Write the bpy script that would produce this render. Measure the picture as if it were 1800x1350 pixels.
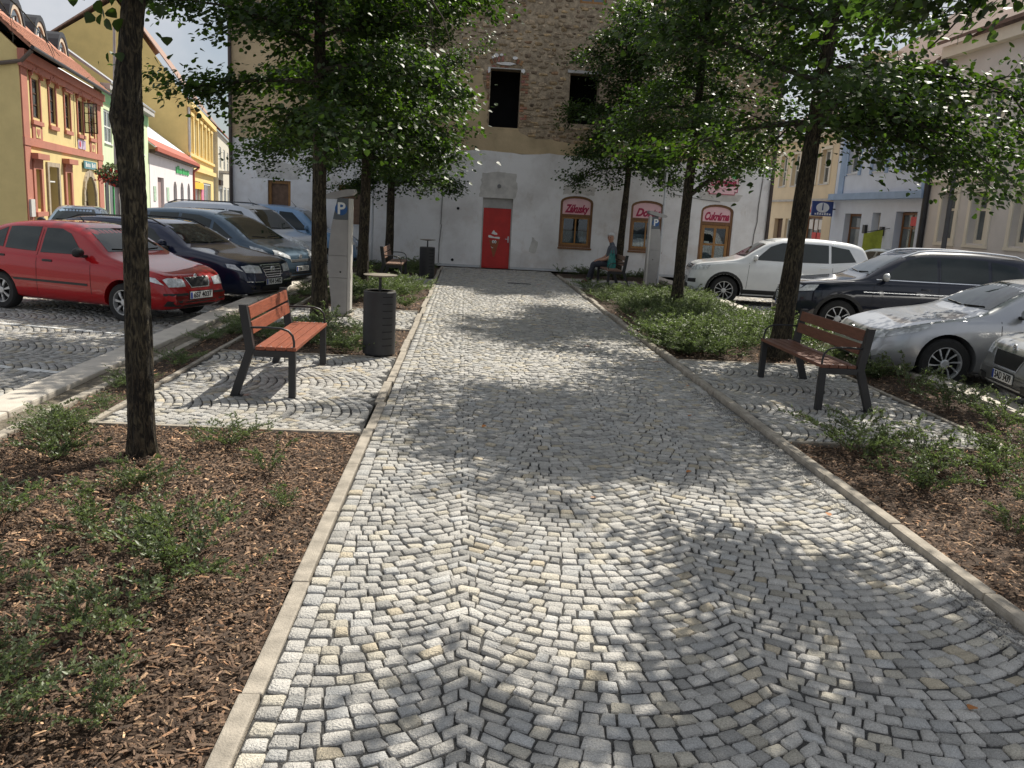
import bpy, bmesh, math, random
import numpy as np
from mathutils import Vector, Matrix, geometry
from mathutils.bvhtree import BVHTree

for o in list(bpy.data.objects):
    bpy.data.objects.remove(o)
SC = bpy.context.scene
COL = SC.collection
rng = np.random.default_rng(7)
random.seed(7)
R = math.radians

# ------------------------------------------------------------------ camera
F_PX, CAM_H = 1508.0, 1.85
_d = Vector(((822 - 900) / F_PX, (366 - 675) / F_PX, 1.0)).normalized()      # path direction seen by the lens
_h = Vector((math.cos(R(3.1)), math.sin(R(3.1)), 0))
_up = _h.cross(_d).normalized()
if _up.y > 0: _up = -_up
_xr = _d.cross(_up)
if _xr.x < 0: _xr = -_xr
cam_data = bpy.data.cameras.new('camera')
cam = bpy.data.objects.new('camera', cam_data)
COL.objects.link(cam)
M3 = Matrix(((_xr.x, -_xr.y, -_xr.z), (_d.x, -_d.y, -_d.z), (_up.x, -_up.y, -_up.z)))
cam.matrix_world = Matrix.Translation((0, 0, CAM_H)) @ M3.to_4x4()
cam_data.sensor_width = 36
cam_data.lens = F_PX / 1800 * 36
cam_data.clip_start, cam_data.clip_end = 0.05, 2000
SC.camera = cam

# ------------------------------------------------------------------ sky, sun, exposure
SUN_AZ, SUN_EL = R(54), R(50)              # azimuth from +X towards +Y
to_sun = Vector((math.cos(SUN_EL) * math.cos(SUN_AZ), math.cos(SUN_EL) * math.sin(SUN_AZ), math.sin(SUN_EL)))
world = bpy.data.worlds.new('World')
SC.world = world
world.use_nodes = True
wn = world.node_tree
wn.nodes.clear()
sky = wn.nodes.new('ShaderNodeTexSky')
sky.sky_type = 'NISHITA'
sky.sun_disc = False
sky.sun_elevation = SUN_EL
sky.sun_rotation = math.pi / 2 - SUN_AZ
sky.air_density, sky.dust_density, sky.ozone_density = 1.0, 1.2, 1.0
# thin bright cloud cover mixed over the clear sky, everywhere alike
tc = wn.nodes.new('ShaderNodeTexCoord')
cn = wn.nodes.new('ShaderNodeTexNoise')
cn.inputs['Scale'].default_value = 2.2
cn.inputs['Detail'].default_value = 7
cn.inputs['Roughness'].default_value = 0.6
cr = wn.nodes.new('ShaderNodeValToRGB')
cr.color_ramp.elements[0].position = 0.30
cr.color_ramp.elements[1].position = 0.58
cmix = wn.nodes.new('ShaderNodeMixRGB')
cmix.inputs[2].default_value = (8.5, 8.8, 9.4, 1)
bg = wn.nodes.new('ShaderNodeBackground')
bg.inputs['Strength'].default_value = 0.062
wo = wn.nodes.new('ShaderNodeOutputWorld')
wn.links.new(tc.outputs['Generated'], cn.inputs['Vector'])
wn.links.new(cn.outputs['Fac'], cr.inputs['Fac'])
wn.links.new(cr.outputs['Color'], cmix.inputs[0])
wn.links.new(sky.outputs['Color'], cmix.inputs[1])
wn.links.new(cmix.outputs['Color'], bg.inputs['Color'])
wn.links.new(bg.outputs['Background'], wo.inputs['Surface'])
sun_data = bpy.data.lights.new('sun', 'SUN')
sun_data.energy = 5.0
sun_data.angle = R(0.53)
sun_data.color = (1.0, 0.94, 0.83)
sun = bpy.data.objects.new('sun', sun_data)
COL.objects.link(sun)
sun.rotation_euler = to_sun.to_track_quat('Z', 'Y').to_euler()
SC.view_settings.view_transform = 'Standard'
SC.view_settings.look = 'None'
SC.view_settings.gamma = 1
SC.view_settings.exposure = 0.32
SC.view_settings.use_curve_mapping = False
SC.render.engine = 'CYCLES'
SC.cycles.max_bounces = 8

# ------------------------------------------------------------------ materials
MATS = {}
def mat(name, col, rough=0.7, var=0.18, scale=6.0, bump=0.0, bscale=40.0, metal=0.0, col2=None, attr=None,
        spec=0.5, stretch=None, coat=0.0, trans=None, edge=(0.35, 0.65), detail=6, alpha=None):
    """procedural material: base colour varied by world-space noise, optional second colour, bump, colour attribute"""
    if name in MATS: return MATS[name]
    m = bpy.data.materials.new(name); MATS[name] = m
    m.use_nodes = True
    nt = m.node_tree; N = nt.nodes; Lk = nt.links
    b = N['Principled BSDF']
    b.inputs['Roughness'].default_value = rough
    b.inputs['Metallic'].default_value = metal
    b.inputs['Specular IOR Level'].default_value = spec
    b.inputs['Coat Weight'].default_value = coat
    b.inputs['Coat Roughness'].default_value = 0.04
    geo = N.new('ShaderNodeNewGeometry')
    vec = geo.outputs['Position']
    if stretch:
        mp = N.new('ShaderNodeMapping'); mp.inputs['Scale'].default_value = stretch
        Lk.new(vec, mp.inputs['Vector']); vec = mp.outputs['Vector']
    nz = N.new('ShaderNodeTexNoise'); nz.inputs['Scale'].default_value = scale
    nz.inputs['Detail'].default_value = detail; nz.inputs['Roughness'].default_value = 0.62
    Lk.new(vec, nz.inputs['Vector'])
    rp = N.new('ShaderNodeValToRGB')
    rp.color_ramp.elements[0].position, rp.color_ramp.elements[1].position = edge
    c = Vector(col)
    a = c * (1 - var); z = c * (1 + var) if col2 is None else Vector(col2)
    rp.color_ramp.elements[0].color = (*a, 1); rp.color_ramp.elements[1].color = (*z, 1)
    Lk.new(nz.outputs['Fac'], rp.inputs['Fac'])
    out = rp.outputs['Color']
    if attr:
        at = N.new('ShaderNodeAttribute'); at.attribute_name = attr
        mx = N.new('ShaderNodeMixRGB'); mx.blend_type = 'MULTIPLY'; mx.inputs[0].default_value = 1
        Lk.new(out, mx.inputs[1]); Lk.new(at.outputs['Color'], mx.inputs[2]); out = mx.outputs['Color']
    Lk.new(out, b.inputs['Base Color'])
    if bump:
        n2 = N.new('ShaderNodeTexNoise'); n2.inputs['Scale'].default_value = bscale; n2.inputs['Detail'].default_value = 5
        Lk.new(vec, n2.inputs['Vector'])
        bp = N.new('ShaderNodeBump'); bp.inputs['Strength'].default_value = min(1, bump); bp.inputs['Distance'].default_value = 0.02 * max(1, bump)
        Lk.new(n2.outputs['Fac'], bp.inputs['Height']); Lk.new(bp.outputs['Normal'], b.inputs['Normal'])
    if trans is not None:
        tr = N.new('ShaderNodeBsdfTranslucent')
        mt = N.new('ShaderNodeMixRGB'); mt.blend_type = 'MULTIPLY'; mt.inputs[0].default_value = 1
        mt.inputs[2].default_value = (*trans, 1)
        Lk.new(out, mt.inputs[1]); Lk.new(mt.outputs['Color'], tr.inputs['Color'])
        ms = N.new('ShaderNodeMixShader'); ms.inputs[0].default_value = 0.40
        o = N['Material Output']
        Lk.new(b.outputs['BSDF'], ms.inputs[1]); Lk.new(tr.outputs['BSDF'], ms.inputs[2]); Lk.new(ms.outputs['Shader'], o.inputs['Surface'])
    return m

# ------------------------------------------------------------------ object helpers
def tag(o, label=None, cat=None, group=None, kind=None):
    if label: o['label'] = label
    if cat: o['category'] = cat
    if group: o['group'] = group
    if kind: o['kind'] = kind
    return o

def link(name, me, m=None, parent=None, smooth=False):
    o = bpy.data.objects.new(name, me)
    COL.objects.link(o)
    if m is not None:
        for q in (m if isinstance(m, (list, tuple)) else [m]): me.materials.append(q)
    if parent is not None: o.parent = parent
    if smooth and len(me.polygons): me.polygons.foreach_set('use_smooth', [True] * len(me.polygons))
    return o

def empty(name, loc=(0, 0, 0), rz=0.0):
    o = bpy.data.objects.new(name, None)
    COL.objects.link(o); o.location = loc; o.rotation_euler = (0, 0, rz); o.empty_display_size = 0.2
    return o

def npmesh(name, V, Fc, cols=None):
    """mesh from numpy arrays; Fc is (n,k); cols per vertex (n,3)"""
    V = np.asarray(V, dtype=np.float32); Fc = np.asarray(Fc, dtype=np.int32)
    me = bpy.data.meshes.new(name)
    n, k = Fc.shape
    me.vertices.add(len(V)); me.vertices.foreach_set('co', V.ravel())
    me.loops.add(n * k); me.loops.foreach_set('vertex_index', Fc.ravel())
    me.polygons.add(n); me.polygons.foreach_set('loop_start', np.arange(0, n * k, k, dtype=np.int32))
    me.polygons.foreach_set('loop_total', np.full(n, k, dtype=np.int32))
    me.update(calc_edges=True)
    if cols is not None:
        ca = me.color_attributes.new('Col', 'FLOAT_COLOR', 'POINT')
        c4 = np.ones((len(V), 4), dtype=np.float32); c4[:, :3] = cols
        ca.data.foreach_set('color', c4.ravel())
    return me

class MB:
    """collects simple solids into one mesh"""
    def __init__(s): s.v = []; s.f = []
    def add(s, vs, fs):
        n = len(s.v); s.v += [tuple(p) for p in vs]; s.f += [tuple(i + n for i in f) for f in fs]; return s
    def box(s, a, b):
        x0, y0, z0 = a; x1, y1, z1 = b
        return s.add([(x0,y0,z0),(x1,y0,z0),(x1,y1,z0),(x0,y1,z0),(x0,y0,z1),(x1,y0,z1),(x1,y1,z1),(x0,y1,z1)],
                     [(0,3,2,1),(4,5,6,7),(0,1,5,4),(1,2,6,5),(2,3,7,6),(3,0,4,7)])
    def bbox(s, a, b, bev=0.006):
        """box with chamfered edges"""
        bm = bmesh.new()
        bmesh.ops.create_cube(bm, size=1)
        for v in bm.verts:
            v.co = Vector(((a[i] + b[i]) / 2 + v.co[i] * (b[i] - a[i])) for i in range(3))
        bmesh.ops.bevel(bm, geom=list(bm.edges), offset=bev, segments=2, affect='EDGES', profile=0.6)
        s.addbm(bm); bm.free(); return s
    def addbm(s, bm, mw=None):
        bm.verts.index_update()
        s.add([(mw @ v.co if mw else v.co) for v in bm.verts], [[v.index for v in f.verts] for f in bm.faces]); return s
    def prism(s, poly, axis, a, b):
        """extrude a 2-D polygon along axis ('x','y','z') from a to b"""
        n = len(poly)
        def P(p, t): return {'x': (t, p[0], p[1]), 'y': (p[0], t, p[1]), 'z': (p[0], p[1], t)}[axis]
        vs = [P(p, a) for p in poly] + [P(p, b) for p in poly]
        fs = [tuple(range(n))[::-1], tuple(range(n, 2 * n))] + [(i, (i + 1) % n, n + (i + 1) % n, n + i) for i in range(n)]
        return s.add(vs, fs)
    def tube(s, pts, rad, seg=8, cap=True):
        pts = [Vector(p) for p in pts]; n = len(pts)
        rad = rad if isinstance(rad, (list, tuple)) else [rad] * n
        vs = []; prev = None
        for i, p in enumerate(pts):
            t = (pts[min(i + 1, n - 1)] - pts[max(i - 1, 0)]).normalized()
            if prev is None:
                a = t.orthogonal().normalized()
            else:
                a = (prev - t * prev.dot(t)); a = a.normalized() if a.length > 1e-6 else t.orthogonal().normalized()
            prev = a; b = t.cross(a)
            for k in range(seg):
                an = 2 * math.pi * k / seg
                vs.append(p + (a * math.cos(an) + b * math.sin(an)) * rad[i])
        fs = [(i * seg + k, i * seg + (k + 1) % seg, (i + 1) * seg + (k + 1) % seg, (i + 1) * seg + k) for i in range(n - 1) for k in range(seg)]
        if cap: fs += [tuple(range(seg))[::-1], tuple(range((n - 1) * seg, n * seg))]
        return s.add(vs, fs)
    def lathe(s, prof, c=(0, 0, 0), seg=24, axis='z', cap=True):
        vs = []; n = len(prof)
        for r, h in prof:
            for k in range(seg):
                an = 2 * math.pi * k / seg
                p = (r * math.cos(an), r * math.sin(an), h)
                if axis == 'y': p = (p[0], h, p[1])
                if axis == 'x': p = (h, p[0], p[1])
                vs.append((p[0] + c[0], p[1] + c[1], p[2] + c[2]))
        fs = [(i * seg + k, i * seg + (k + 1) % seg, (i + 1) * seg + (k + 1) % seg, (i + 1) * seg + k) for i in range(n - 1) for k in range(seg)]
        if cap: fs += [tuple(range(seg))[::-1], tuple(range((n - 1) * seg, n * seg))]
        return s.add(vs, fs)
    def mesh(s, name):
        me = bpy.data.meshes.new(name); me.from_pydata(s.v, [], s.f); me.update()
        bm = bmesh.new(); bm.from_mesh(me); bmesh.ops.recalc_face_normals(bm, faces=bm.faces); bm.to_mesh(me); bm.free()
        return me
    def build(s, name, m, parent=None, smooth=False):
        o = link(name, s.mesh(name), m, parent)
        if smooth:
            me = o.data; me.polygons.foreach_set('use_smooth', [True] * len(me.polygons))
            try: me.set_sharp_from_angle(angle=R(38))
            except Exception: pass
        return o

def copy_tree(o, parent=None):
    c = o.copy(); COL.objects.link(c)
    if parent is not None: c.parent = parent
    for ch in list(o.children): copy_tree(ch, c)
    return c

def text_mesh(body, size=1.0, shear=0.0, extrude=0.004, bold=0.0):
    cu = bpy.data.curves.new('lettering', 'FONT')
    cu.body = body; cu.size = size; cu.shear = shear; cu.extrude = extrude; cu.offset = bold
    cu.align_x = 'CENTER'; cu.align_y = 'CENTER'; cu.resolution_u = 3
    o = bpy.data.objects.new('lettering', cu); COL.objects.link(o)
    dg = bpy.context.evaluated_depsgraph_get()
    me = bpy.data.meshes.new_from_object(o.evaluated_get(dg))
    bpy.data.objects.remove(o); bpy.data.curves.remove(cu)
    return me

def lettering(body, m, parent, matrix, size, width=None, shear=0.0, bold=0.0, name='lettering'):
    me = text_mesh(body, size, shear, 0.003, bold)
    if width and len(me.vertices):
        xs = [v.co.x for v in me.vertices]; w = max(xs) - min(xs); k = width / w if w > 0 else 1
        for v in me.vertices: v.co.x *= k
    o = link(name, me, m, parent)
    o.matrix_basis = matrix
    return o

def poly_slab(poly, holes=()):
    """triangulated polygon with holes: returns 2-D verts and triangles"""
    loops = [list(poly)] + [list(h) for h in holes]
    tri = geometry.tessellate_polygon([[Vector((p[0], p[1], 0)) for p in l] for l in loops])
    flat = [p for l in loops for p in l]
    return flat, tri, loops

class Frame:
    """vertical facade plane: u along the wall, z up, d outwards from the wall"""
    def __init__(s, o, u, n):
        s.o = Vector((*o, 0)); s.u = Vector((*u, 0)).normalized(); s.n = Vector((*n, 0)).normalized()
    def P(s, u, z, d): return s.o + s.u * u + s.n * d + Vector((0, 0, z))
    def box(s, mb, u0, u1, z0, z1, d0, d1):
        vs = [s.P(u, z, d) for d in (d0, d1) for z in (z0, z1) for u in (u0, u1)]
        return mb.add(vs, [(0, 1, 3, 2), (4, 6, 7, 5), (0, 4, 5, 1), (2, 3, 7, 6), (0, 2, 6, 4), (1, 5, 7, 3)])
    def slab(s, mb, poly, holes, d0, d1):
        flat, tri, loops = poly_slab(poly, holes)
        n = len(flat)
        vs = [s.P(p[0], p[1], d0) for p in flat] + [s.P(p[0], p[1], d1) for p in flat]
        fs = [tuple(t) for t in tri] + [tuple(i + n for i in t)[::-1] for t in tri]
        k = 0
        for l in loops:
            m_ = len(l)
            for i in range(m_): fs.append((k + i, k + (i + 1) % m_, n + k + (i + 1) % m_, n + k + i))
            k += m_
        return mb.add(vs, fs)
    def mat4(s, u, z, d):
        """local X = along wall (as read from outside), local Y = up, local Z = outwards"""
        x = s.u if s.u.cross(Vector((0, 0, 1))).dot(s.n) > 0 else -s.u
        p = s.P(u, z, d)
        return Matrix(((x.x, 0, s.n.x, p.x), (x.y, 0, s.n.y, p.y), (0, 1, 0, p.z), (0, 0, 0, 1)))
def rect(u0, u1, z0, z1): return [(u0, z0), (u1, z0), (u1, z1), (u0, z1)]
def arch(u0, u1, z0, zs, zt, n=10):
    """opening with a segmental or round head: springing at zs, crown at zt"""
    c = (u0 + u1) / 2; h = (u1 - u0) / 2
    return [(u0, z0), (u1, z0)] + [(c + h * math.cos(a), zs + (zt - zs) * math.sin(a)) for a in np.linspace(0, math.pi, n)]

def bark_material():
    m = bpy.data.materials.new('linden_bark'); m.use_nodes = True; nt = m.node_tree; N = nt.nodes; Lk = nt.links; b = N['Principled BSDF']; b.inputs['Roughness'].default_value = .95
    geo = N.new('ShaderNodeNewGeometry'); mp = N.new('ShaderNodeMapping'); mp.inputs['Scale'].default_value = (1, 1, .24); Lk.new(geo.outputs['Position'], mp.inputs['Vector'])
    n1 = N.new('ShaderNodeTexNoise'); n1.inputs['Scale'].default_value = 46; n1.inputs['Detail'].default_value = 4; n1.inputs['Distortion'].default_value = 1.2; Lk.new(mp.outputs['Vector'], n1.inputs['Vector'])
    n2 = N.new('ShaderNodeTexNoise'); n2.inputs['Scale'].default_value = 130; n2.inputs['Detail'].default_value = 6; Lk.new(geo.outputs['Position'], n2.inputs['Vector'])
    n3 = N.new('ShaderNodeTexNoise'); n3.inputs['Scale'].default_value = 5; n3.inputs['Detail'].default_value = 5; Lk.new(geo.outputs['Position'], n3.inputs['Vector'])
    r1 = N.new('ShaderNodeValToRGB'); r1.color_ramp.elements[0].position = .40; r1.color_ramp.elements[1].position = .62
    r1.color_ramp.elements[0].color = (.016, .012, .009, 1); r1.color_ramp.elements[1].color = (.115, .092, .066, 1)
    e = r1.color_ramp.elements.new(.50); e.color = (.05, .040, .029, 1); Lk.new(n1.outputs['Fac'], r1.inputs['Fac'])
    r3 = N.new('ShaderNodeValToRGB'); r3.color_ramp.elements[0].color = (.62, .58, .50, 1); r3.color_ramp.elements[1].color = (1.1, 1.12, .95, 1); r3.color_ramp.elements[0].position = .35; r3.color_ramp.elements[1].position = .65; Lk.new(n3.outputs['Fac'], r3.inputs['Fac'])
    mx = N.new('ShaderNodeMixRGB'); mx.blend_type = 'MULTIPLY'; mx.inputs[0].default_value = 1; Lk.new(r1.outputs['Color'], mx.inputs[1]); Lk.new(r3.outputs['Color'], mx.inputs[2]); Lk.new(mx.outputs['Color'], b.inputs['Base Color'])
    ad = N.new('ShaderNodeMath'); ad.operation = 'MULTIPLY_ADD'; ad.inputs[1].default_value = .25; Lk.new(n2.outputs['Fac'], ad.inputs[0]); Lk.new(n1.outputs['Fac'], ad.inputs[2])
    bp = N.new('ShaderNodeBump'); bp.inputs['Strength'].default_value = 1; bp.inputs['Distance'].default_value = .05; Lk.new(ad.outputs[0], bp.inputs['Height']); Lk.new(bp.outputs['Normal'], b.inputs['Normal'])
    return m
# ------------------------------------------------------------------ ground and paving
m_stone = mat('granite_sett', (0.49, 0.472, 0.44), 0.7, 0.22, 190, 0.9, 95, attr='Col', spec=0.4, detail=3)
m_joint = mat('joint_grit', (0.085, 0.083, 0.08), 0.95, 0.75, 230, 0.9, 220)
m_conc = mat('concrete_edging', (0.36, 0.32, 0.265), 0.88, 0.28, 7, 0.4, 120, detail=10)
m_kerb = mat('pale_kerb_stone', (0.56, 0.51, 0.44), 0.8, 0.12, 5, 0.2, 90)
m_soil = mat('bed_soil', (0.070, 0.044, 0.028), 0.95, 0.5, 22, 1.0, 60)
m_grit = mat('dry_gravel_strip', (0.20, 0.17, 0.125), 0.95, 0.45, 25, 0.9, 130)
m_road = mat('street_surface', (0.16, 0.155, 0.15), 0.9, 0.25, 3, 0.5, 60)
m_paint = mat('road_paint', (0.72, 0.72, 0.70), 0.75, 0.15, 14, 0.2, 80)

def sheet(name, x0, x1, y0, y1, z, m, parent=None, nx=1, ny=1, amp=0.0):
    xs = np.linspace(x0, x1, nx + 1); ys = np.linspace(y0, y1, ny + 1)
    X, Y = np.meshgrid(xs, ys); Z = np.full_like(X, z)
    if amp:
        for k in range(5):
            f = 1.3 * 1.9 ** k; a = rng.uniform(0, 6.28, 2)
            Z += amp / (1.5 ** k) * np.sin(X * f + a[0] + 1.3 * np.sin(Y * f * .7)) * np.cos(Y * f * 1.1 + a[1])
    V = np.stack([X.ravel(), Y.ravel(), Z.ravel()], 1)
    i = np.arange((nx + 1) * ny).reshape(ny, nx + 1)[:, :-1].ravel()
    Fc = np.stack([i, i + 1, i + nx + 2, i + nx + 1], 1)
    return link(name, npmesh(name, V, Fc), m, parent, smooth=amp > 0)

tag(sheet('ground', -450, 450, -60, 900, -0.19, m_road), kind='structure')

def arc_quads(a0, a1, b0, b1, narch, dr, wmean, sag, cusp=None):
    """corner quads of setts laid in segmental arches: a across, b along; arches bulge towards low b"""
    c, k0 = ((a1 - a0) / narch, a0) if cusp is None else (cusp[1], cusp[0])
    def wave(a):
        u = ((a - k0) / c) % 1.0 - .5
        return sag * 4 * u * u, sag * 8 * u / c
    cus = [k0 + c * k for k in range(-4, 40) if a0 + .02 < k0 + c * k < a1 - .02]
    ends = [a0] + cus + [a1]; out = []
    for r in range(-int(sag / dr) - 3, int((b1 - b0) / dr) + 3):
        lo = rng.normal(0, .0025); sh = [0] + [(.022 if (r + q) % 2 else -.022) + rng.normal(0, .006) for q in range(len(cus))] + [0]
        for sgm in range(len(ends) - 1):
            e0, e1 = ends[sgm], ends[sgm + 1]; p0, p1 = e0 + sh[sgm], e1 + sh[sgm + 1]
            aa = np.linspace(e0 + 1e-4, e1 - 1e-4, 60); ya, sa = wave(aa); ls = np.concatenate([[0], np.cumsum(np.hypot(np.diff(aa), np.diff(ya)))])
            n = max(2, int(round(ls[-1] / wmean + rng.uniform(-.7, .7))))
            w = rng.choice([.76, .88, 1, 1.1, 1.25], n) * rng.uniform(.93, 1.07, n); e = np.concatenate([[0], np.cumsum(w)]); e = e / e[-1] * ls[-1]
            ue = np.interp(e, ls, aa); ue[0], ue[-1] = p0, p1
            for i in range(n):
                g = rng.uniform(.0026, .0054); q = []; ht = rng.uniform(.93, 1.0)
                for (uu, sx, up) in ((ue[i], 1, 0), (ue[i + 1], -1, 0), (ue[i + 1], -1, 1), (ue[i], 1, 1)):
                    uc = min(max(uu, e0 + 1e-4), e1 - 1e-4); y_, s_ = wave(uc); y_ += s_ * (uu - uc) * .3
                    d = min(uc - e0 if sgm else 9, e1 - uc if sgm < len(ends) - 2 else 9); f = min(1, d / .17); f = f * f * (3 - 2 * f)
                    th = math.atan(s_); tn = th * f
                    nx, ny = -math.sin(tn), math.cos(tn); t = dr / (math.cos(tn) + s_ * math.sin(tn)); tx, ty = math.cos(th), math.sin(th)
                    k = g / max(.55, math.cos(th)) * (-1 if up else 1)
                    px = uu + nx * (t * up * ht + k) + tx * sx * g; py = b0 + r * dr + lo + y_ + ny * (t * up * ht + k) + ty * sx * g
                    j = rng.normal(0, .0030, 2); q.append((px + j[0], py + j[1]))
                out.append(q)
    return np.array(out)

def row_quads(a0, a1, b0, b1, wmean):
    """one straight row of setts running along b"""
    n = int((b1 - b0) / wmean); e = np.cumsum(np.concatenate([[0], rng.uniform(.75, 1.3, n)])); e = b0 + e / e[-1] * (b1 - b0)
    g = .006; out = []
    for i in range(n):
        q = np.array([(a0 + g, e[i] + g), (a1 - g, e[i] + g), (a1 - g, e[i + 1] - g), (a0 + g, e[i + 1] - g)])
        out.append(q + rng.normal(0, .0035, (4, 2)))
    return np.array(out)

def sett_colors(n):
    k = rng.random(n); br = rng.normal(1.0, .10, n)[:, None]
    c = np.ones((n, 3)) * np.array([1.0, 1.0, 1.0])
    c[k < .18] = (1.04, 1.0, .90); c[k < .03] = (1.06, .96, .78)
    c[(k > .24) & (k < .38)] = (.74, .745, .75)
    c[(k > .38) & (k < .50)] = (.93, .955, .99)
    c[k > .9992] = (1.0, .70, .60)
    return np.clip(c * br, .3, 1.5)

def sett_mesh(Q, fine=True, z=0.0, zj=.004):
    """Q (N,4,2) -> arrays of rounded stones"""
    N = len(Q)
    C = Q.mean(1, keepdims=True)
    ring = []
    for i in range(4):
        p, a, b = Q[:, i], Q[:, (i - 1) % 4], Q[:, (i + 1) % 4]
        f1 = rng.uniform(.04, .12, (N, 1)); f2 = rng.uniform(.04, .12, (N, 1))
        ring.append(p + (a - p) * f1); ring.append(p + (b - p) * f2)
    r0 = np.stack(ring, 1)                                     # N,8,2
    tilt = rng.normal(0, .035, (N, 1, 2)); zo = np.clip(rng.normal(0, zj, (N, 1)), -.0045, .007)
    def lay(s, h, jz):
        p = C + (r0 - C) * s
        zz = z + h + zo + ((p - C) * tilt).sum(2) + rng.normal(0, jz, (N, 8))
        return np.concatenate([p, zz[:, :, None]], 2)
    L = [lay(1.0, -.035, 0), lay(.985, -.0045, .0010)]
    if fine: L += [lay(.91, .0, .0010)]
    V = np.concatenate(L, 1); nl = len(L)
    if fine:
        cz = z + .001 + zo
        V = np.concatenate([V, np.concatenate([C, cz[:, :, None]], 2)], 1)
    per = V.shape[1]
    F_ = []
    for l in range(nl - 1):
        for k in range(8):
            F_.append((l * 8 + k, l * 8 + (k + 1) % 8, (l + 1) * 8 + (k + 1) % 8, (l + 1) * 8 + k))
    t = (nl - 1) * 8
    if fine:
        for k in range(0, 8, 2): F_.append((t + k, t + k + 1, t + (k + 2) % 8, per - 1))
    else:
        F_ += [(t, t + 1, t + 2, t + 3), (t, t + 3, t + 4, t + 7), (t + 4, t + 5, t + 6, t + 7)]
    F_ = np.array(F_)
    Fc = (F_[None] + (np.arange(N) * per)[:, None, None]).reshape(-1, 4)
    cols = np.repeat(sett_colors(N), per, 0)
    return V.reshape(-1, 3), Fc, cols, per, len(F_)

def swap(Q):                       # pattern turned so that arches bulge towards +X : (a,b) -> (X=-b, Y=a)
    return np.stack([-Q[..., 1], Q[..., 0]], -1)

PX0, PX1 = -0.70, 2.73
# --- the path: joint bed plus setts
path = tag(sheet('path', PX0, PX1, -1.0, 27.55, -0.011, m_joint), kind='structure')
Q = np.concatenate([arc_quads(PX0 + .088, PX1 - .088, 1.2, 27.5, 3, .078, .090, .255, (.06, 1.28)),
                    row_quads(PX0, PX0 + .095, 1.2, 27.5, .105), row_quads(PX1 - .095, PX1, 1.2, 27.5, .105)])
cy = Q[:, :, 1].mean(1); Q = Q[(cy > 1.6) & (cy < 27.45)]; cy = Q[:, :, 1].mean(1); cx = Q[:, :, 0].mean(1)
vis = (cy > 2.32) & (cx < (cy + .15) * .78) & (cx > -cy * .5)
order = np.argsort(np.where(vis, np.hypot(cx, cy), 1e9))
near = np.zeros(len(Q), bool); near[order[:300]] = True
V, Fc, cols, per, nf = sett_mesh(Q[near])
for i in range(int(near.sum())):
    v = V[i * per:(i + 1) * per]; c0 = v.mean(0)
    me = npmesh('sett', v - c0, Fc[i * nf:(i + 1) * nf] - i * per, cols[i * per:(i + 1) * per])
    o = link('sett', me, m_stone, path); o.location = c0
fine = (~near) & (cy < 11)
for sel, fl in ((fine, True), ((~near) & (~fine), False)):
    V, Fc, cols, per, nf = sett_mesh(Q[sel], fl)
    tag(link('sett_field', npmesh('sett_field', V, Fc, cols), m_stone, path), kind='stuff')

# --- paved bays beside the path and the two car parks
def bay(name, x0, x1, y0, y1, z, narch, dr=.083, w=.10, sag=.22, fine=False, jm=m_joint):
    b = tag(sheet(name, x0, x1, y0, y1, z - .014, jm), kind='structure')
    Q = swap(arc_quads(y0, y1, -x1, -x0, narch, dr, w, sag))
    c = Q.mean(1)
    Q = Q[(Q[:, :, 0].min(1) > x0) & (Q[:, :, 0].max(1) < x1) & (c[:, 1] > y0) & (c[:, 1] < y1)]
    V, Fc, cols, per, nf = sett_mesh(Q, fine, z, .003)
    tag(link('sett_field', npmesh('sett_field', V, Fc, cols * .97), m_stone, b), kind='stuff')
    return b
bay('paved_bay', -2.93, -0.80, 6.90, 10.45, 0.0, 3, fine=True)
bay('paved_bay', -2.93, -0.80, 12.98, 15.32, 0.0, 2)
bay('paved_bay', -2.93, -0.80, 20.22, 23.2, 0.0, 3)
bay('paved_bay', 2.84, 4.90, 7.15, 11.25, 0.0, 4, fine=True)
bay('paved_bay', 2.84, 4.90, 21.9, 25.0, 0.0, 3)
LOT = -0.14
lotL = bay('car_park', -13.5, -4.02, 6.0, 27.0, LOT, 16, .095, .115, .26)
lotR = bay('car_park', 6.28, 12.0, 6.5, 27.0, LOT, 16, .095, .115, .26)
# painted stall lines: worn strips following the setts
def stall_line(p, q, parent):
    p, q = Vector((*p, 0)), Vector((*q, 0)); d = (q - p).normalized(); n = Vector((-d.y, d.x, 0)); mb = MB()
    L = (q - p).length; t = 0
    while t < L:
        l = rng.uniform(.07, .12)
        if rng.random() < .86:
            w = .045 + rng.uniform(-.012, .012); o = rng.normal(0, .006); z = LOT + .0065
            c = [p + d * t + n * (o - w), p + d * (t + l - .012) + n * (o - w), p + d * (t + l - .012) + n * (o + w), p + d * t + n * (o + w)]
            mb.add([(v.x, v.y, z) for v in c] + [(v.x, v.y, z - .008) for v in c], [(0, 1, 2, 3), (0, 4, 5, 1), (1, 5, 6, 2), (2, 6, 7, 3), (3, 7, 4, 0)])
        t += l
    return mb.build('stall_line', m_paint, parent)
for y in (9.33, 12.02, 14.9, 17.8):
    stall_line((-4.08, y), (-8.9, y + 1.32), lotL)
for y in (10.2, 13.2, 16.2):
    stall_line((6.35, y), (10.8, y - .95), lotR)

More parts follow.
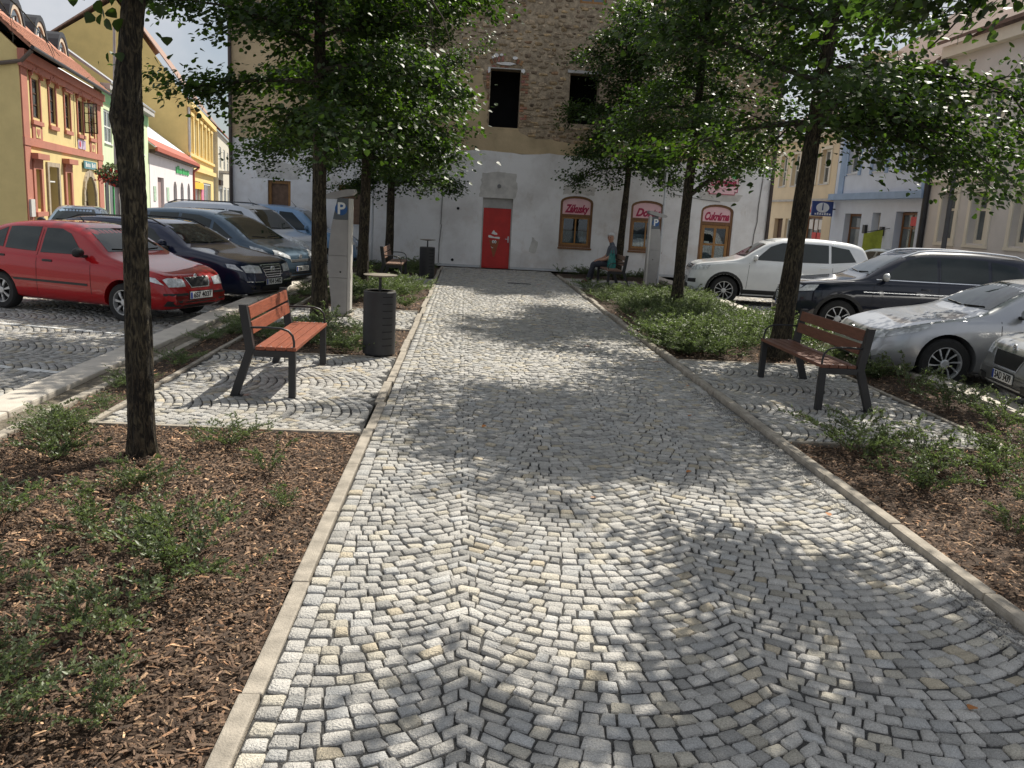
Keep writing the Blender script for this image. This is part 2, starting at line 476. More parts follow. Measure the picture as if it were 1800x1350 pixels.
# --- kerbs: every stone its own piece
def kerb_run(name, x0, x1, y0, y1, zt, zb, L, m, bev=.008, jit=.0015):
    root = tag(empty(name, ((x0 + x1) / 2, y0, zb)), kind='structure')
    y = y0; i = 0
    while y < y1 - .05:
        e = min(y + L, y1)
        mb = MB().bbox((x0 - root.location.x, y + .002 - y0, 0), (x1 - root.location.x, e - .002 - y0, zt - zb), bev)
        o = mb.build('kerb_stone', m, root); o.location = (rng.normal(0, jit), 0, rng.normal(0, jit)); o.rotation_euler = (0, 0, rng.normal(0, .0012))
        y = e; i += 1
    return root
kerb_run('path_edging', -0.785, -0.705, 1.0, 27.5, .006, -.12, 1.0, m_conc)
kerb_run('path_kerb', 2.738, 2.825, 1.0, 25.6, .05, -.12, 1.0, m_conc, .022)
kerb_run('car_park_kerb', -4.01, -3.66, 3.0, 27.3, .035, -.2, 1.0, m_kerb, .02)
kerb_run('car_park_kerb', 5.92, 6.27, 3.0, 27.3, .035, -.2, 1.0, m_kerb, .02)
kerb_run('bed_edging', -3.47, -3.38, 1.0, 27.3, .012, -.12, 1.0, m_conc, .01, .003)
kerb_run('bay_edging', -2.99, -2.935, 6.85, 23.2, .008, -.12, 1.0, m_conc)
kerb_run('bay_edging', 4.905, 4.96, 7.1, 25.0, .008, -.12, 1.0, m_conc)
def cross_edge(x0, x1, y):
    root = tag(empty('bay_edging', (x0, y, -.12)), kind='structure'); x = x0
    while x < x1 - .04:
        e = min(x + 1.0, x1)
        MB().bbox((x - x0 + .002, -.025, 0), (e - x0 - .002, .025, .127), .006).build('kerb_stone', m_conc, root); x = e
for y in (6.87, 10.48, 12.95, 15.35, 20.19, 23.23): cross_edge(-2.93, -.80, y)
for y in (7.12, 11.28, 21.87, 25.03): cross_edge(2.84, 4.90, y)
tag(sheet('gravel_strip', -3.655, -3.475, 3.0, 27.3, -.012, m_grit, nx=2, ny=220, amp=.006), kind='structure')

# --- planting beds
BEDS = {'L0': (-3.375, -.80, .6, 6.84), 'LS': (-3.375, -2.995, 6.84, 27.3), 'L1': (-2.93, -.80, 10.51, 12.92), 'L2': (-2.93, -.80, 15.38, 20.16),
        'L3': (-2.93, -.80, 23.26, 27.4), 'R0': (2.84, 5.915, 1.2, 7.09), 'RS': (4.965, 5.915, 7.09, 27.3), 'R1': (2.84, 4.965, 11.31, 21.84), 'R3': (2.84, 4.965, 25.06, 27.4)}
for k, (x0, x1, y0, y1) in BEDS.items():
    tag(sheet('planting_bed', x0, x1, y0, y1, -.035, m_soil, nx=int((x1 - x0) * 9) + 1, ny=int((y1 - y0) * 9) + 1, amp=.012), kind='structure')

m_chip = mat('bark_chips', (0.145, 0.098, 0.068), 0.85, 0.35, 90, 0.4, 150, attr='Col')
def chips(area, n, smin, smax):
    x0, x1, y0, y1 = area
    c = np.stack([rng.uniform(x0, x1, n), rng.uniform(y0, y1, n), rng.uniform(-.028, .004, n)], 1)
    L = rng.uniform(smin, smax, n) * rng.choice([.5, .7, .9, 1.1, 1.7], n); Wd = np.minimum(L * rng.uniform(.14, .48, n), .018); T = rng.uniform(.002, .006, n)
    yaw = rng.uniform(0, 6.28, n); pit = rng.normal(0, .28, n); rol = rng.normal(0, .35, n)
    t = np.stack([np.cos(yaw) * np.cos(pit), np.sin(yaw) * np.cos(pit), np.sin(pit)], 1)
    s0 = np.stack([-np.sin(yaw), np.cos(yaw), np.zeros(n)], 1); nn = np.cross(t, s0)
    s = s0 * np.cos(rol)[:, None] + nn * np.sin(rol)[:, None]; nn = np.cross(t, s)
    t *= L[:, None] / 2; s *= Wd[:, None] / 2; nn *= T[:, None]
    k = rng.uniform(.3, 1, (4, n, 1))
    V = np.stack([c - t - s * k[0], c - t * .9 + s * k[1], c + t + s * k[2], c + t * .85 - s * k[3], c - t * .55 + nn, c + t * .5 + nn], 1)
    Ft = np.array([(0, 3, 5, 4), (3, 2, 5, 5), (2, 1, 4, 5), (1, 0, 4, 4)])
    F3 = np.array([(0, 3, 5), (0, 5, 4), (3, 2, 5), (2, 1, 4), (2, 4, 5), (1, 0, 4)])
    Fc = (F3[None] + (np.arange(n) * 6)[:, None, None]).reshape(-1, 3)
    b = np.exp(rng.normal(0, .42, n))[:, None]; w = rng.random(n)[:, None]
    col = np.where(w > .9, np.array([[2.3, 2.2, 1.9]]), np.where(w > .72, np.array([[1.55, 1.3, 1.05]]), np.array([[1.0, .95, .9]]))) * b
    col = np.where(w < .25, col * .45, col)
    return V.reshape(-1, 3), Fc, np.repeat(col, 6, 0)
def mulch(specs):
    Vs, Fs, Cs, k = [], [], [], 0
    for a, n, s0, s1 in specs:
        V, Fc, C_ = chips(a, n, s0, s1); Vs.append(V); Fs.append(Fc + k); Cs.append(C_); k += len(V)
    o = link('bark_mulch', npmesh('bark_mulch', np.concatenate(Vs), np.concatenate(Fs), np.concatenate(Cs)), m_chip)
    return o
tag(mulch([((-3.37, -.80, 1.6, 6.83), 52000, .014, .048), ((-3.37, -3.0, 6.84, 14), 1800, .02, .05), ((-2.92, -.80, 10.52, 12.9), 2500, .025, .05), ((-2.92, -.80, 15.4, 20.1), 2500, .03, .06)]),
    'brown bark mulch covering the beds left of the path', 'mulch', kind='stuff')
tag(mulch([((2.85, 5.9, 2.6, 7.08), 34000, .014, .048), ((4.97, 5.9, 7.1, 14), 4000, .02, .05), ((2.85, 4.95, 11.32, 17), 5000, .025, .05)]),
    'brown bark mulch covering the beds right of the path', 'mulch', kind='stuff')
# loose grit gathered along the raised kerb
def grit(area, n, s0, s1, m, name, label):
    x0, x1, y0, y1 = area
    c = np.stack([x1 - np.abs(rng.normal(0, (x1 - x0) / 2, n)), rng.uniform(y0, y1, n), np.full(n, .004)], 1)
    s = rng.uniform(s0, s1, (n, 1, 1))
    base = np.array([(-1, -1, -.4), (1, -1, -.4), (1, 1, -.4), (-1, 1, -.4), (0, 0, 1.)]) * np.array([1, 1, .8])
    V = c[:, None] + (base[None] + rng.normal(0, .25, (n, 5, 3))) * s
    F3 = np.array([(0, 1, 4), (1, 2, 4), (2, 3, 4), (3, 0, 4)])
    o = link(name, npmesh(name, V.reshape(-1, 3), (F3[None] + (np.arange(n) * 5)[:, None, None]).reshape(-1, 3)), m)
    return tag(o, label, 'grit', kind='stuff')
grit((2.52, 2.735, 2.6, 9), 6000, .002, .0045, mat('loose_grit', (.17, .165, .16), .9, .5, 200), 'loose_grit', 'dark loose grit lying along the raised kerb right of the path')
# ------------------------------------------------------------------ shrubs
m_sleaf = mat('shrub_leaf', (0.155, 0.185, 0.11), 0.42, 0.25, 9, attr='Col', trans=(1.0, 1.2, .6), spec=0.45)
m_twig = mat('shrub_twig', (0.10, 0.06, 0.04), 0.8, 0.3, 40)

def leaf_arrays(P, T, Nn, L, Wf=.5, fold=.18):
    """diamond-shaped folded leaves: P base, T direction, Nn normal (n,3), L length (n,)"""
    S = np.cross(T, Nn); S /= np.linalg.norm(S, axis=1, keepdims=True) + 1e-9
    L = L[:, None]; w = L * Wf / 2
    a = P; b = P + T * L * .45 + S * w + Nn * w * fold * 2; c = P + T * L; d = P + T * L * .45 - S * w + Nn * w * fold * 2
    V = np.stack([a, b, c, d], 1); n = len(P)
    F3 = np.array([(0, 2, 1), (0, 3, 2)])
    return V.reshape(-1, 3), (F3[None] + (np.arange(n) * 4)[:, None, None]).reshape(-1, 3)

def shrub_arrays(seed, nst=16, spread=.38, h=.20, lf=.021, upright=.3):
    r = np.random.default_rng(seed)
    P, T, Nn, tw = [], [], [], []
    for s in range(nst):
        az = r.uniform(0, 6.28); reach = spread * r.uniform(.35, 1.15); hh = h * r.uniform(.5, 1.25)
        if r.random() < upright: reach *= .45; hh *= 1.35
        p0 = np.array([r.normal(0, .03), r.normal(0, .03), -.01])
        d = np.array([math.cos(az), math.sin(az), 0]); side = np.array([-d[1], d[0], 0]); bend = r.normal(0, .16)
        n = 9; t = np.linspace(0, 1, n)
        pts = p0 + d * (reach * t)[:, None] + side * (bend * reach * t * t)[:, None] + np.array([0, 0, 1]) * (hh * (1.9 * t - 1.05 * t * t))[:, None]
        tw.append(pts)
        subs = [pts]
        for k in range(6):
            i = r.integers(2, n - 1); q = pts[i]; a2 = az + r.choice([-1, 1]) * r.uniform(.5, 1.1); l2 = reach * r.uniform(.2, .42)
            d2 = np.array([math.cos(a2), math.sin(a2), r.uniform(.1, .7)])
            sp = q + d2 * (l2 * np.linspace(0, 1, 5))[:, None]; subs.append(sp); tw.append(sp)
        for sp in subs:
            seg = np.linalg.norm(np.diff(sp, axis=0), axis=1).sum(); m_ = max(8, int(seg / .0058))
            u = r.uniform(.12, 1, m_); idx = u * (len(sp) - 1); i0 = np.minimum(idx.astype(int), len(sp) - 2); f = (idx - i0)[:, None]
            q = sp[i0] * (1 - f) + sp[i0 + 1] * f; tg = sp[i0 + 1] - sp[i0]; tg /= np.linalg.norm(tg, axis=1, keepdims=True)
            rd = r.normal(0, 1, (m_, 3)); rd[:, 2] = np.abs(rd[:, 2]) * .6
            dd = tg * .7 + rd * .65; dd /= np.linalg.norm(dd, axis=1, keepdims=True)
            nn = np.array([0, 0, 1.]) + r.normal(0, .55, (m_, 3)); nn -= dd * (nn * dd).sum(1, keepdims=True); nn /= np.linalg.norm(nn, axis=1, keepdims=True)
            P.append(q + r.normal(0, .004, (m_, 3))); T.append(dd); Nn.append(nn)
    P, T, Nn = map(np.concatenate, (P, T, Nn)); n = len(P)
    V, Fc = leaf_arrays(P, T, Nn, lf * r.uniform(.6, 1.35, n), .55)
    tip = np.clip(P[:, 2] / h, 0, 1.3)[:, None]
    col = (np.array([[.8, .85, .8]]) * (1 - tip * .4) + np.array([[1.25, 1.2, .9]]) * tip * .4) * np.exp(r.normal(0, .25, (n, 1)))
    return V, Fc, np.repeat(col, 4, 0), tw

def twig_mesh(tw, rad=.0022):
    mb = MB()
    for p in tw: mb.tube(p[::2] if len(p) > 5 else p, [rad * (1 - .6 * i / max(1, len(p[::2]) - 1 if len(p) > 5 else len(p) - 1)) for i in range(len(p[::2]) if len(p) > 5 else len(p))], 3, False)
    return mb.mesh('stems')

SHR = []
for s in range(6):
    V, Fc, C_, tw = shrub_arrays(100 + s, nst=[15, 20, 12, 18, 10, 22][s], spread=[.36, .42, .30, .40, .26, .45][s], h=[.20, .22, .26, .18, .30, .24][s])
    me = npmesh('foliage', V, Fc, C_); me.materials.append(m_sleaf)
    tm = twig_mesh(tw); tm.materials.append(m_twig)
    SHR.append((V, Fc, C_, me, tm))

def shrub(k, x, y, sc, label, rz=None, z=-.02):
    o = empty('creeping_shrub', (x, y, z), rng.uniform(0, 6.28) if rz is None else rz); o.scale = (sc, sc, sc)
    tag(o, label, 'shrub', 'separate low shrubs in the near beds')
    for nm, me in (('foliage', SHR[k][3]), ('stems', SHR[k][4])):
        c = bpy.data.objects.new(nm, me); COL.objects.link(c); c.parent = o
    return o
_S = [(1, -1.35, 4.05, 1.25, 'large spreading low shrub in the shaded middle of the left front bed'),
      (3, -1.62, 4.55, 1.0, 'dark low shrub just behind the largest one in the left front bed'),
      (0, -1.50, 3.45, 1.0, 'low shrub with sunlit arching twigs nearest the path in the left front bed'),
      (5, -1.62, 2.72, 1.0, 'leafy low shrub in the bottom left corner beside pale wood chips'),
      (2, -1.22, 2.78, .62, 'small low shrub standing alone on sunlit chips at the bottom of the left bed'),
      (4, -1.85, 2.50, 1.0, 'shrub cut by the bottom left corner of the picture'),
      (3, -2.15, 3.70, 1.0, 'flat low shrub at the left picture edge below the tree shadow'),
      (0, -2.55, 4.75, 1.1, 'bright green low shrub at the left picture edge level with the tree foot'),
      (1, -2.02, 5.35, .8, 'low shrub growing right in front of the foot of the thick tree trunk'),
      (2, -1.98, 4.55, .9, 'low shrub left of the dark middle shrubs in the left front bed'),
      (4, -1.30, 5.75, .75, 'thin upright shrub right of the thick trunk near the bay edging'),
      (5, -1.72, 6.40, .7, 'shrub overhanging the bay edging below the red-brown bench'),
      (3, -2.78, 5.9, 1.0, 'low shrub left of the thick trunk beside the bed edging'),
      (1, -3.02, 6.35, .9, 'low shrub between the thick trunk and the gravel strip'),
      (2, -1.05, 5.05, .55, 'tiny sparse shrub near the path edging in dark mulch'),
      (0, -1.80, 3.05, .8, 'low shrub with one tall twig in the sunlit left foreground')]
for a in _S: shrub(*a)
_S = [(5, 3.35, 6.75, 1.25, 'big silvery green shrub at the near corner of the right bench bay'),
      (1, 3.75, 6.45, 1.2, 'wide shrub right of the bay corner in the right front bed'),
      (3, 3.45, 5.85, 1.1, 'low shrub in the middle of the right front bed above bare mulch'),
      (0, 4.2, 6.2, 1.2, 'shrub in the right front bed towards the right picture edge'),
      (1, 4.55, 6.75, 1.1, 'shrub along the bay edging at the right picture edge'),
      (4, 3.55, 5.0, .8, 'small shaded shrub alone in the mulch of the right front bed'),
      (5, 4.05, 5.35, 1.0, 'shaded shrub at the right picture edge in the right front bed'),
      (4, 5.25, 9.55, 1.35, 'tall spiky shrub behind the back legs of the right bench'),
      (2, 5.2, 8.7, 1.25, 'shrub in the narrow strip in front of the silver car wheel'),
      (5, 5.35, 8.0, 1.15, 'shrub in the narrow strip below the silver car at the right edge'),
      (4, 5.55, 8.9, 1.0, 'upright thin shrub beside the car park kerb'),
      (0, 5.3, 10.6, 1.2, 'shrub under the back of the right bench'),
      (1, 5.5, 7.3, 1.1, 'shrub at the right picture edge in the narrow strip')]
for a in _S: shrub(*a)

def mass(name, label, spots, base=0):
    """one tangle of ground cover made of many overlapping plants"""
    Vs, Fs, Cs, k = [], [], [], 0
    for i, (x, y, sc) in enumerate(spots):
        V, Fc, C_, _, _ = SHR[(i * 7 + base) % 6]; a = rng.uniform(0, 6.28); c, s = math.cos(a), math.sin(a)
        W_ = V * sc; W_ = np.stack([W_[:, 0] * c - W_[:, 1] * s + x, W_[:, 0] * s + W_[:, 1] * c + y, W_[:, 2] * rng.uniform(.65, 1.05) - .02], 1)
        Vs.append(W_); Fs.append(Fc + k); Cs.append(C_ * np.exp(rng.normal(0, .12))); k += len(V)
    o = link(name, npmesh(name, np.concatenate(Vs), np.concatenate(Fs), np.concatenate(Cs)), m_sleaf)
    return tag(o, label, 'ground cover', kind='stuff')
sp = [(rng.uniform(3.02, 5.6), rng.uniform(11.6, 21.4), rng.uniform(1.1, 1.6)) for _ in range(185)]
sp = [(x, y, c * (1 if y < 15.5 else .74)) for x, y, c in sp]
sp = [s for s in sp if not (s[0] > 5.0 and rng.random() < .3)]
mass('ground_cover', 'dense silvery green ground cover filling the bed right of the path', sp)
mass('ground_cover', 'ground cover in the bed behind the dark litter bin',
     [(rng.uniform(-2.9, -1.1), rng.uniform(10.7, 12.8), rng.uniform(.8, 1.2)) for _ in range(17)], 1)
mass('ground_cover', 'ground cover around the second and third tree on the left',
     [(rng.uniform(-2.9, -1.0), rng.uniform(15.6, 20.0), rng.uniform(.9, 1.4)) for _ in range(34)], 2)
mass('ground_cover', 'strip of ground cover between the left bench bay and the gravel strip',
     [(rng.uniform(-3.36, -3.0), rng.uniform(6.6, 20), rng.uniform(.45, .8)) for _ in range(42)], 3)
mass('ground_cover', 'sparse plants at the foot of the white wall',
     [(rng.uniform(-2.9, -1.0), rng.uniform(23.5, 27), rng.uniform(.9, 1.4)) for _ in range(14)] + [(rng.uniform(2.9, 5.8), rng.uniform(25.4, 27.1), rng.uniform(.8, 1.1)) for _ in range(16)], 4)
mass('ground_cover', 'ground cover in the strip between the right bay and the parked cars',
     [(rng.uniform(5.05, 5.85), rng.uniform(10.5, 22), rng.uniform(.7, 1.1)) for _ in range(26)], 5)

# ------------------------------------------------------------------ trees
m_bark = bark_material()
m_branch = mat('branch_bark', (0.05, 0.042, 0.03), 0.9, 0.35, 30, 0.5, 90)
m_leaf = mat('linden_leaf', (0.035, 0.057, 0.018), 0.46, 0.2, 3, attr='Col', trans=(1.9, 2.3, .55), spec=0.38)

LEAF8 = np.array([(0, 0, 0), (.42, .12, .05), (.52, .42, .07), (.30, .78, .03), (0, 1.06, -.06), (-.30, .78, .03), (-.52, .42, .07), (-.42, .12, .05)])
def heart_leaves(P, T, Nn, L):
    S = np.cross(T, Nn); n = len(P)
    V = P[:, None] + (S[:, None] * LEAF8[None, :, :1] + T[:, None] * LEAF8[None, :, 1:2] + Nn[:, None] * LEAF8[None, :, 2:]) * L[:, None, None]
    F3 = np.array([(0, 1, 2), (0, 2, 3), (0, 3, 4), (0, 4, 5), (0, 5, 6), (0, 6, 7)])
    return V.reshape(-1, 3), (F3[None] + (np.arange(n) * 8)[:, None, None]).reshape(-1, 3)

def curve_pts(p0, d, L, n, droop, wob, r):
    p = Vector(p0); d = Vector(d).normalized(); out = [p.copy()]
    for i in range(n):
        d = (d + Vector((r.normal(0, wob), r.normal(0, wob), r.normal(0, wob) * .6 - droop / n))).normalized()
        p = p + d * (L / n); out.append(p.copy())
    return out

def tree(label, trunk, crown, nleaf, seed, leaf=.085, near=False, limbs=None, dens=1.0, keep=None, boughs=()):
    """trunk: list of (x,y,z,r); crown: (z0, z1, radius, centre offset x, y)"""
    r = np.random.default_rng(seed)
    base = Vector(trunk[0][:3])
    root = empty('linden_tree', base); tag(root, label, 'tree', 'linden trees along the path')
    mb = MB()
    pts = [Vector(t[:3]) - base for t in trunk]; rad = [t[3] for t in trunk]
    # refine the trunk, lumpy like a pollarded linden
    fp, fr = [], []
    for i in range(len(pts) - 1):
        for k in range(12):
            f = k / 12; fp.append(pts[i].lerp(pts[i + 1], f)); fr.append(rad[i] + (rad[i + 1] - rad[i]) * f)
    fp.append(pts[-1]); fr.append(rad[-1])
    seg = 40; vs = []
    ph = r.uniform(0, 6.28, 6)
    for i, p in enumerate(fp):
        flare = 1 + .38 * math.exp(-p.z / .12)
        for k in range(seg):
            a = 2 * math.pi * k / seg
            q = fr[i] * flare * (1 + .05 * math.sin(3 * a + ph[0] + p.z) + .05 * math.sin(5 * a + ph[1] - p.z * 1.7) + r.normal(0, .016) + .035 * math.sin(11 * a + ph[3] + 1.2 * math.sin(p.z * 2.3)) + .03 * math.sin(17 * a + ph[4] - 1.5 * math.sin(p.z * 3.1)) + .04 * math.sin(p.z * 5 + ph[2]))
            vs.append((p.x + q * math.cos(a), p.y + q * math.sin(a), p.z - (.04 if i == 0 else 0)))
    mb.add(vs, [(i * seg + k, i * seg + (k + 1) % seg, (i + 1) * seg + (k + 1) % seg, (i + 1) * seg + k) for i in range(len(fp) - 1) for k in range(seg)])
    mb.build('trunk', m_bark, root, smooth=True)
    z0, z1, rc, ox, oy = crown
    def trunk_at(z):
        for i in range(len(fp) - 1):
            if fp[i + 1].z >= z: return fp[i], fr[i]
        return fp[-1], fr[-1]
    br = MB(); tw = []
    nl = limbs or 24
    for i in range(nl + len(boughs)):
        f = (i + .5) / nl; z = z0 - .15 + (fp[-1].z - z0 + .1) * min(1, f) ** 1.1
        p, rr = trunk_at(z - base.z)
        a = i * 2.399 + r.uniform(-.3, .3)
        prof = max(.05, math.sin(math.pi * min(.99, .22 + .78 * f))) ** .7 if f > .35 else .82 + .2 * f
        L = rc * prof * r.uniform(.8, 1.12); el = R(4) + R(62) * f ** 1.3 + r.normal(0, .1)
        d = Vector((math.cos(a) * math.cos(el), math.sin(a) * math.cos(el), math.sin(el)))
        drp = .35 if f < .5 else .05; r0 = min(rr * .5, .02 + .03 * L / 2)
        if i >= nl:                                             # a bough of its own: height, azimuth, elevation, length, droop, radius
            bz, ba, be, L, drp, r0 = boughs[i - nl]; p, rr = trunk_at(bz - base.z); f = .2
            d = Vector((math.cos(ba) * math.cos(be), math.sin(ba) * math.cos(be), math.sin(be)))
        c = curve_pts(p, d, L, 7, drp, .09 if i < nl else .05, r)
        br.tube(c, [r0 * (1 - .85 * k / 7) for k in range(8)], 6, False); tw.append((c, 1.0))
        for j in range(10):
            k = r.integers(1, 8); q = c[k]; dd = (c[min(k + 1, 7)] - c[k - 1]).normalized()
            s = Vector((r.normal(), r.normal(), r.normal() * .45)); s = (dd * .5 + s.normalized()).normalized()
            sb = curve_pts(q, s, L * r.uniform(.22, .45), 4, .25, .12, r)
            br.tube(sb, [r0 * .32 * (1 - .8 * m_ / 4) for m_ in range(5)], 4, False); tw.append((sb, .8))
            for jj in range(2):
                q2 = sb[r.integers(1, 5)]; s2 = Vector((r.normal(), r.normal(), r.normal() * .35)).normalized()
                s3 = curve_pts(q2, s2, L * r.uniform(.10, .22), 3, .25, .12, r)
                br.tube(s3, [.005, .004, .003, .002], 3, False); tw.append((s3, .6))
    br.build('branches', m_branch, root, smooth=True)
    # leaves spread along the twigs in drooping layers
    W_ = np.array([w * sum((t[i + 1] - t[i]).length for i in range(len(t) - 1)) for t, w in tw]); W_ /= W_.sum()
    cnt = r.multinomial(nleaf, W_)
    P = []
    for (t, w), n in zip(tw, cnt):
        if not n: continue
        A = np.array([tuple(v) for v in t]); lo = .25 if w == 1.0 else .1
        u = r.uniform(lo, 1.04, n) * (len(A) - 1); i0 = np.clip(u.astype(int), 0, len(A) - 2); f = (u - i0)[:, None]
        q = A[i0] * (1 - f) + A[i0 + 1] * f
        P.append(q + r.normal(0, 1, (n, 3)) * np.array([.17, .17, .10]))
    P = np.concatenate(P)
    if keep is not None: P = P[keep(P + np.array(base))]
    n = len(P)
    ax = P[:, :2] / (np.linalg.norm(P[:, :2], axis=1, keepdims=True) + .2)
    Nn = np.stack([ax[:, 0] * .35, ax[:, 1] * .35, np.full(n, .8)], 1) + r.normal(0, .42, (n, 3)); Nn /= np.linalg.norm(Nn, axis=1, keepdims=True)
    T = np.stack([ax[:, 0], ax[:, 1], np.full(n, -.55)], 1) + r.normal(0, .6, (n, 3)); T -= Nn * (T * Nn).sum(1, keepdims=True); T /= np.linalg.norm(T, axis=1, keepdims=True)
    Ls = leaf * r.uniform(.6, 1.25, n)
    b = np.exp(r.normal(0, .22, n))[:, None]; y_ = r.random(n)[:, None]
    col = np.where(y_ > .93, np.array([[1.7, 1.55, .9]]), np.where(y_ > .6, np.array([[1.15, 1.15, 1.0]]), np.array([[.88, .95, 1.0]]))) * b
    V, Fc = heart_leaves(P, T, Nn, Ls) if near else leaf_arrays(P, T, Nn, Ls * 1.1, .85, .12)
    o = link('crown', npmesh('crown', V, Fc, np.repeat(col, 8 if near else 4, 0)), m_leaf, root)
    tag(o, kind='stuff')
    return root

def tr(x, y, h, r0, lean=(0, 0), r1=None):
    r1 = r1 or r0 * .3
    return [(x + lean[0] * t, y + lean[1] * t, h * t, r0 + (r1 - r0) * t) for t in (0, .25, .5, .75, 1)]
# thick near trunk on the left: follows its knobbly course
L1 = [(-2.27, 6.1, -.03, 0.090), (-2.27, 6.1, .9, 0.083), (-2.27, 6.1, 1.75, 0.079), (-2.285, 6.1, 2.1, 0.081), (-2.30, 6.1, 2.33, 0.106), (-2.285, 6.1, 2.5, 0.092), (-2.26, 6.1, 2.75, 0.074),
      (-2.22, 6.1, 3.1, 0.068), (-2.12, 6.12, 3.6, 0.061), (-2.0, 6.15, 4.6, 0.050), (-1.95, 6.2, 6.2, 0.032), (-1.95, 6.2, 7.2, 0.018)]
t1 = tree('thick knobbly linden trunk in the left foreground bed', L1, (4.0, 7.6, 2.5, 0, 0), 36000, 11, .070, True, limbs=22,
     keep=lambda P: (P[:, 2] > 3.25 + .10 * np.abs(P[:, 0] + 2.2)))
tree('linden behind the left bench, between it and the parking meter', tr(-2.26, 13.6, 7.8, .125, (-.05, 0)), (3.1, 8.4, 2.5, 0, 0), 40000, 12, .072, True, limbs=26)
tree('linden on the left just right of the left parking meter', tr(-2.2, 18.7, 7.8, .12, (.1, 0)), (2.95, 8.6, 2.15, 0, 0), 43000, 13, .074, limbs=25)
tree('farthest linden on the left, beside the far bench', tr(-2.2, 25.0, 7.6, .12, (.1, -.3)), (2.6, 8.4, 2.1, 0, 0), 40000, 14, .076, limbs=25)
tree('linden behind the right bench, with a long drooping branch to the right', tr(4.56, 12.0, 8.2, .138, (.35, 0)), (3.35, 8.8, 2.75, 0, 0), 32000, 15, .072, True, limbs=26, boughs=[(3.3, R(-8), R(8), 2.7, .75, .035), (3.5, R(-30), R(12), 2.3, .7, .03), (3.6, R(15), R(10), 2.8, .7, .03), (3.7, R(-5), R(25), 2.9, .8, .03)])
tree('forked linden in the right bed, left of the white car', tr(4.6, 18.4, 8.0, .125, (.15, 0)), (3.75, 8.6, 2.0, 0, 0), 29000, 16, .074, limbs=24, boughs=[(2.35, R(-15), R(42), 2.2, -.1, .06)])
tree('farthest linden on the right, behind the seated person', tr(4.55, 25.6, 7.4, .115, (.1, -.6)), (3.35, 8.0, 2.0, 0, 0), 36000, 17, .076, limbs=25)
tree('linden at the right picture edge whose crown hangs in at the top right', tr(4.85, 5.75, 7.8, .14, (.1, 0)), (3.8, 8.2, 2.4, 0, 0), 29000, 18, .072, True, limbs=23,
     keep=lambda P: (P[:, 2] > 3.35))
# large single leaves hanging beside the near trunk
_lv = npmesh('leaf', *heart_leaves(np.zeros((1, 3)), np.array([[0, 1., 0]]), np.array([[0, 0, 1.]]), np.array([.095])), np.ones((8, 3)))
_lv.materials.append(m_leaf)
for i in range(34):
    o = bpy.data.objects.new('leaf', _lv); COL.objects.link(o); o.parent = t1
    a = rng.uniform(-1, 1); o.location = (-.14 + rng.uniform(-.16, .14) if i < 20 else rng.uniform(.05, .3), rng.uniform(-.25, .15), rng.uniform(2.72, 3.3) if i % 3 else rng.uniform(2.95, 3.3))
    o.rotation_euler = (rng.uniform(-1.6, -.5), rng.uniform(-.7, .7), rng.uniform(-3, 3)); s = rng.uniform(.55, .95); o.scale = (s, s, s)
# ------------------------------------------------------------------ buildings
def plaster_material():
    m = mat('weathered_white_plaster', (0.70, 0.675, 0.66), 0.9, 0.0, .9, 0.4, 35, col2=(0.85, 0.835, 0.83), edge=(.36, .56), detail=9)
    nt = m.node_tree; N = nt.nodes; Lk = nt.links; b = N['Principled BSDF']; src = b.inputs['Base Color'].links[0].from_socket
    geo = N.new('ShaderNodeNewGeometry'); out = src
    for sc, st, e0, e1, c in ((2.6, (1, 1, .55), .57, .78, (.80, .76, .71)), (7, (1, 1, .22), .60, .82, (.76, .72, .68)), (1.1, (1, 1, 1.3), .56, .74, (.88, .83, .79)), (38, (1, 1, 1), .70, .76, (.6, .55, .5))):
        mp = N.new('ShaderNodeMapping'); mp.inputs['Scale'].default_value = st; mp.inputs['Location'].default_value = (sc * 3.1, sc, 0); Lk.new(geo.outputs['Position'], mp.inputs['Vector'])
        n = N.new('ShaderNodeTexNoise'); n.inputs['Scale'].default_value = sc; n.inputs['Detail'].default_value = 9; n.inputs['Roughness'].default_value = .68; Lk.new(mp.outputs['Vector'], n.inputs['Vector'])
        r = N.new('ShaderNodeValToRGB'); r.color_ramp.elements[0].position = e0; r.color_ramp.elements[1].position = e1; r.color_ramp.elements[0].color = (1, 1, 1, 1); r.color_ramp.elements[1].color = (*c, 1); Lk.new(n.outputs['Fac'], r.inputs['Fac'])
        mx = N.new('ShaderNodeMixRGB'); mx.blend_type = 'MULTIPLY'; mx.inputs[0].default_value = 1; Lk.new(out, mx.inputs[1]); Lk.new(r.outputs['Color'], mx.inputs[2]); out = mx.outputs['Color']
    Lk.new(out, b.inputs['Base Color'])
    return m
m_white = plaster_material()
m_ochre = mat('peeling_ochre_plaster', (0.50, 0.385, 0.235), 0.9, 0.16, 1.4, 0.4, 30, detail=9)
m_mortar = mat('old_lime_mortar', (0.36, 0.285, 0.20), 0.95, 0.35, 7, 1.0, 26, detail=9)
m_rubble = mat('rubble_stone', (0.30, 0.235, 0.165), 0.9, 0.4, 12, 0.9, 45, attr='Col')
m_brick = mat('old_brick', (0.40, 0.19, 0.11), 0.9, 0.3, 15, 0.6, 60, attr='Col')
m_dark = mat('dark_interior', (0.012, 0.012, 0.013), 0.9, 0.2, 3)
m_wood = mat('honey_wood_frame', (0.34, 0.165, 0.045), 0.5, 0.25, 9, 0.15, 60, stretch=(6, 6, .6))
m_brownpipe = mat('brown_downpipe', (0.06, 0.045, 0.04), 0.55, 0.2, 4)
m_pink = mat('pink_sign_board', (0.86, 0.55, 0.58), 0.5, 0.05, 4)
m_crim = mat('crimson_lettering', (0.42, 0.012, 0.07), 0.5, 0.05, 4)
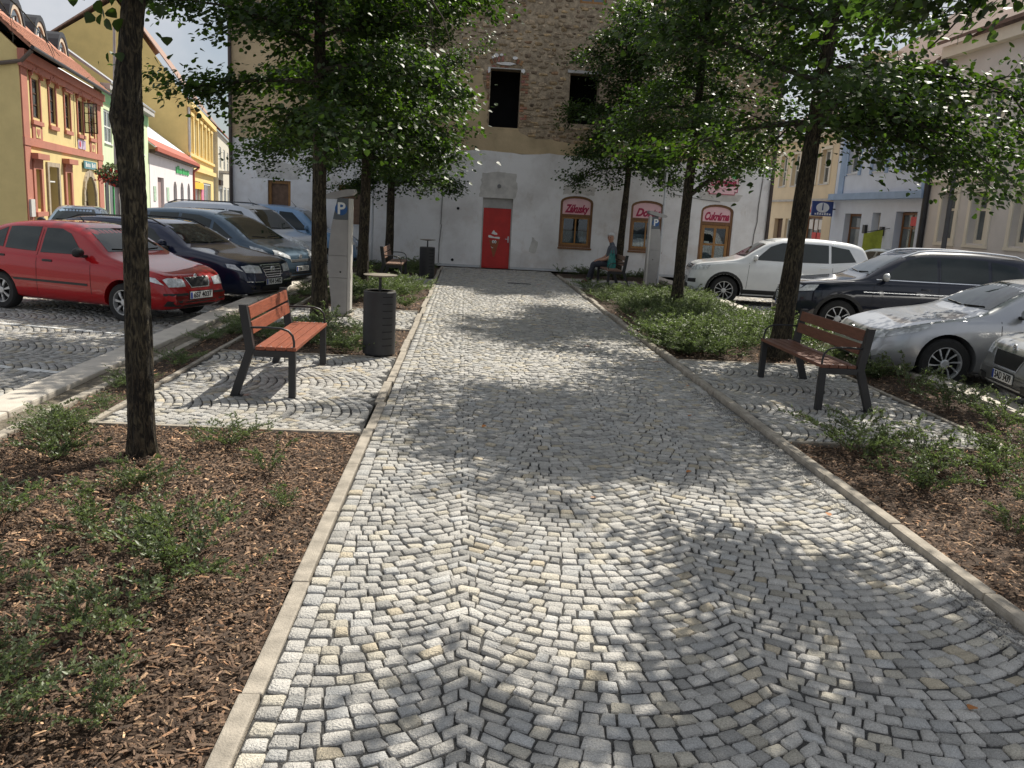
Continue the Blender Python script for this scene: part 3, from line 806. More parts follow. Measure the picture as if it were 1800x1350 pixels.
m_red = mat('red_door_paint', (0.52, 0.022, 0.018), 0.42, 0.10, 3, 0.08, 30)
m_wpaint = mat('white_paint', (0.8, 0.8, 0.78), 0.5, 0.05, 6)
m_zinc = mat('zinc_strip', (0.55, 0.56, 0.58), 0.45, 0.1, 5)
m_curt = mat('lace_curtain', (0.35, 0.42, 0.50), 0.9, 0.5, 26, stretch=(4, 1, .5))
m_greyplas = mat('grey_cement_plaster', (0.47, 0.46, 0.44), 0.92, 0.14, 3, 0.35, 40, detail=8)

def pane_material():
    m = bpy.data.materials.new('window_pane'); m.use_nodes = True; nt = m.node_tree; nt.nodes.clear()
    g = nt.nodes.new('ShaderNodeBsdfGlossy'); g.inputs['Roughness'].default_value = .02; g.inputs['Color'].default_value = (.9, .95, 1, 1)
    t = nt.nodes.new('ShaderNodeBsdfTransparent'); t.inputs['Color'].default_value = (.72, .76, .75, 1)
    fr = nt.nodes.new('ShaderNodeFresnel'); fr.inputs['IOR'].default_value = 1.55
    mx = nt.nodes.new('ShaderNodeMixShader'); o = nt.nodes.new('ShaderNodeOutputMaterial')
    nt.links.new(fr.outputs[0], mx.inputs[0]); nt.links.new(t.outputs[0], mx.inputs[1]); nt.links.new(g.outputs[0], mx.inputs[2]); nt.links.new(mx.outputs[0], o.inputs['Surface'])
    return m
m_pane = pane_material()
m_far = mat('distant_window_glass', (0.10, 0.12, 0.13), 0.08, 0.3, 1.5, spec=.8)

def part(fr, name, m, parent, *boxes):
    mb = MB()
    for b in boxes: fr.box(mb, *b)
    return mb.build(name, m, parent)

def window(fr, parent, u0, u1, z0, z1, d, mf, fw=.06, cols=2, rows=1, mp=None, dep=.06, name='window', sill=None, rowz=None):
    """framed window: outer frame, each pane its own sub-part"""
    mb = MB()
    for b in ((u0, u1, z0, z0 + fw), (u0, u1, z1 - fw, z1), (u0, u0 + fw, z0 + fw, z1 - fw), (u1 - fw, u1, z0 + fw, z1 - fw)): fr.box(mb, *b, d - dep, d)
    us = np.linspace(u0 + fw, u1 - fw, cols + 1); zs = np.linspace(z0 + fw, z1 - fw, rows + 1) if rowz is None else [z0 + fw] + list(rowz) + [z1 - fw]
    b2 = fw * .42
    for u in us[1:-1]: fr.box(mb, u - b2, u + b2, z0 + fw, z1 - fw, d - dep * .9, d - .006)
    for z in zs[1:-1]:
        for i in range(cols): fr.box(mb, us[i] + (b2 if i else 0), us[i + 1] - (b2 if i < cols - 1 else 0), z - b2 * .8, z + b2 * .8, d - dep * .85, d - .010)
    w = mb.build(name, mf, parent)
    for i in range(cols):
        for j in range(len(zs) - 1):
            p = MB(); fr.box(p, us[i], us[i + 1], zs[j], zs[j + 1], d - dep * .6, d - dep * .45); p.build('pane', mp or m_pane, w)
    if sill: s = MB(); fr.box(s, u0 - .06, u1 + .06, z0 - .05, z0 - .002, d - .02, d + sill[1]); s.build('sill', sill[0], w)
    return w

C = Frame((0, 27.6), (1, 0), (0, -1))
cb = empty('corner_building', (1.2, 27.6, 0))
tag(cb, 'white and stone-faced building closing the square, with red door and pastry shop', 'building')
# house roots sit at their base, so their parts are built in world space with an inverse translation
def wl(o, root):
    o.parent = root; o.matrix_parent_inverse = Matrix.Translation(-Vector(root.location)); return o
def wpart(fr, name, m, root, *boxes): return wl(part(fr, name, m, None, *boxes), root)
def wwin(fr, root, *a, **k): return wl(window(fr, None, *a, **k), root)

ZAK = arch(2.93, 3.97, .80, 2.22, 2.41); DOR = arch(5.19, 6.25, .80, 2.20, 2.39); CUK = arch(7.45, 8.5, .06, 2.18, 2.39)
RD = rect(.47, 1.42, .0, 2.21); WL1 = rect(-6.2, -5.5, 1.1, 2.38); WL2 = rect(-4.03, -3.1, 1.16, 2.36)
H1 = rect(.54, 1.46, 4.36, 6.08); H2 = rect(2.99, 3.9, 4.6, 6.09); H3 = rect(3.13, 3.95, 8.12, 9.2)
HT = 9.3
mb = MB(); C.slab(mb, [(-7.36, .0), (9.7, .0), (9.7, HT), (-7.36, HT)], [RD, WL1, WL2, ZAK, DOR, CUK, H1, H2, H3], -.55, -.065)
C.box(mb, -7.36, -7.0, 0, HT, -10, -.55); C.box(mb, 9.3, 9.7, 0, HT, -10, -.55); C.box(mb, -7, 9.3, 0, HT, -10, -9.7)
C.box(mb, -7, 9.3, 3.4, 3.6, -9.7, -.55); C.box(mb, -7, 9.3, HT - .2, HT, -9.7, -.55)
wl(mb.build('stone_core_wall', m_mortar, None), cb)
# lower white plaster coat with an uneven top edge
top = [(u, 3.62 + .02 * math.sin(u * 3) + rng.normal(0, .012)) for u in np.linspace(9.7, -7.36, 60)]
mb = MB()
outline = [(-7.36, .09), (.47, .09), (.47, 2.21), (1.42, 2.21), (1.42, .09), (7.45, .09)] + CUK[2:][::-1] + [(8.5, .09), (9.7, .09)] + top
C.slab(mb, outline, [WL1, WL2, ZAK, DOR], -.064, 0)
wl(mb.build('white_plaster', m_white, None), cb)
# ochre plaster left on the storey above, broken edge
ey = [(9.7, 4.5), (8.6, 4.32), (7.4, 4.45), (6.2, 4.2), (5.0, 4.28), (4.2, 4.02), (3.25, 3.99), (2.56, 4.07), (2.01, 4.07), (1.7, 4.17), (1.52, 4.23), (1.46, 4.31), (.54, 4.31), (.50, 4.43), (.47, 4.7), (.51, 5.0), (.41, 5.4), (.29, 5.76), (.22, 5.94), (.1, 5.86), (0, 5.82), (-.16, 5.91),
      (-.5, 6.15), (-1.1, 6.0), (-1.9, 6.35), (-3, 6.2), (-4.2, 6.6), (-5.4, 6.4), (-6.4, 6.7), (-7.36, 6.5)]
fe = []
for i in range(len(ey) - 1):
    a, b = ey[i], ey[i + 1]; L = math.hypot(b[0] - a[0], b[1] - a[1]); n = max(1, int(L / .09))
    for k in range(n):
        f = k / n; j = .028 if not (a[1] == 4.31 and b[1] == 4.31) else 0
        fe.append((a[0] + (b[0] - a[0]) * f + rng.normal(0, j) * (1 if k else 0), a[1] + (b[1] - a[1]) * f + rng.normal(0, j) * (1 if k else 0)))
fe.append(ey[-1])
mb = MB(); C.slab(mb, [(-7.36, 3.60), (9.7, 3.60)] + fe, [], -.064, -.014)
wl(mb.build('ochre_plaster', m_ochre, None), cb)
def in_poly(x, y, P):
    c = False; j = len(P) - 1
    for i in range(len(P)):
        if (P[i][1] > y) != (P[j][1] > y) and x < (P[j][0] - P[i][0]) * (y - P[i][1]) / (P[j][1] - P[i][1]) + P[i][0]: c = not c
        j = i
    return c
OCH = [(-7.36, 3.6), (9.7, 3.6)] + fe
def hits(u0, u1, z0, z1, h): return u1 > h[0][0] - .02 and u0 < h[1][0] + .02 and z1 > h[0][1] - .02 and z0 < h[2][1] + .02
# rubble stones of the exposed wall
stones = []; z = 3.7
while z < HT - .1:
    hrow = rng.uniform(.075, .15); u = -7.3 + rng.uniform(0, .1)
    while u < 9.6:
        big = rng.random() < .07
        w = rng.uniform(.10, .34) * (1.5 if big else 1); h = hrow * rng.uniform(.55, 1.25) * (1.3 if big else 1)
        cx_, cz_ = u + w / 2, z + hrow / 2 + rng.normal(0, .04)
        if not in_poly(cx_, cz_, OCH) and not any(hits(cx_ - w / 2, cx_ + w / 2, cz_ - h / 2, cz_ + h / 2, q) for q in (H1, H2, H3)) and rng.random() < .86 and not (.36 < cx_ < 1.66 and 4.2 < cz_ < 6.5):
            stones.append((cx_, cz_, w * .93, h * .88))
        u += w + rng.uniform(.005, .03)
    z += hrow + .008
def stone_arr(s):
    cx_, cz_, w, h = s; n = 8; a = np.linspace(0, 2 * math.pi, n, endpoint=False) + rng.uniform(-.25, .25, n)
    ca, sa = np.cos(a), np.sin(a); k = 1 / np.maximum(np.abs(ca), np.abs(sa)) ** .7 * rng.uniform(.70, 1.08, n)
    pu, pz = ca * k * w / 2, sa * k * h / 2; pr = rng.uniform(.003, .018)
    V = []
    for s_, d in ((1.0, -.07), (.93, -.065 + pr), (.6, -.062 + pr + .008)):
        for i in range(n): V.append(C.P(cx_ + pu[i] * s_, cz_ + pz[i] * s_, d + rng.normal(0, .003)))
    Fq = [(l * n + i, l * n + (i + 1) % n, (l + 1) * n + (i + 1) % n, (l + 1) * n + i) for l in range(2) for i in range(n)]
    t = 2 * n; Fq += [(t, t + 1, t + 2, t + 3), (t, t + 3, t + 4, t + 7), (t + 4, t + 5, t + 6, t + 7)]
    b = math.exp(rng.normal(.08, .26)); k = rng.random()
    col = np.array([1.0, .97, .92] if k < .62 else ([1.2, 1.08, .85] if k < .82 else ([.62, .58, .56] if k < .96 else [1.1, .85, .7]))) * b
    return np.array([tuple(v) for v in V]), np.array(Fq), np.tile(np.clip(col, .3, 2), (len(V), 1))
sc_ = [(-(s[2] * s[3]) if (-.9 < s[0] < 4.2 and s[1] < 8.1) else 1) for s in stones]
idx = np.argsort(sc_); own = set(idx[:300].tolist())
Vs, Fs, Cs, k0 = [], [], [], 0
for i, s in enumerate(stones):
    V, Fq, Cc = stone_arr(s)
    if i in own:
        c0 = V.mean(0); o = link('stone', npmesh('stone', V - c0, Fq, Cc), m_rubble); o.parent = cb; o.location = Vector(c0) - Vector(cb.location)
    else:
        Vs.append(V); Fs.append(Fq + k0); Cs.append(Cc); k0 += len(V)
o = link('stone_field', npmesh('stone_field', np.concatenate(Vs), np.concatenate(Fs), np.concatenate(Cs)), m_rubble); tag(wl(o, cb), kind='stuff')
# brick jamb and relieving arch of the empty opening
def brick(u, z, w, h, d1, ang=0.0):
    mb = MB().bbox((-w / 2, -.06, -h / 2), (w / 2, .03 + d1, h / 2), .006)
    o = mb.build('brick', m_brick, cb); me = o.data
    ca = me.color_attributes.new('Col', 'FLOAT_COLOR', 'POINT'); b = rng.uniform(.6, 1.15); cc = (b, b * rng.uniform(.9, 1.2), b * rng.uniform(.9, 1.4), 1)
    if rng.random() < .5: cc = (b * .95, b * 1.5, b * 1.7, 1)
    ca.data.foreach_set('color', list(cc) * len(me.vertices))
    p = C.P(u, z, -.06); o.location = p - Vector(cb.location); o.rotation_euler = (0, -ang, math.pi)
z = 4.42
while z < 6.05:
    brick(1.54 + rng.normal(0, .008), z, .13, .066, rng.uniform(-.015, .0))
    if rng.random() < .7: brick(1.66 + rng.normal(0, .008), z, .09, .062, rng.uniform(-.02, -.005))
    if z > 5.0: brick(.46 + rng.normal(0, .008), z, .10, .064, rng.uniform(-.02, -.005))
    z += .078
for i in range(9):
    a = R(62) + R(56) * i / 8; brick(1.0 + .98 * math.cos(a), 5.52 + .86 * math.sin(a), .075, .14, -.005, math.pi / 2 - a)
for i in range(7): brick(.62 + i * .13, 6.14, .12, .06, -.01)
def blob(u, z, ru, rz):
    n = 11; return [(u + ru * math.cos(a) * rng.uniform(.7, 1.1), z + rz * math.sin(a) * rng.uniform(.6, 1.1)) for a in np.linspace(0, 2 * math.pi, n, endpoint=False)]
for b in ((.67, 6.46, .09, .06), (.84, 6.49, .06, .04), (1.25, 6.42, .10, .055), (.58, 6.4, .05, .04), (1.0, 6.24, .30, .05), (.48, 6.02, .05, .09), (1.52, 6.05, .06, .07)):
    mb = MB(); C.slab(mb, blob(*b), [], -.06, -.012); wl(mb.build('plaster_patch', m_white, None), cb)
for b in ((.44, 1.56, 6.085, 6.115, -.5, -.03), (2.9, 3.98, 6.095, 6.18, -.5, -.02)): wpart(C, 'lintel', m_greyplas, cb, b)
wpart(C, 'stone_sill', m_ochre, cb, (.50, 1.47, 4.30, 4.355, -.5, -.008))
# red door
m_patch = mat('cement_patch', (0.60, 0.575, 0.54), 0.92, 0.14, 4, 0.4, 40, detail=9)
for P_ in ([(.36, 2.215), (1.5, 2.215), (1.53, 2.6), (1.46, 2.98), (1.0, 3.02), (.42, 2.97), (.38, 2.6)], [(3.0, 2.43), (3.5, 2.47), (3.95, 2.43), (4.02, 2.7), (3.6, 2.78), (2.98, 2.72)], [(-6.5, 2.42), (-5.3, 2.42), (-5.1, 2.8), (-5.9, 3.0), (-6.6, 2.85)], [(2.0, .6), (2.2, .55), (2.3, .9), (2.1, 1.05)], [(7.35, 2.5), (8.6, 2.5), (8.75, 2.72), (7.3, 2.75)]):
    q = []
    for i in range(len(P_)):
        a, b = P_[i], P_[(i + 1) % len(P_)]
        for f in np.linspace(0, 1, 6)[:-1]: q.append((a[0] + (b[0] - a[0]) * f + rng.normal(0, .014), max(a[1] + (b[1] - a[1]) * f + rng.normal(0, .014), 2.212 if a[1] == b[1] == 2.215 else 0)))
    mb = MB(); C.slab(mb, q, [], -.01, .003); wl(mb.build('cement_patch', m_patch, None), cb)
wpart(C, 'door_panel_above', m_greyplas, cb, (.472, 1.418, 1.90, 2.205, -.5, -.10))
wpart(C, 'door_frame', m_greyplas, cb, (.472, .508, 0, 1.898, -.5, -.07), (1.385, 1.418, 0, 1.898, -.5, -.07))
door = wpart(C, 'door', m_red, cb, (.51, 1.383, .015, 1.895, -.17, -.11)); door['label'] = 'bright red steel door with a painted ice cream cone'
def dpart(name, m, poly, d=-.104):
    mb = MB(); C.slab(mb, poly, [], -.112, d); o = mb.build(name, m, None); o.parent = door; return o
ell = lambda u, z, a, b, n=14: [(u + a * math.cos(t), z + b * math.sin(t)) for t in np.linspace(0, 2 * math.pi, n, endpoint=False)]
m_cone = mat('painted_cone', (.30, .085, .03), .5, .1, 8)
dpart('cone', m_cone, [(.72, .92), (.78, .88), (1.0, .88), (1.06, .93), (.91, .37), (.87, .37)])
dpart('cream_scoop', m_wpaint, [(.69, 1.0), (.72, .97), (.9, .96), (1.05, .94), (1.07, .98), (1.04, 1.01), (.88, 1.0), (.76, 1.05), (.70, 1.05)])
dpart('cream_peak', m_wpaint, [(.79, 1.10), (.9, 1.07), (.98, 1.07), (.97, 1.12), (.90, 1.16), (.865, 1.22), (.83, 1.18)])
for u in (.855, .925):
    dpart('eye', m_wpaint, ell(u, .85, .036, .052), -.101); dpart('pupil', m_dark, ell(u + .005, .845, .012, .022), -.0985)
dpart('smile', m_wpaint, [(.79, .68), (.84, .645), (.87, .655), (.86, .668), (.835, .665), (.795, .695)], -.101)
hm = MB().tube([C.P(1.33, .95, -.11), C.P(1.33, .95, -.05), C.P(1.23, .95, -.05)], .011, 8); ho = hm.build('handle', m_zinc, None, True); ho.parent = door
hp = MB(); C.box(hp, 1.31, 1.35, .84, 1.04, -.111, -.104); hp.build('handle_plate', m_zinc, door)
wpart(C, 'base_flashing', m_zinc, cb, (-7.3, .46, .015, .085, -.06, .012), (1.43, 7.43, .015, .085, -.06, .012), (8.52, 9.6, .015, .085, -.06, .012))
# pastry shop windows with pink lunettes
def shop_window(pts, u0, u1, z0, zs, zt, word, isdoor=False):
    fw = .075
    inner = arch(u0 + fw, u1 - fw, z0 + (.0 if isdoor else fw), zs - .02, zt - fw)
    mb = MB()
    if isdoor:
        out = [(u0, z0), (u0 + fw, z0)] + [(u0 + fw, 1.74), (u1 - fw, 1.74), (u1 - fw, z0), (u1, z0)] + pts[2:]
        C.slab(mb, out, [arch(u0 + fw, u1 - fw, 1.84, zs - .02, zt - fw)], -.14, -.045)
    else:
        C.slab(mb, pts, [rect(u0 + fw, u1 - fw, z0 + fw, 1.76), arch(u0 + fw, u1 - fw, 1.84, zs - .02, zt - fw)], -.14, -.045)
    f = wl(mb.build('door_surround' if isdoor else 'window', m_brownwood, None), cb)
    mb = MB(); C.slab(mb, arch(u0 + fw - .01, u1 - fw + .01, 1.83, zs - .02, zt - fw + .01), [], -.12, -.075); s = mb.build('sign_panel', m_pink, None); s.parent = f
    L_ = lettering(word, m_crim, f, C.mat4((u0 + u1) / 2, 2.0, -.072), .34, (u1 - u0) * .76, .38, .016)
    if isdoor:
        w = window(C, None, u0 + fw + .01, u1 - fw - .01, z0 + .02, 1.73, -.075, m_wood, .09, 2, 1, None, .05, 'door', rowz=[.52, 1.12])
        wl(w, cb)
        mb = MB(); C.box(mb, u0 + fw + .08, u1 - fw - .08, z0 + .1, .5, -.115, -.09); o = mb.build('door_board', m_wood, w)
        mb = MB().tube([C.P(u0 + .13, .62, -.074), C.P(u0 + .13, .62, -.03), C.P(u0 + .13, .78, -.03), C.P(u0 + .13, .78, -.074)], .011, 6); mb.build('handle', mat('brass', (.6, .4, .12), .3, .1, 5, metal=1), w, True)
        for q in ((u0 + .20, u0 + .36, 1.165, 1.22), (u0 + .60, u0 + .74, .60, .68), (u0 + .82, u0 + .90, .60, .66)):
            mb = MB(); C.box(mb, *q, -.103, -.098); mb.build('notice', m_wpaint, w)
        cz = (.56, 1.08)
    else:
        w = window(C, None, u0 + fw + .004, u1 - fw - .004, z0 + fw + .004, 1.755, -.075, m_wood, .055, 2, 1, None, .05, 'casement')
        w.parent = f; cz = (z0 + .14, z0 + .52)
        mb = MB(); C.box(mb, u0 - .02, u1 + .02, z0 - .06, z0 - .002, -.14, .05); mb.build('sill', m_brownwood, f)
    n = 60; us = np.linspace(u0 + .12, u1 - .12, n); V = []
    for z_ in (cz[0], cz[1]):
        for i, u in enumerate(us): V.append(C.P(u, z_, -.20 + .012 * math.sin(i * 1.7) + .006 * math.sin(i * .6)))
    me = npmesh('curtain', np.array([tuple(v) for v in V]), np.array([(i, i + 1, n + i + 1, n + i) for i in range(n - 1)]))
    o = link('curtain', me, m_curt, None); o.parent = f
    return f
m_brownwood = mat('brown_wood_frame', (0.19, 0.085, 0.03), 0.5, 0.25, 9, 0.15, 60, stretch=(6, 6, .6))
shop_window(ZAK, 2.93, 3.97, .80, 2.22, 2.41, 'Zákusky')['label'] = 'brown arched window with pink panel reading Zákusky'
shop_window(DOR, 5.19, 6.25, .80, 2.20, 2.39, 'Dorty')['label'] = 'brown arched window with pink panel reading Dorty'
shop_window(CUK, 7.45, 8.5, .06, 2.18, 2.39, 'Cukrárna', True)['label'] = 'brown arched shop doorway with pink panel reading Cukrárna'
mb = MB(); C.box(mb, 5.3, 9.2, .02, 2.5, -3.2, -3.1); C.box(mb, -7, 5.1, .02, 2.5, -2.2, -2.1); C.box(mb, -7, 9.2, 0.01, .05, -3.1, -.56)
wl(mb.build('room_partition', m_dark, None), cb)
mb = MB(); C.box(mb, .2, 4.4, 4.2, 6.6, -1.6, -1.5); wl(mb.build('dark_room_wall', m_dark, None), cb)
# wooden shuttered openings at the left
for (u0, u1, z0, z1) in ((-6.2, -5.5, 1.1, 2.38), (-4.03, -3.1, 1.16, 2.36)):
    mb = MB(); f = .09
    for b in ((u0, u1, z1 - f, z1), (u0, u0 + f, z0, z1 - f), (u1 - f, u1, z0, z1 - f)): C.box(mb, *b, -.3, -.10)
    w = wl(mb.build('window', m_wood, None), cb)
    mb = MB(); C.box(mb, u0 + f, u1 - f, z0, z1 - f, -.25, -.16); o = mb.build('shutter_board', mat('brown_board', (.16, .095, .06), .7, .25, 8, .2, 50), w)
    mb = MB(); C.box(mb, u0 - .03, u1 + .03, z0 - .04, z0 - .002, -.3, .03); mb.build('sill', m_zinc, w)
# upper window just cut by the picture top
wwin(C, cb, 3.14, 3.94, 8.13, 9.19, -.14, m_wood, .07, 2, 2, m_far)
wpart(C, 'brick_window_head', m_mortar, cb, (3.0, 4.1, 9.2, 9.28, -.5, -.05))
# oval shop plaque and its bracket rod
u0, u1, z0, z1 = 7.54, 8.55, 2.70, 3.30; n_ = .09
pl = [(u0 + n_, z0), (u1 - n_, z0), (u1 - n_, z0 + n_ * .6), (u1, z0 + n_), (u1, z1 - n_), (u1 - n_, z1 - n_ * .6), (u1 - n_, z1), (u0 + n_, z1), (u0 + n_, z1 - n_ * .6), (u0, z1 - n_), (u0, z0 + n_), (u0 + n_, z0 + n_ * .6)]
pq = empty('shop_plaque', C.P(8.04, 3.0, .0)); tag(pq, 'pink notched wall plaque reading Cukrárna above the shop door', 'sign')
mb = MB(); C.slab(mb, pl, [], .004, .03); wl(mb.build('rim', m_crim, None), pq)
cpl = [(8.045 + (a - 8.045) * .955, 3.0 + (b - 3.0) * .93) for a, b in pl]
mb = MB(); C.slab(mb, cpl, [], .03, .036); wl(mb.build('board', m_pink, None), pq)
o = lettering('Cukrárna', m_crim, None, Matrix.Identity(4), .30, .82, .38, .014); o.parent = pq; o.matrix_parent_inverse = Matrix.Translation(-Vector(pq.location)); o.matrix_basis = C.mat4(8.05, 3.07, .040)
mb = MB()
for s in (-1, 1): mb.tube([C.P(8.05 + s * t * .22, 2.86 + .03 * math.sin(t * 5), .042) for t in np.linspace(0, 1, 9)], .006, 4)
wl(mb.build('flourish', m_crim, None), pq)
mb = MB(); C.slab(mb, ell(8.42, 3.27, .10, .08), [], .04, .055); wl(mb.build('green_leaf_mark', mat('leaf_green_paint', (.05, .45, .10), .5, .05, 4), None), pq)
# downpipes, cable, lamp ring, vents
for (u, z1, lab) in ((-7.30, 9.2, 'dark downpipe at the left corner of the white building'), (9.62, 9.2, 'dark downpipe at the right corner of the white building')):
    p = C.P(u, 0, .07); o = MB().tube([(p.x, p.y, .05), (p.x, p.y, 1.5), (p.x, p.y, 3.0), (p.x, p.y, z1)], .055, 10).build('downpipe', m_brownpipe, None, True)
    tag(o, lab, 'downpipe')
def cable(name, pts, r, lab):
    o = MB().tube([C.P(u, z, .012 + r) for u, z in pts], r, 6).build(name, mat('grey_conduit', (.22, .21, .20), .7, .2, 8), None, True); tag(o, lab, 'cable')
cable('wall_cable', [(-.86, .1), (-.85, .7), (-.80, 1.3), (-.82, 1.32), (-.80, 2.2), (-.84, 2.8), (-.83, 3.6)], .014, 'thin grey cable climbing the white wall left of the red door')
cable('wall_cable', [(9.2, .7), (9.22, 1.5), (9.28, 1.9), (9.27, 2.4), (9.32, 3.2), (9.34, 3.7)], .016, 'grey cable on the white wall near its right corner')
cable('bracket_rod', [(6.5, 2.62), (7.6, 2.50), (8.02, 2.47)], .012, 'thin rod on the wall above the shop doorway')
mb = MB().lathe([(.055, 0), (.062, .02), (.045, .03), (.035, .02)], (0, 0, 0), 14); o = mb.build('wall_ring', mat('grey_iron', (.2, .2, .2), .6, .2, 6), None, True)
o.matrix_world = C.mat4(.96, 2.58, .0); tag(o, 'round grey fitting on the wall above the red door', 'fitting')
for u, z, lab in ((-.3, 1.83, 'upper black vent hole left of the red door'), (-.42, .22, 'lower black vent hole left of the red door near the ground')):
    mb = MB().lathe([(.03, 0), (.045, .0), (.045, .012), (.03, .012)], (0, 0, 0), 12); o = mb.build('wall_vent', m_dark, None); o.matrix_world = C.mat4(u, z, .001); tag(o, lab, 'vent')
# roof
mb = MB(); mb.add([(-7.7, 27.2, HT), (10.0, 27.2, HT), (10.0, 38, HT), (-7.7, 38, HT), (-7.7, 27.2, HT + .15), (10, 27.2, HT + .15), (10, 38, HT + .15), (-7.7, 38, HT + .15), (-3, 33, HT + 3.6), (5.5, 33, HT + 3.6)],
    [(0, 3, 2, 1), (0, 1, 5, 4), (1, 2, 6, 5), (2, 3, 7, 6), (3, 0, 4, 7), (4, 5, 9, 8), (5, 6, 9), (6, 7, 8, 9), (7, 4, 8)])
m_tile = mat('red_roof_tiles', (.40, .14, .08), .85, .25, 6, .5, 40)
wl(mb.build('roof', m_tile, None), cb)
# ------------------------------------------------------------------ houses left of the square
LO, LU, LN = Vector((-15, 30)), Vector((-.205, .979)), Vector((.979, .205))
def lframe(d=0.0): return Frame(tuple(LO + LN * d), tuple(LU), tuple(LN))
A = lframe()
m_yel = mat('warm_yellow_render', (0.72, 0.575, 0.265), 0.88, 0.06, 1.5, 0.15, 40)
m_rose = mat('rose_red_render', (0.47, 0.19, 0.135), 0.88, 0.08, 2, 0.15, 40)
m_dframe = mat('dark_brown_frames', (0.07, 0.035, 0.02), 0.6, 0.2, 6)
m_slate = mat('black_sheet_metal', (0.025, 0.026, 0.03), 0.5, 0.2, 4)
m_stoneq = mat('sandstone_surround', (0.42, 0.35, 0.26), 0.9, 0.18, 6, 0.3, 50)
m_tile2 = mat('orange_clay_tiles', (.44, .20, .13), .85, .25, 5, .3, 40)

def house(name, label, fr, u0, u1, ze, depth, m, holes=(), thick=.35, d0=0.0):
    root = empty(name, fr.P((u0 + u1) / 2, 0, d0)); tag(root, label, 'house')
    mb = MB(); flush = [h for h in holes if h[0][1] < .02]; mid = [h for h in holes if h[0][1] >= .02]
    out = [(u0, -.11)]
    for h in sorted(flush, key=lambda h: h[0][0]):
        out += [(h[0][0], -.11)] + [p for p in [(h[0][0], max(h[0][1], -.1))]][:0] + h[2:][::-1] + [(h[1][0], -.11)]
    out += [(u1, -.11), (u1, ze), (u0, ze)]
    fr.slab(mb, out, mid, d0 - thick, d0)
    fr.box(mb, u0, u0 + .3, -.11, ze, d0 - depth, d0 - thick); fr.box(mb, u1 - .3, u1, -.11, ze, d0 - depth, d0 - thick); fr.box(mb, u0 + .3, u1 - .3, -.11, ze, d0 - depth, d0 - depth + .3)
    fr.box(mb, u0 + .3, u1 - .3, ze - .2, ze, d0 - depth + .3, d0 - thick)
    wl(mb.build('wall', m, None), root)
    mb = MB(); fr.box(mb, u0 + .31, u1 - .31, -.1, ze - .21, d0 - thick - .35, d0 - thick - .3); wl(mb.build('dark_interior', m_dark, None), root)
    return root
def gable_roof(fr, root, u0, u1, ze, zr, d_e, d_r, d_b, m, over=.12, th=.12, name='roof'):
    """pitched roof: eave at depth d_e, ridge d_r, back eave d_b"""
    mb = MB(); sec = [(d_e, ze), (d_r, zr), (d_b, ze), (d_b, ze + th), (d_r, zr + th * 1.4), (d_e, ze + th)]
    n = len(sec); vs = [fr.P(u0 - over, z, d) for d, z in sec] + [fr.P(u1 + over, z, d) for d, z in sec]
    mb.add(vs, [(0, 1, 4, 5), (1, 2, 3, 4), (n, n + 5, n + 4, n + 1), (n + 1, n + 4, n + 3, n + 2)] + [(i, (i + 1) % n, n + (i + 1) % n, n + i) for i in range(n)])
    return wl(mb.build(name, m, None), root)
def gable_wall(fr, root, u, ze, zr, d_e, d_r, d_b, m, th=.3, name='gable'):
    mb = MB(); sec = [(d_e, ze), (d_r, zr), (d_b, ze)]
    mb.add([fr.P(u, z, d) for d, z in sec] + [fr.P(u + th, z, d) for d, z in sec], [(0, 1, 2), (3, 5, 4), (0, 3, 4, 1), (1, 4, 5, 2), (2, 5, 3, 0)])
    return wl(mb.build(name, m, None), root)

# --- yellow and rose house
WU = [(2.5, 3.6), (4.95, 5.95), (7.4, 8.35), (9.75, 10.8), (12.15, 13.15)]
GW = [(2.35, 3.1), (7.05, 7.8)]; DR = (4.3, 5.75); AR = (10.35, 12.75)
holes = [rect(a, b, 4.2, 5.55) for a, b in WU] + [rect(a, b, 1.0, 2.4) for a, b in GW]
holes += [rect(DR[0], DR[1], -.1, 2.55), arch(AR[0], AR[1], -.1, 1.25, 2.36, 14)]
hA = house('townhouse', 'yellow townhouse with rose-red trim and black arched dormers', A, 1.2, 14.9, 6.3, 9, m_yel, holes)
gable_roof(A, hA, 1.2, 14.9, 6.32, 10.5, .42, -4.3, -9.4, m_tile2)
gable_wall(A, hA, 1.2, 6.3, 10.3, -.0, -4.3, -9.0, m_yel)
# single tile courses on the visible roof strip
for k in range(7):
    d = .42 - k * .20; z = 6.32 + (.42 - d) * .886 + .125
    mb = MB(); vs = [A.P(u, z + zz, dd) for u in (1.05, 15.05) for dd, zz in ((d + .02, .012), (d + .02, .05), (d - .20, .19), (d - .20, .17))]
    mb.add(vs, [(0, 1, 2, 3), (7, 6, 5, 4), (0, 4, 5, 1), (1, 5, 6, 2), (2, 6, 7, 3), (3, 7, 4, 0)]); wl(mb.build('tile_course', m_tile2, None), hA)
wpart(A, 'cornice', m_rose, hA, (1.1, 15.0, 5.98, 6.3, .002, .22)); wpart(A, 'cornice_moulding', m_rose, hA, (1.1, 15.0, 5.75, 5.978, .002, .12))
o = MB().tube([A.P(1.0, 6.34, .5), A.P(15.1, 6.34, .5)], .07, 8).build('gutter', m_slate, None, True); wl(o, hA)
wpart(A, 'belt_course', m_rose, hA, (1.2, 14.9, 3.18, 3.45, .002, .07))
for a, b in ((1.25, 2.0), (13.75, 14.85)):
    wpart(A, 'pilaster', m_rose, hA, (a, b, .4, 3.178, .002, .045)); wpart(A, 'pilaster', m_rose, hA, (a, b, 3.452, 5.748, .002, .045))
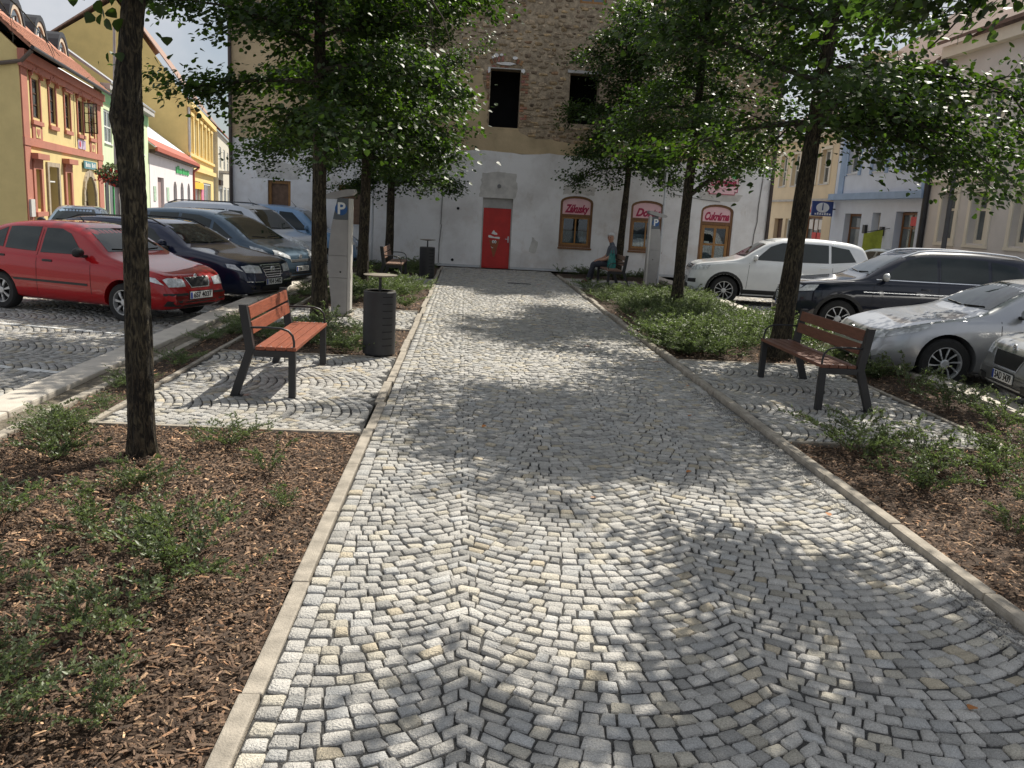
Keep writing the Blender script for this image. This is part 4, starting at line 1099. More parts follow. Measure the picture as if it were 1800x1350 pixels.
for i, (a, b) in enumerate(WU):
    w = window(A, None, a, b, 4.2, 5.55, -.06, m_dframe, .07, 2, 3, m_far, .08); wl(w, hA)
    mb = MB(); e = .11
    for q in ((a - e, a - .002, 4.1, 5.62), (b + .002, b + e, 4.1, 5.62)): A.box(mb, *q, .002, .05)
    A.box(mb, a - e - .05, b + e + .05, 3.95, 4.098, .002, .10); wl(mb.build('window_surround', m_rose, None), hA)
    c = (a + b) / 2; h = (b - a) / 2 + .2; mb = MB()
    wave = [(c + h * t, 5.62 + (.0 if i == 2 else .17 * math.cos(t * math.pi * .5) ** .8 + .05 * math.cos(t * 9))) for t in np.linspace(-1, 1, 15)]
    A.slab(mb, [(p[0], p[1]) for p in wave] + [(p[0], p[1] + .10) for p in wave[::-1]], [], .002, .14); wl(mb.build('brow', m_rose, None), hA)
    if i in (0, 4):
        wpart(A, 'apron', m_rose, hA, (a - .1, b + .1, 3.452, 3.948, .002, .04))
        wpart(A, 'apron_panel', m_yel, hA, (c - .3, c + .3, 3.5, 3.9, .041, .055))
        hp_ = [(c + .22 * math.sin(t) ** 3, 3.70 + .011 * (13 * math.cos(t) - 5 * math.cos(2 * t) - 2 * math.cos(3 * t) - math.cos(4 * t))) for t in np.linspace(0, 2 * math.pi, 20, endpoint=False)]
        mb = MB(); A.slab(mb, hp_, [], .056, .066); wl(mb.build('heart_motif', m_rose, None), hA)
# the opened casement of the fourth window
sw = Frame(tuple((A.P(10.8, 0, .06)).xy), tuple((LU * .25 + LN * .97)), tuple(LU * .97 - LN * .25))
w = window(sw, None, 0.0, .55, 4.22, 5.53, 0, m_dframe, .05, 1, 3, m_pane, .04, 'open_casement'); wl(w, hA)
for a, b in GW:
    wl(window(A, None, a, b, 1.0, 2.4, -.22, m_dframe, .07, 1, 2, m_far, .06), hA)
    mb = MB()
    for q in ((a - .28, a - .002, .9, 2.62), (b + .002, b + .28, .9, 2.62)): A.box(mb, *q, .002, .08)
    A.box(mb, a - .001, b + .001, 2.41, 2.62, .002, .08); A.box(mb, a - .36, b + .36, .74, .898, .002, .16); wl(mb.build('window_surround', m_rose, None), hA)
    wpart(A, 'window_hood', m_rose, hA, (a - .42, b + .42, 2.75, 2.95, .002, .28)); wpart(A, 'window_frieze', m_rose, hA, (a - .22, b + .22, 2.622, 2.748, .002, .10))
mb = MB()
for q in ((DR[0] - .25, DR[0] - .002, -.1, 2.72), (DR[1] + .002, DR[1] + .25, -.1, 2.72), (DR[0] - .001, DR[1] + .001, 2.56, 2.72)): A.box(mb, *q, .002, .07)
wl(mb.build('door_surround', m_stoneq, None), hA)
wpart(A, 'door', m_dframe, hA, (DR[0] + .02, DR[1] - .02, -.1, 1.95, -.4, -.33)); wpart(A, 'door_canopy', m_wpaint, hA, (DR[0] + .05, DR[1] - .3, 1.98, 2.03, -.3, -.02))
mb = MB(); c = (AR[0] + AR[1]) / 2
oa = [(c + 1.5 * math.cos(t), 1.25 + 1.38 * math.sin(t)) for t in np.linspace(0, math.pi, 15)]; ia = [(c + 1.21 * math.cos(t), 1.25 + 1.11 * math.sin(t)) for t in np.linspace(0, math.pi, 15)]
for i in range(14):
    mb = MB(); A.slab(mb, [ia[i], oa[i], oa[i + 1], ia[i + 1]], [], .002, .09 + .012 * (i % 2)); wl(mb.build('arch_stone', m_stoneq, None), hA)
for s in (-1, 1):
    for k in range(3): wpart(A, 'arch_stone', m_stoneq, hA, (*sorted((c + s * 1.215, c + s * 1.5)), -.1 + k * .45, -.1 + (k + 1) * .45 - .01, .002, .09 + .01 * (k % 2)))
m_pinewood = mat('pine_door', (.30, .14, .05), .6, .2, 8)
wpart(A, 'arched_door', m_pinewood, hA, (AR[0] + .05, c, -.1, 1.2, -.3, -.22)); wpart(A, 'arched_door', m_dframe, hA, (c + .01, AR[1] - .05, -.1, 1.2, -.34, -.28))
mb = MB(); A.slab(mb, arch(AR[0] + .03, AR[1] - .03, 1.22, 1.26, 2.3, 14), [], -.32, -.28); wl(mb.build('fanlight', m_far, None), hA)
wpart(A, 'door_sign', mat('teal_sign', (.10, .26, .30), .5, .1, 4), hA, (10.3, 12.9, 2.68, 3.02, .05, .10))
for i, (a, b, h) in enumerate(((10.55, 10.75, .2), (10.85, 11.0, .14), (11.1, 11.25, .16), (11.35, 11.5, .14), (11.85, 12.05, .2), (12.15, 12.3, .14), (12.4, 12.6, .18))):
    wpart(A, 'sign_stroke', m_wpaint, hA, (a, b, 2.76, 2.76 + h, .101, .108))
wpart(A, 'wall_poster', mat('violet_poster', (.42, .34, .62), .5, .25, 2.5, col2=(.8, .62, .70)), hA, (9.6, 11.1, 3.5, 3.9, .01, .03))
mb = MB(); A.slab(mb, ell(9.95, 3.7, .16, .13), [], .031, .04); wl(mb.build('poster_spot', mat('poster_red', (.55, .04, .08), .5, .1, 3), None), hA)
wpart(A, 'meter_box', mat('grey_box', (.6, .6, .58), .6, .1, 4), hA, (1.35, 1.85, .75, 1.35, .046, .12))
for t in (5.75, 9.2, 13.0):      # barrel dormers
    mb = MB(); wdt = 1.2; z0 = 7.55
    def ring(s, dz=0): return [(t + wdt * s * math.cos(a), z0 - .25 + 1.42 * s * math.sin(a)) for a in np.linspace(0, math.pi, 13)]
    o_, i_ = ring(1.0), ring(.84)
    vs = [A.P(u, z, -1.1) for u, z in o_] + [A.P(u, z, -4.0) for u, z in o_] + [A.P(u, z, -1.1) for u, z in i_] + [A.P(u, z, -1.25) for u, z in i_]
    n = 13; fs = []
    for i in range(n - 1): fs += [(i, i + 1, n + i + 1, n + i), (i, 2 * n + i, 2 * n + i + 1, i + 1), (2 * n + i, 3 * n + i, 3 * n + i + 1, 2 * n + i + 1)]
    mb.add(vs, fs); dm = wl(mb.build('dormer', m_slate, None), hA)
    mb = MB(); A.slab(mb, ring(.83), [ring(.70)], -1.24, -1.14); q = mb.build('dormer_frame', mat('cream_frame', (.6, .5, .38), .7, .1, 5), dm)
    mb = MB(); A.slab(mb, ring(.71), [], -1.22, -1.19); mb.build('pane', m_far, dm)
    mb = MB(); A.box(mb, t - .04, t + .04, z0 - .2, z0 + .5, -1.18, -1.13); mb.build('mullion', m_dframe, dm)
    mb = MB(); A.slab(mb, [(t - .62, z0 - .2), (t - .08, z0 - .2), (t - .10, z0 + .45), (t - .45, z0 + .25)], [], -1.186, -1.176); mb.build('curtain', m_wpaint, dm)
o = MB().tube([A.P(8.95, 3.5, .05), A.P(9.0, 5.9, .05)], .012, 5).build('wire', m_slate, None); wl(o, hA)
o = MB().tube([A.P(1.1, 6.25, .45), A.P(1.15, 5.9, .1), A.P(1.1, 5.75, -.6), A.P(1.1, 5.65, -4)], .07, 8).build('gutter_pipe', mat('brown_pipe', (.13, .10, .08), .6, .1, 4), None, True); wl(o, hA)

# --- pale green house
m_pgreen = mat('pale_green_render', (0.66, 0.78, 0.50), 0.88, 0.05, 1.5)
m_green = mat('mid_green_band', (0.30, 0.55, 0.28), 0.88, 0.06, 2)
m_wwin = mat('white_window_frame', (0.72, 0.74, 0.72), 0.6, 0.06, 4)
GB = [(15.7, 17.8), (19.3, 21.4), (23.2, 25.3), (27, 29)]
hB = house('townhouse', 'pale green townhouse with white windows left of the near trunk', A, 15.1, 30.6, 6.6, 8, m_pgreen, [rect(a, b, 4.1, 5.75) for a, b in GB] + [rect(16.5, 21, .3, 2.3)])
for a, b in GB: wl(window(A, None, a, b, 4.1, 5.75, -.05, m_wwin, .10, 2, 2, m_far, .08, sill=(m_wpaint, .12)), hB)
wpart(A, 'green_frieze', m_green, hB, (15.1, 30.6, 6.0, 6.6, .002, .06)); wpart(A, 'eave_box', m_greyplas, hB, (15.1, 30.6, 6.62, 6.9, -.3, .45))
mb = MB(); mb.add([A.P(u, z, d) for u in (15.1, 30.6) for d, z in ((.5, 6.9), (.5, 7.0), (-4.5, 10.4), (-4.5, 10.2))], [(0, 1, 2, 3), (7, 6, 5, 4), (0, 4, 5, 1), (1, 5, 6, 2), (2, 6, 7, 3), (3, 7, 4, 0)])
wl(mb.build('roof', mat('grey_sheet_roof', (.30, .31, .33), .6, .12, 3), None), hB)
m_shopg = mat('bright_green_frame', (.03, .42, .10), .5, .08, 4)
wl(window(A, None, 16.5, 21, .3, 2.3, -.04, m_shopg, .16, 3, 1, m_far, .1, 'shop_front'), hB)
wpart(A, 'shop_board', mat('red_white_board', (.75, .35, .33), .5, .2, 3), hB, (18.2, 21.2, 2.35, 2.75, .01, .12))
wpart(A, 'dark_doorway', m_slate, hB, (15.3, 16.2, -.1, 2.4, .004, .03)); wpart(A, 'canopy', mat('beige_canopy', (.55, .52, .45), .8, .1, 3), hB, (18.6, 21.5, 3.05, 3.35, .01, .7))

# --- low white shop
m_pwhite = mat('pinkish_white_render', (0.80, 0.74, 0.74), 0.88, 0.05, 1.5)
m_metalroof = mat('bright_sheet_roof', (.72, .73, .76), .5, .06, 2)
holes = [rect(34.8, 38.2, -.1, 2.85)] + [arch(a - 1.25, a + 1.25, .3, 2.0, 2.75, 10) for a in (45.4, 50.6, 56.4)]
hC = house('low_shop', 'low white shop with red-edged sheet roof and three arched windows', A, 31, 62, 4.35, 9, m_pwhite, holes)
mb = MB(); mb.add([A.P(u, z, d) for u in (30.8, 62.2) for d, z in ((.45, 4.68), (.45, 4.78), (-7.5, 10.5), (-7.5, 10.3))], [(0, 1, 2, 3), (7, 6, 5, 4), (0, 4, 5, 1), (1, 5, 6, 2), (2, 6, 7, 3), (3, 7, 4, 0)])
wl(mb.build('roof', m_metalroof, None), hC)
m_redtrim = mat('red_brown_trim', (.42, .10, .06), .7, .1, 4)
wpart(A, 'eave_trim', m_redtrim, hC, (30.8, 62.2, 4.5, 4.76, .40, .56)); wpart(A, 'eave_soffit', m_dframe, hC, (31, 62, 4.36, 4.6, .002, .39))
mb = MB(); mb.add([A.P(u, z, d) for u in (30.8, 62.2) for d, z in ((.40, 4.80), (.40, 4.84), (-.75, 5.66), (-.75, 5.62))], [(0, 1, 2, 3), (7, 6, 5, 4), (0, 4, 5, 1), (1, 5, 6, 2), (2, 6, 7, 3), (3, 7, 4, 0)]); wl(mb.build('red_roof_edge', m_redtrim, None), hC)
wpart(A, 'roof_hatch', m_redtrim, hC, (33.5, 35.2, 6.6, 7.0, -3.0, -2.5))
wpart(A, 'door', mat('mauve_door', (.36, .25, .24), .7, .08, 3), hC, (34.9, 38.1, -.1, 2.8, -.3, -.2))
for a in (45.4, 50.6, 56.4):
    mb = MB(); A.slab(mb, arch(a - 1.2, a + 1.2, .35, 2.0, 2.7, 10), [], -.3, -.22); w = wl(mb.build('arched_window', m_far, None), hC)
    mb = MB(); A.box(mb, a - .06, a + .06, .35, 2.7, -.22, -.17); mb.build('mullion', m_wwin, w)
for u0, u1, h in ((46.0, 47.0, .5), (47.3, 48.2, .62), (48.5, 50.3, .4), (50.7, 52.4, .5), (52.8, 54.2, .4), (54.6, 56.2, .45)):
    wpart(A, 'sign_stroke', m_shopg, hC, (u0, u1, 3.45, 3.45 + h, .02, .08))
for u0, u1 in ((32.5, 33.6), (39.6, 41)): wpart(A, 'notice_board', mat('notice_green', (.45, .6, .45), .6, .3, 6), hC, (u0, u1, 1.2, 2.2, .01, .05))
o = MB().tube([A.P(62.0, 4.55, .5), A.P(62.0, 4.3, .4), A.P(60.8, 4.0, .1), A.P(60.6, 3.6, .09), A.P(60.6, 0, .09)], .12, 8).build('downpipe', m_redtrim, None, True); wl(o, hC)

# --- tall yellow house with blank gable
m_ygab = mat('shaded_yellow_gable', (0.66, 0.50, 0.20), 0.9, 0.07, .8, .2, 30)  # gable yellow toned down: its shade is put into the colour
m_ylit = mat('sunlit_yellow_facade', (0.82, 0.62, 0.26), 0.88, 0.06, 1.5)  # same yellow, lighter on the street front: sunlight put into the colour
holes = [rect(64 + k * 5.2, 66.6 + k * 5.2, 6.0, 9.6) for k in range(6)] + [rect(65, 76, .2, 3.2), rect(80, 92, .2, 3.2)]
hD = house('tall_townhouse', 'tall yellow townhouse whose blank gable rises above the low shop', A, 62.3, 96.5, 11.0, 19, m_ylit, holes, d0=-.6)
gable_wall(A, hD, 62.26, 11.0, 19.6, -.6, -6.8, -19.6, m_ygab, .28)
wpart(A, 'gable_face', m_ygab, hD, (62.24, 62.298, -.1, 11.0, -19.6, -.62))
mb = MB(); sec = [(.0, 11.03), (-6.8, 20.23), (-19.8, 10.8), (-19.8, 10.95), (-6.8, 20.38), (.0, 11.18)]; n = 6
mb.add([A.P(62.2, z, d) for d, z in sec] + [A.P(96.7, z, d) for d, z in sec], [(0, 1, 4, 5), (1, 2, 3, 4), (6, 11, 10, 7), (7, 10, 9, 8)] + [(i, (i + 1) % n, n + (i + 1) % n, n + i) for i in range(n)])
wl(mb.build('roof', mat('weathered_roof', (.34, .22, .17), .85, .25, 3), None), hD)
wpart(A, 'cornice', m_ylit, hD, (62.3, 96.5, 10.3, 10.9, -.598, -.1)); wpart(A, 'belt_course', m_ylit, hD, (62.3, 96.5, 4.2, 4.7, -.598, -.2)); wpart(A, 'sill_course', m_ylit, hD, (62.3, 96.5, 5.6, 5.9, -.598, -.35))
for k in range(6):
    wl(window(A, None, 64 + k * 5.2, 66.6 + k * 5.2, 6.0, 9.6, -.7, m_wwin, .2, 2, 2, m_far, .1), hD)
    wpart(A, 'pilaster', m_ylit, hD, (67.2 + k * 5.2, 68.2 + k * 5.2, 5.92, 10.28, -.598, -.42)); wpart(A, 'window_head', m_ylit, hD, (63.6 + k * 5.2, 67 + k * 5.2, 9.65, 9.95, -.598, -.3))
for a, b in ((65, 76), (80, 92)): wl(window(A, None, a, b, .2, 3.2, -.7, m_wwin, .25, 3, 1, m_far, .1, 'shop_window'), hD)
wpart(A, 'yellow_shop_sign', mat('yellow_sign', (.9, .55, .02), .5, .1, 3), hD, (65, 77, 2.35, 3.05, -.5, -.3))
wpart(A, 'poster', mat('pink_poster', (.7, .2, .3), .5, .3, 3), hD, (76.2, 79.5, .6, 2.9, -.59, -.5))
o = MB().tube([A.P(62.7, 10.6, -.45), A.P(62.7, .0, -.45)], .14, 8).build('downpipe', m_zinc, None, True); wl(o, hD)
# --- sliver of the next house with a balcony
hE = house('townhouse', 'pale house with balcony in the gap beside the white building', A, 97, 128, 10.5, 9, mat('cream_grey_render', (.62, .58, .48), .88, .08, 2), [rect(100 + k * 9, 106 + k * 9, .2, 3) for k in range(3)] + [rect(100 + k * 9, 104 + k * 9, 5.5, 8.6) for k in range(3)])
gable_roof(A, hE, 97, 128, 10.5, 15, .5, -4.5, -9.4, m_tile)
for k in range(3):
    wl(window(A, None, 100 + k * 9, 106 + k * 9, .2, 3, -.1, m_wwin, .3, 2, 1, m_far, .1), hE); wl(window(A, None, 100 + k * 9, 104 + k * 9, 5.5, 8.6, -.1, m_wwin, .25, 2, 2, m_far, .1), hE)
wpart(A, 'balcony_slab', m_greyplas, hE, (98.5, 108, 4.9, 5.2, .01, 1.6)); wpart(A, 'balcony_front', mat('pale_panel', (.6, .62, .62), .6, .1, 3), hE, (98.5, 108, 5.2, 6.6, 1.5, 1.58))
wpart(A, 'sign_board', m_dframe, hE, (97.5, 103, 3.2, 3.9, .01, .3))

# ------------------------------------------------------------------ houses right of the square
Rr = Frame((16.5, 0), (0, 1), (-1, 0))
m_cream = mat('cream_render', (0.72, 0.60, 0.42), 0.88, 0.05, 1.5)
m_blue = mat('pale_blue_render', (0.60, 0.66, 0.76), 0.88, 0.05, 1.5)
m_bluetrim = mat('clear_blue_trim', (0.30, 0.41, 0.58), 0.85, 0.08, 2)
m_greyr = mat('light_grey_render', (0.62, 0.585, 0.55), 0.88, 0.05, 1.5)
m_creamtrim = mat('cream_trim', (0.74, 0.68, 0.56), 0.85, 0.04, 2)
m_droof = mat('brown_tile_roof', (.16, .10, .075), .85, .2, 5, .4, 40)
def upwin(root, a, b, z0, z1, m=m_wwin, rows=2):
    wl(window(Rr, None, a, b, z0, z1, -.16, m, .09, 2, rows, m_far, .07, sill=(m_zinc, .2)), root)
# cream butcher's house
UW = [(39.75, 40.75), (41.3, 42.3), (43.5, 44.4), (45.2, 46.1)]
GH = [rect(39.9, 41.9, .4, 2.35), rect(43.0, 44.6, .4, 2.2), rect(45.0, 46.2, -.1, 2.2)]
hF = house('townhouse', 'cream townhouse with a butcher shop sign reading ŘEZNICTVÍ', Rr, 38.95, 47.2, 6.3, 9, m_cream, [rect(a, b, 3.85, 5.4) for a, b in UW] + GH)
for a, b in UW:
    upwin(hF, a, b, 3.85, 5.4); mb = MB()
    for q in ((a - .14, a - .002, 3.8, 5.54), (b + .002, b + .14, 3.8, 5.54), (a - .001, b + .001, 5.41, 5.54)): Rr.box(mb, *q, .002, .04)
    wl(mb.build('window_surround', m_creamtrim, None), hF)
wpart(Rr, 'ledge', m_greyplas, hF, (38.95, 47.2, 3.06, 3.16, .002, .12)); wpart(Rr, 'eave_cornice', m_creamtrim, hF, (38.95, 47.2, 6.0, 6.28, .002, .25))
gable_roof(Rr, hF, 39, 47.2, 6.32, 9.4, .4, -4.4, -9.2, m_droof, 0)
o = MB().tube([Rr.P(38.95, 6.36, .46), Rr.P(47.3, 6.36, .46)], .08, 8).build('gutter', m_zinc, None, True); wl(o, hF)
wl(window(Rr, None, 39.9, 41.9, .4, 2.35, -.12, m_brownwood, .10, 3, 1, m_far, .07, 'shop_window'), hF); wl(window(Rr, None, 43.0, 44.6, .4, 2.2, -.12, m_wwin, .08, 2, 1, m_far, .07, 'shop_window'), hF)
wpart(Rr, 'door', m_dframe, hF, (45.02, 46.18, -.1, 2.15, -.3, -.2))
m_poster = mat('white_poster', (.78, .76, .74), .6, .06, 4); m_redp = mat('red_poster', (.62, .05, .05), .5, .1, 4)
for q in ((41.2, 41.65, 1.75, 2.2), (40.6, 41.0, 1.7, 2.2), (40.1, 40.5, 1.75, 2.2), (43.1, 43.6, 1.6, 2.1)): wpart(Rr, 'poster', m_poster, hF, (*q, -.115, -.105))
for q in ((39.95, 40.6, 1.2, 1.6), (40.7, 41.2, 1.25, 1.6)): wpart(Rr, 'poster', m_redp, hF, (*q, -.115, -.105))
sg = wpart(Rr, 'sign_board', mat('cream_board', (.78, .70, .55), .6, .05, 3), hF, (39.9, 42.5, 2.40, 2.90, .02, .07))
lettering('ŘEZNICTVÍ', mat('sign_red', (.55, .03, .03), .5, .05, 4), sg, Rr.mat4(41.2, 2.64, .074), .42, 2.4, .12, .014)
ps = empty('hanging_sign', Rr.P(39.0, 2.7, .5)); tag(ps, 'blue square projecting sign with white round emblem on the blue house corner', 'sign')
m_sblue = mat('sign_blue', (.03, .06, .22), .45, .08, 4)
m_sw = mat('sign_white', (.75, .78, .82), .5, .05, 4)
# board stands out from the wall and faces along the street
PS = Frame((16.42, 38.55), (-1, 0), (0, -1))
wl(part(PS, 'board', m_sblue, None, (.05, 1.0, 2.35, 3.0, -.12, .0)), ps)
mb = MB(); PS.slab(mb, ell(.53, 2.72, .30, .22, 20), [], .001, .012); wl(mb.build('emblem', m_sw, None), ps)
mb = MB(); PS.slab(mb, [(.50, 2.60), (.56, 2.60), (.55, 2.92), (.51, 2.92)], [], .012, .018); wl(mb.build('emblem_bar', m_sblue, None), ps)
for i in range(7): wl(part(PS, 'sign_stroke', m_sw, None, (.14 + i * .11, .21 + i * .11, 2.40, 2.47 + .02 * (i % 3), .001, .010)), ps)
wl(part(PS, 'bracket', m_slate, None, (-.08, .05, 2.65, 2.70, -.08, -.04)), ps)
# blue house
BU = [(31.9, 33.0), (34.3, 35.4), (36.7, 37.8)]
GB2 = [rect(31.35, 32.95, -.1, 2.6), rect(34.2, 34.9, -.1, 2.55), rect(35.9, 37.5, .75, 2.5)]
hG = house('townhouse', 'pale blue townhouse with bright blue cornice bands', Rr, 30.75, 38.9, 7.6, 9, m_blue, [rect(a, b, 4.2, 5.9) for a, b in BU] + GB2)
for a, b in BU:
    upwin(hG, a, b, 4.2, 5.9); mb = MB()
    for q in ((a - .22, a - .002, 4.1, 6.1), (b + .002, b + .22, 4.1, 6.1), (a - .001, b + .001, 5.92, 6.1)): Rr.box(mb, *q, .002, .05)
    wl(mb.build('window_surround', m_bluetrim, None), hG)
mb = MB(); fr_ = [(30.75, 3.26), (38.9, 3.06)]
wpart(Rr, 'blue_ledge', m_bluetrim, hG, (30.75, 38.9, 3.08, 3.34, .002, .28)); wpart(Rr, 'blue_cornice', m_bluetrim, hG, (30.75, 38.9, 6.6, 7.2, .002, .18)); wpart(Rr, 'upper_cornice', m_bluetrim, hG, (30.75, 38.9, 7.3, 7.6, .002, .4))
for a in (30.78, 38.0): wpart(Rr, 'blue_pilaster', m_bluetrim, hG, (a, a + .5, 3.36, 6.58, .002, .05))
gable_roof(Rr, hG, 30.8, 38.85, 7.62, 11.2, .5, -4.4, -9.2, m_droof, 0)
wpart(Rr, 'dormer_gable', m_cream, hG, (37.4, 38.85, 7.75, 9.3, -1.6, -.4))
wl(window(Rr, None, 35.9, 37.5, .75, 2.5, -.25, m_brownwood, .1, 1, 1, m_far, .07, 'shop_window', rowz=[1.9]), hG)
wpart(Rr, 'door', m_greyplas, hG, (34.22, 34.88, -.1, 2.5, -.34, -.28))
wl(window(Rr, None, 31.4, 32.9, -.1, 2.58, -.25, m_brownwood, .1, 2, 1, m_far, .07, 'shop_door', rowz=[2.0]), hG)
wpart(Rr, 'red_window_sign', m_redp, hG, (31.5, 32.2, 2.08, 2.42, -.24, -.225))
for a, z in ((33.7, 1.65), (35.2, 1.7)): wpart(Rr, 'letter_box', m_slate, hG, (a, a + .22, z, z + .35, .004, .12))
fl = empty('shop_flag', Rr.P(33.3, 1.9, 0)); tag(fl, 'small lime green banner on a rod beside the blue house door', 'banner')
o = MB().tube([Rr.P(33.3, 1.95, .0), Rr.P(33.3, 1.75, 1.0)], .015, 6).build('rod', m_slate, None); wl(o, fl)
mb = MB(); n = 10; vs = []
vs = [Rr.P(33.3 + .03 * math.sin(t * 7) + s * .006, zz - .2 * t, .25 + .75 * t) for s in (0, 1) for zz in (1.1, 1.9) for t in np.linspace(0, 1, n)]
mb.add(vs, [(i, i + 1, n + i + 1, n + i) for i in range(n - 1)] + [(2 * n + i, 3 * n + i, 3 * n + i + 1, 2 * n + i + 1) for i in range(n - 1)])
wl(mb.build('cloth', mat('lime_cloth', (.38, .44, .06), .8, .15, 6), None), fl)
# grey house
GG = [(28.85, 29.75), (26.95, 27.95), (24.9, 25.7), (22.5, 23.4)]
hH = house('townhouse', 'light grey townhouse with tall cream-framed windows at the right picture edge', Rr, 18.0, 30.7, 8.2, 9, m_greyr, [rect(a, b, 1.6, 3.25) for a, b in GG] + [rect(a, b, 4.7, 6.5) for a, b in GG])
for a, b in GG:
    for z0, z1 in ((1.6, 3.25), (4.7, 6.5)):
        wl(window(Rr, None, a, b, z0, z1, -.22, m_creamtrim, .12, 2, 1, m_far, .07, rowz=[z0 + (z1 - z0) * .66]), hH); mb = MB()
        for q in ((a - .16, a - .002, z0 - .05, z1 + .16), (b + .002, b + .16, z0 - .05, z1 + .16), (a - .001, b + .001, z1 + .002, z1 + .16), (a - .2, b + .2, z0 - .14, z0 - .052)): Rr.box(mb, *q, .002, .05)
        wl(mb.build('window_surround', m_creamtrim, None), hH)
wpart(Rr, 'ledge', m_creamtrim, hH, (18, 30.7, 3.62, 3.78, .002, .10)); wpart(Rr, 'eave_cornice', m_creamtrim, hH, (18, 30.7, 7.8, 8.18, .002, .3))
gable_roof(Rr, hH, 18, 30.7, 8.22, 11.6, .5, -4.4, -9.2, m_droof, 0)
p = Rr.P(30.73, 0, .10)
tag(MB().tube([(p.x, p.y, -.1), (p.x, p.y, 8.0)], .11, 10).build('downpipe', m_slate, None, True), 'dark downpipe between the blue and the grey house', 'downpipe')
tag(sheet('pavement', 13.2, 16.5, 18, 48, .0, mat('pavement_slabs', (.30, .29, .28), .9, .15, 4, .3, 60)), kind='structure')
# ------------------------------------------------------------------ street furniture
m_steel = mat('black_coated_steel', (0.022, 0.022, 0.024), 0.5, 0.15, 8)
def wood_mats(tag_, col):
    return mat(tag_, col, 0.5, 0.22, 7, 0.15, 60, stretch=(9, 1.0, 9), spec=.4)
m_plankL = wood_mats('reddish_plank', (0.27, 0.078, 0.04)); m_plankR = wood_mats('brown_red_plank', (0.155, 0.062, 0.038)); m_plankG = wood_mats('grey_brown_plank', (0.20, 0.12, 0.085))  # left bench planks redder, right ones browner, far ones greyer

def bench(x, y, rz, label, mw):
    """local x points to the front, y along the bench"""
    root = empty('park_bench', (x, y, 0), rz); tag(root, label, 'bench', 'park benches beside the path')
    L = 1.82
    for e in (-1, 1):
        yy = e * (L / 2 - .03); y0, y1 = yy - .032, yy + .032
        prof = [(-.575, 0), (-.50, 0), (-.352, .43), (-.345, .44), (-.415, .865), (-.485, .865), (-.425, .44)]
        MB().prism(prof, 'y', y0, y1).build('back_post', m_steel, root)
        MB().bbox((-.03, y0, 0), (.035, y1, .40), .006).build('front_leg', m_steel, root)
        MB().bbox((-.352, y0 - .001, .385), (.034, y1 + .001, .445), .006).build('seat_rail', m_steel, root)
        MB().tube([(-.40, yy, .655), (-.22, yy, .66), (-.10, yy, .655), (-.035, yy, .635), (.005, yy, .59), (.018, yy, .53), (.018, yy, .44)], .011, 8).build('armrest', m_steel, root, True)
        MB().bbox((-.56, yy - .045, .0), (-.46, yy + .045, .008), .002).build('foot_plate', m_steel, root)
    for i in range(4):
        x0 = -.335 + i * .096
        p = MB().bbox((x0, -L / 2 + .001, .447), (x0 + .088, L / 2 - .001, .482), .006).build('seat_slat', mw, root)
        for e in (-1, 1):
            MB().lathe([(.007, 0), (.007, .003), (.003, .004)], (x0 + .044, e * (L / 2 - .03), .4815), 8).build('bolt', m_zinc, p)
    for i, (z0, z1) in enumerate(((.585, .70), (.725, .84))):
        p = MB().bbox((0, -L / 2 + .066, 0), (.03, L / 2 - .066, z1 - z0), .006).build('back_slat', mw, root)
        p.location = (-.376 - (z0 - .44) * .165 + .008, 0, z0); p.rotation_euler = (0, -.163, 0)
    return root
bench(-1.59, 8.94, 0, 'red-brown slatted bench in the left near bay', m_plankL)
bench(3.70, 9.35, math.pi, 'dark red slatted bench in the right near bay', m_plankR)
bench(-1.53, 21.4, 0, 'far bench left of the path beside the small bin', m_plankG)
bench(3.72, 23.1, math.pi, 'far bench right of the path with the person on it', m_plankG)

def litter_bin(x, y, rz, label):
    root = empty('litter_bin', (x, y, 0), rz); tag(root, label, 'litter bin', 'black round litter bins')
    mb = MB().lathe([(.185, .02), (.20, .03), (.20, .79), (.192, .80), (.175, .80), (.17, .72)], (0, 0, 0), 32); mb.build('drum', m_steel, root, True)
    MB().lathe([(.17, 0), (.17, .03)], (0, 0, 0), 24).build('foot', m_dark, root)
    MB().lathe([(.19, .797), (.19, .806), (.168, .806), (.168, .797)], (0, 0, 0), 32).build('rim', mat('worn_rim', (.14, .13, .11), .6, .2, 10), root, True)
    MB().tube([(0, 0, .6), (0, 0, .985)], .018, 8).build('stem', m_steel, root, True)
    MB().lathe([(.02, .965), (.19, .985), (.205, .992), (.205, 1.0), (.19, 1.002), (.0, .995)], (0, 0, 0), 28).build('ashtray_lid', mat('dusty_lid', (.22, .19, .15), .6, .25, 12), root, True)
    for s in (-1, 1):
        for k in range(8):
            a0 = math.pi * (.5 + s * .5) - .0
            mb = MB(); z = .14 + k * .085; n = 5; angs = a0 - 1.15 + np.linspace(-.35, .35, n) if s > 0 else a0 - .95 + np.linspace(-.35, .35, n)
            vs = [((.2 + d) * math.cos(a), (.2 + d) * math.sin(a), z + dz) for d in (-.003, .002) for dz in (0, .012) for a in angs]
            mb.add(vs, [(2 * n + i, 2 * n + i + 1, 3 * n + i + 1, 3 * n + i) for i in range(n - 1)])
            mb.build('slot', m_dark, root)
    return root
litter_bin(-1.03, 10.62, 0, 'near black litter bin with ashtray lid behind the left bench')
litter_bin(-1.0, 22.7, 0, 'far black litter bin beside the wall and the far left bench')

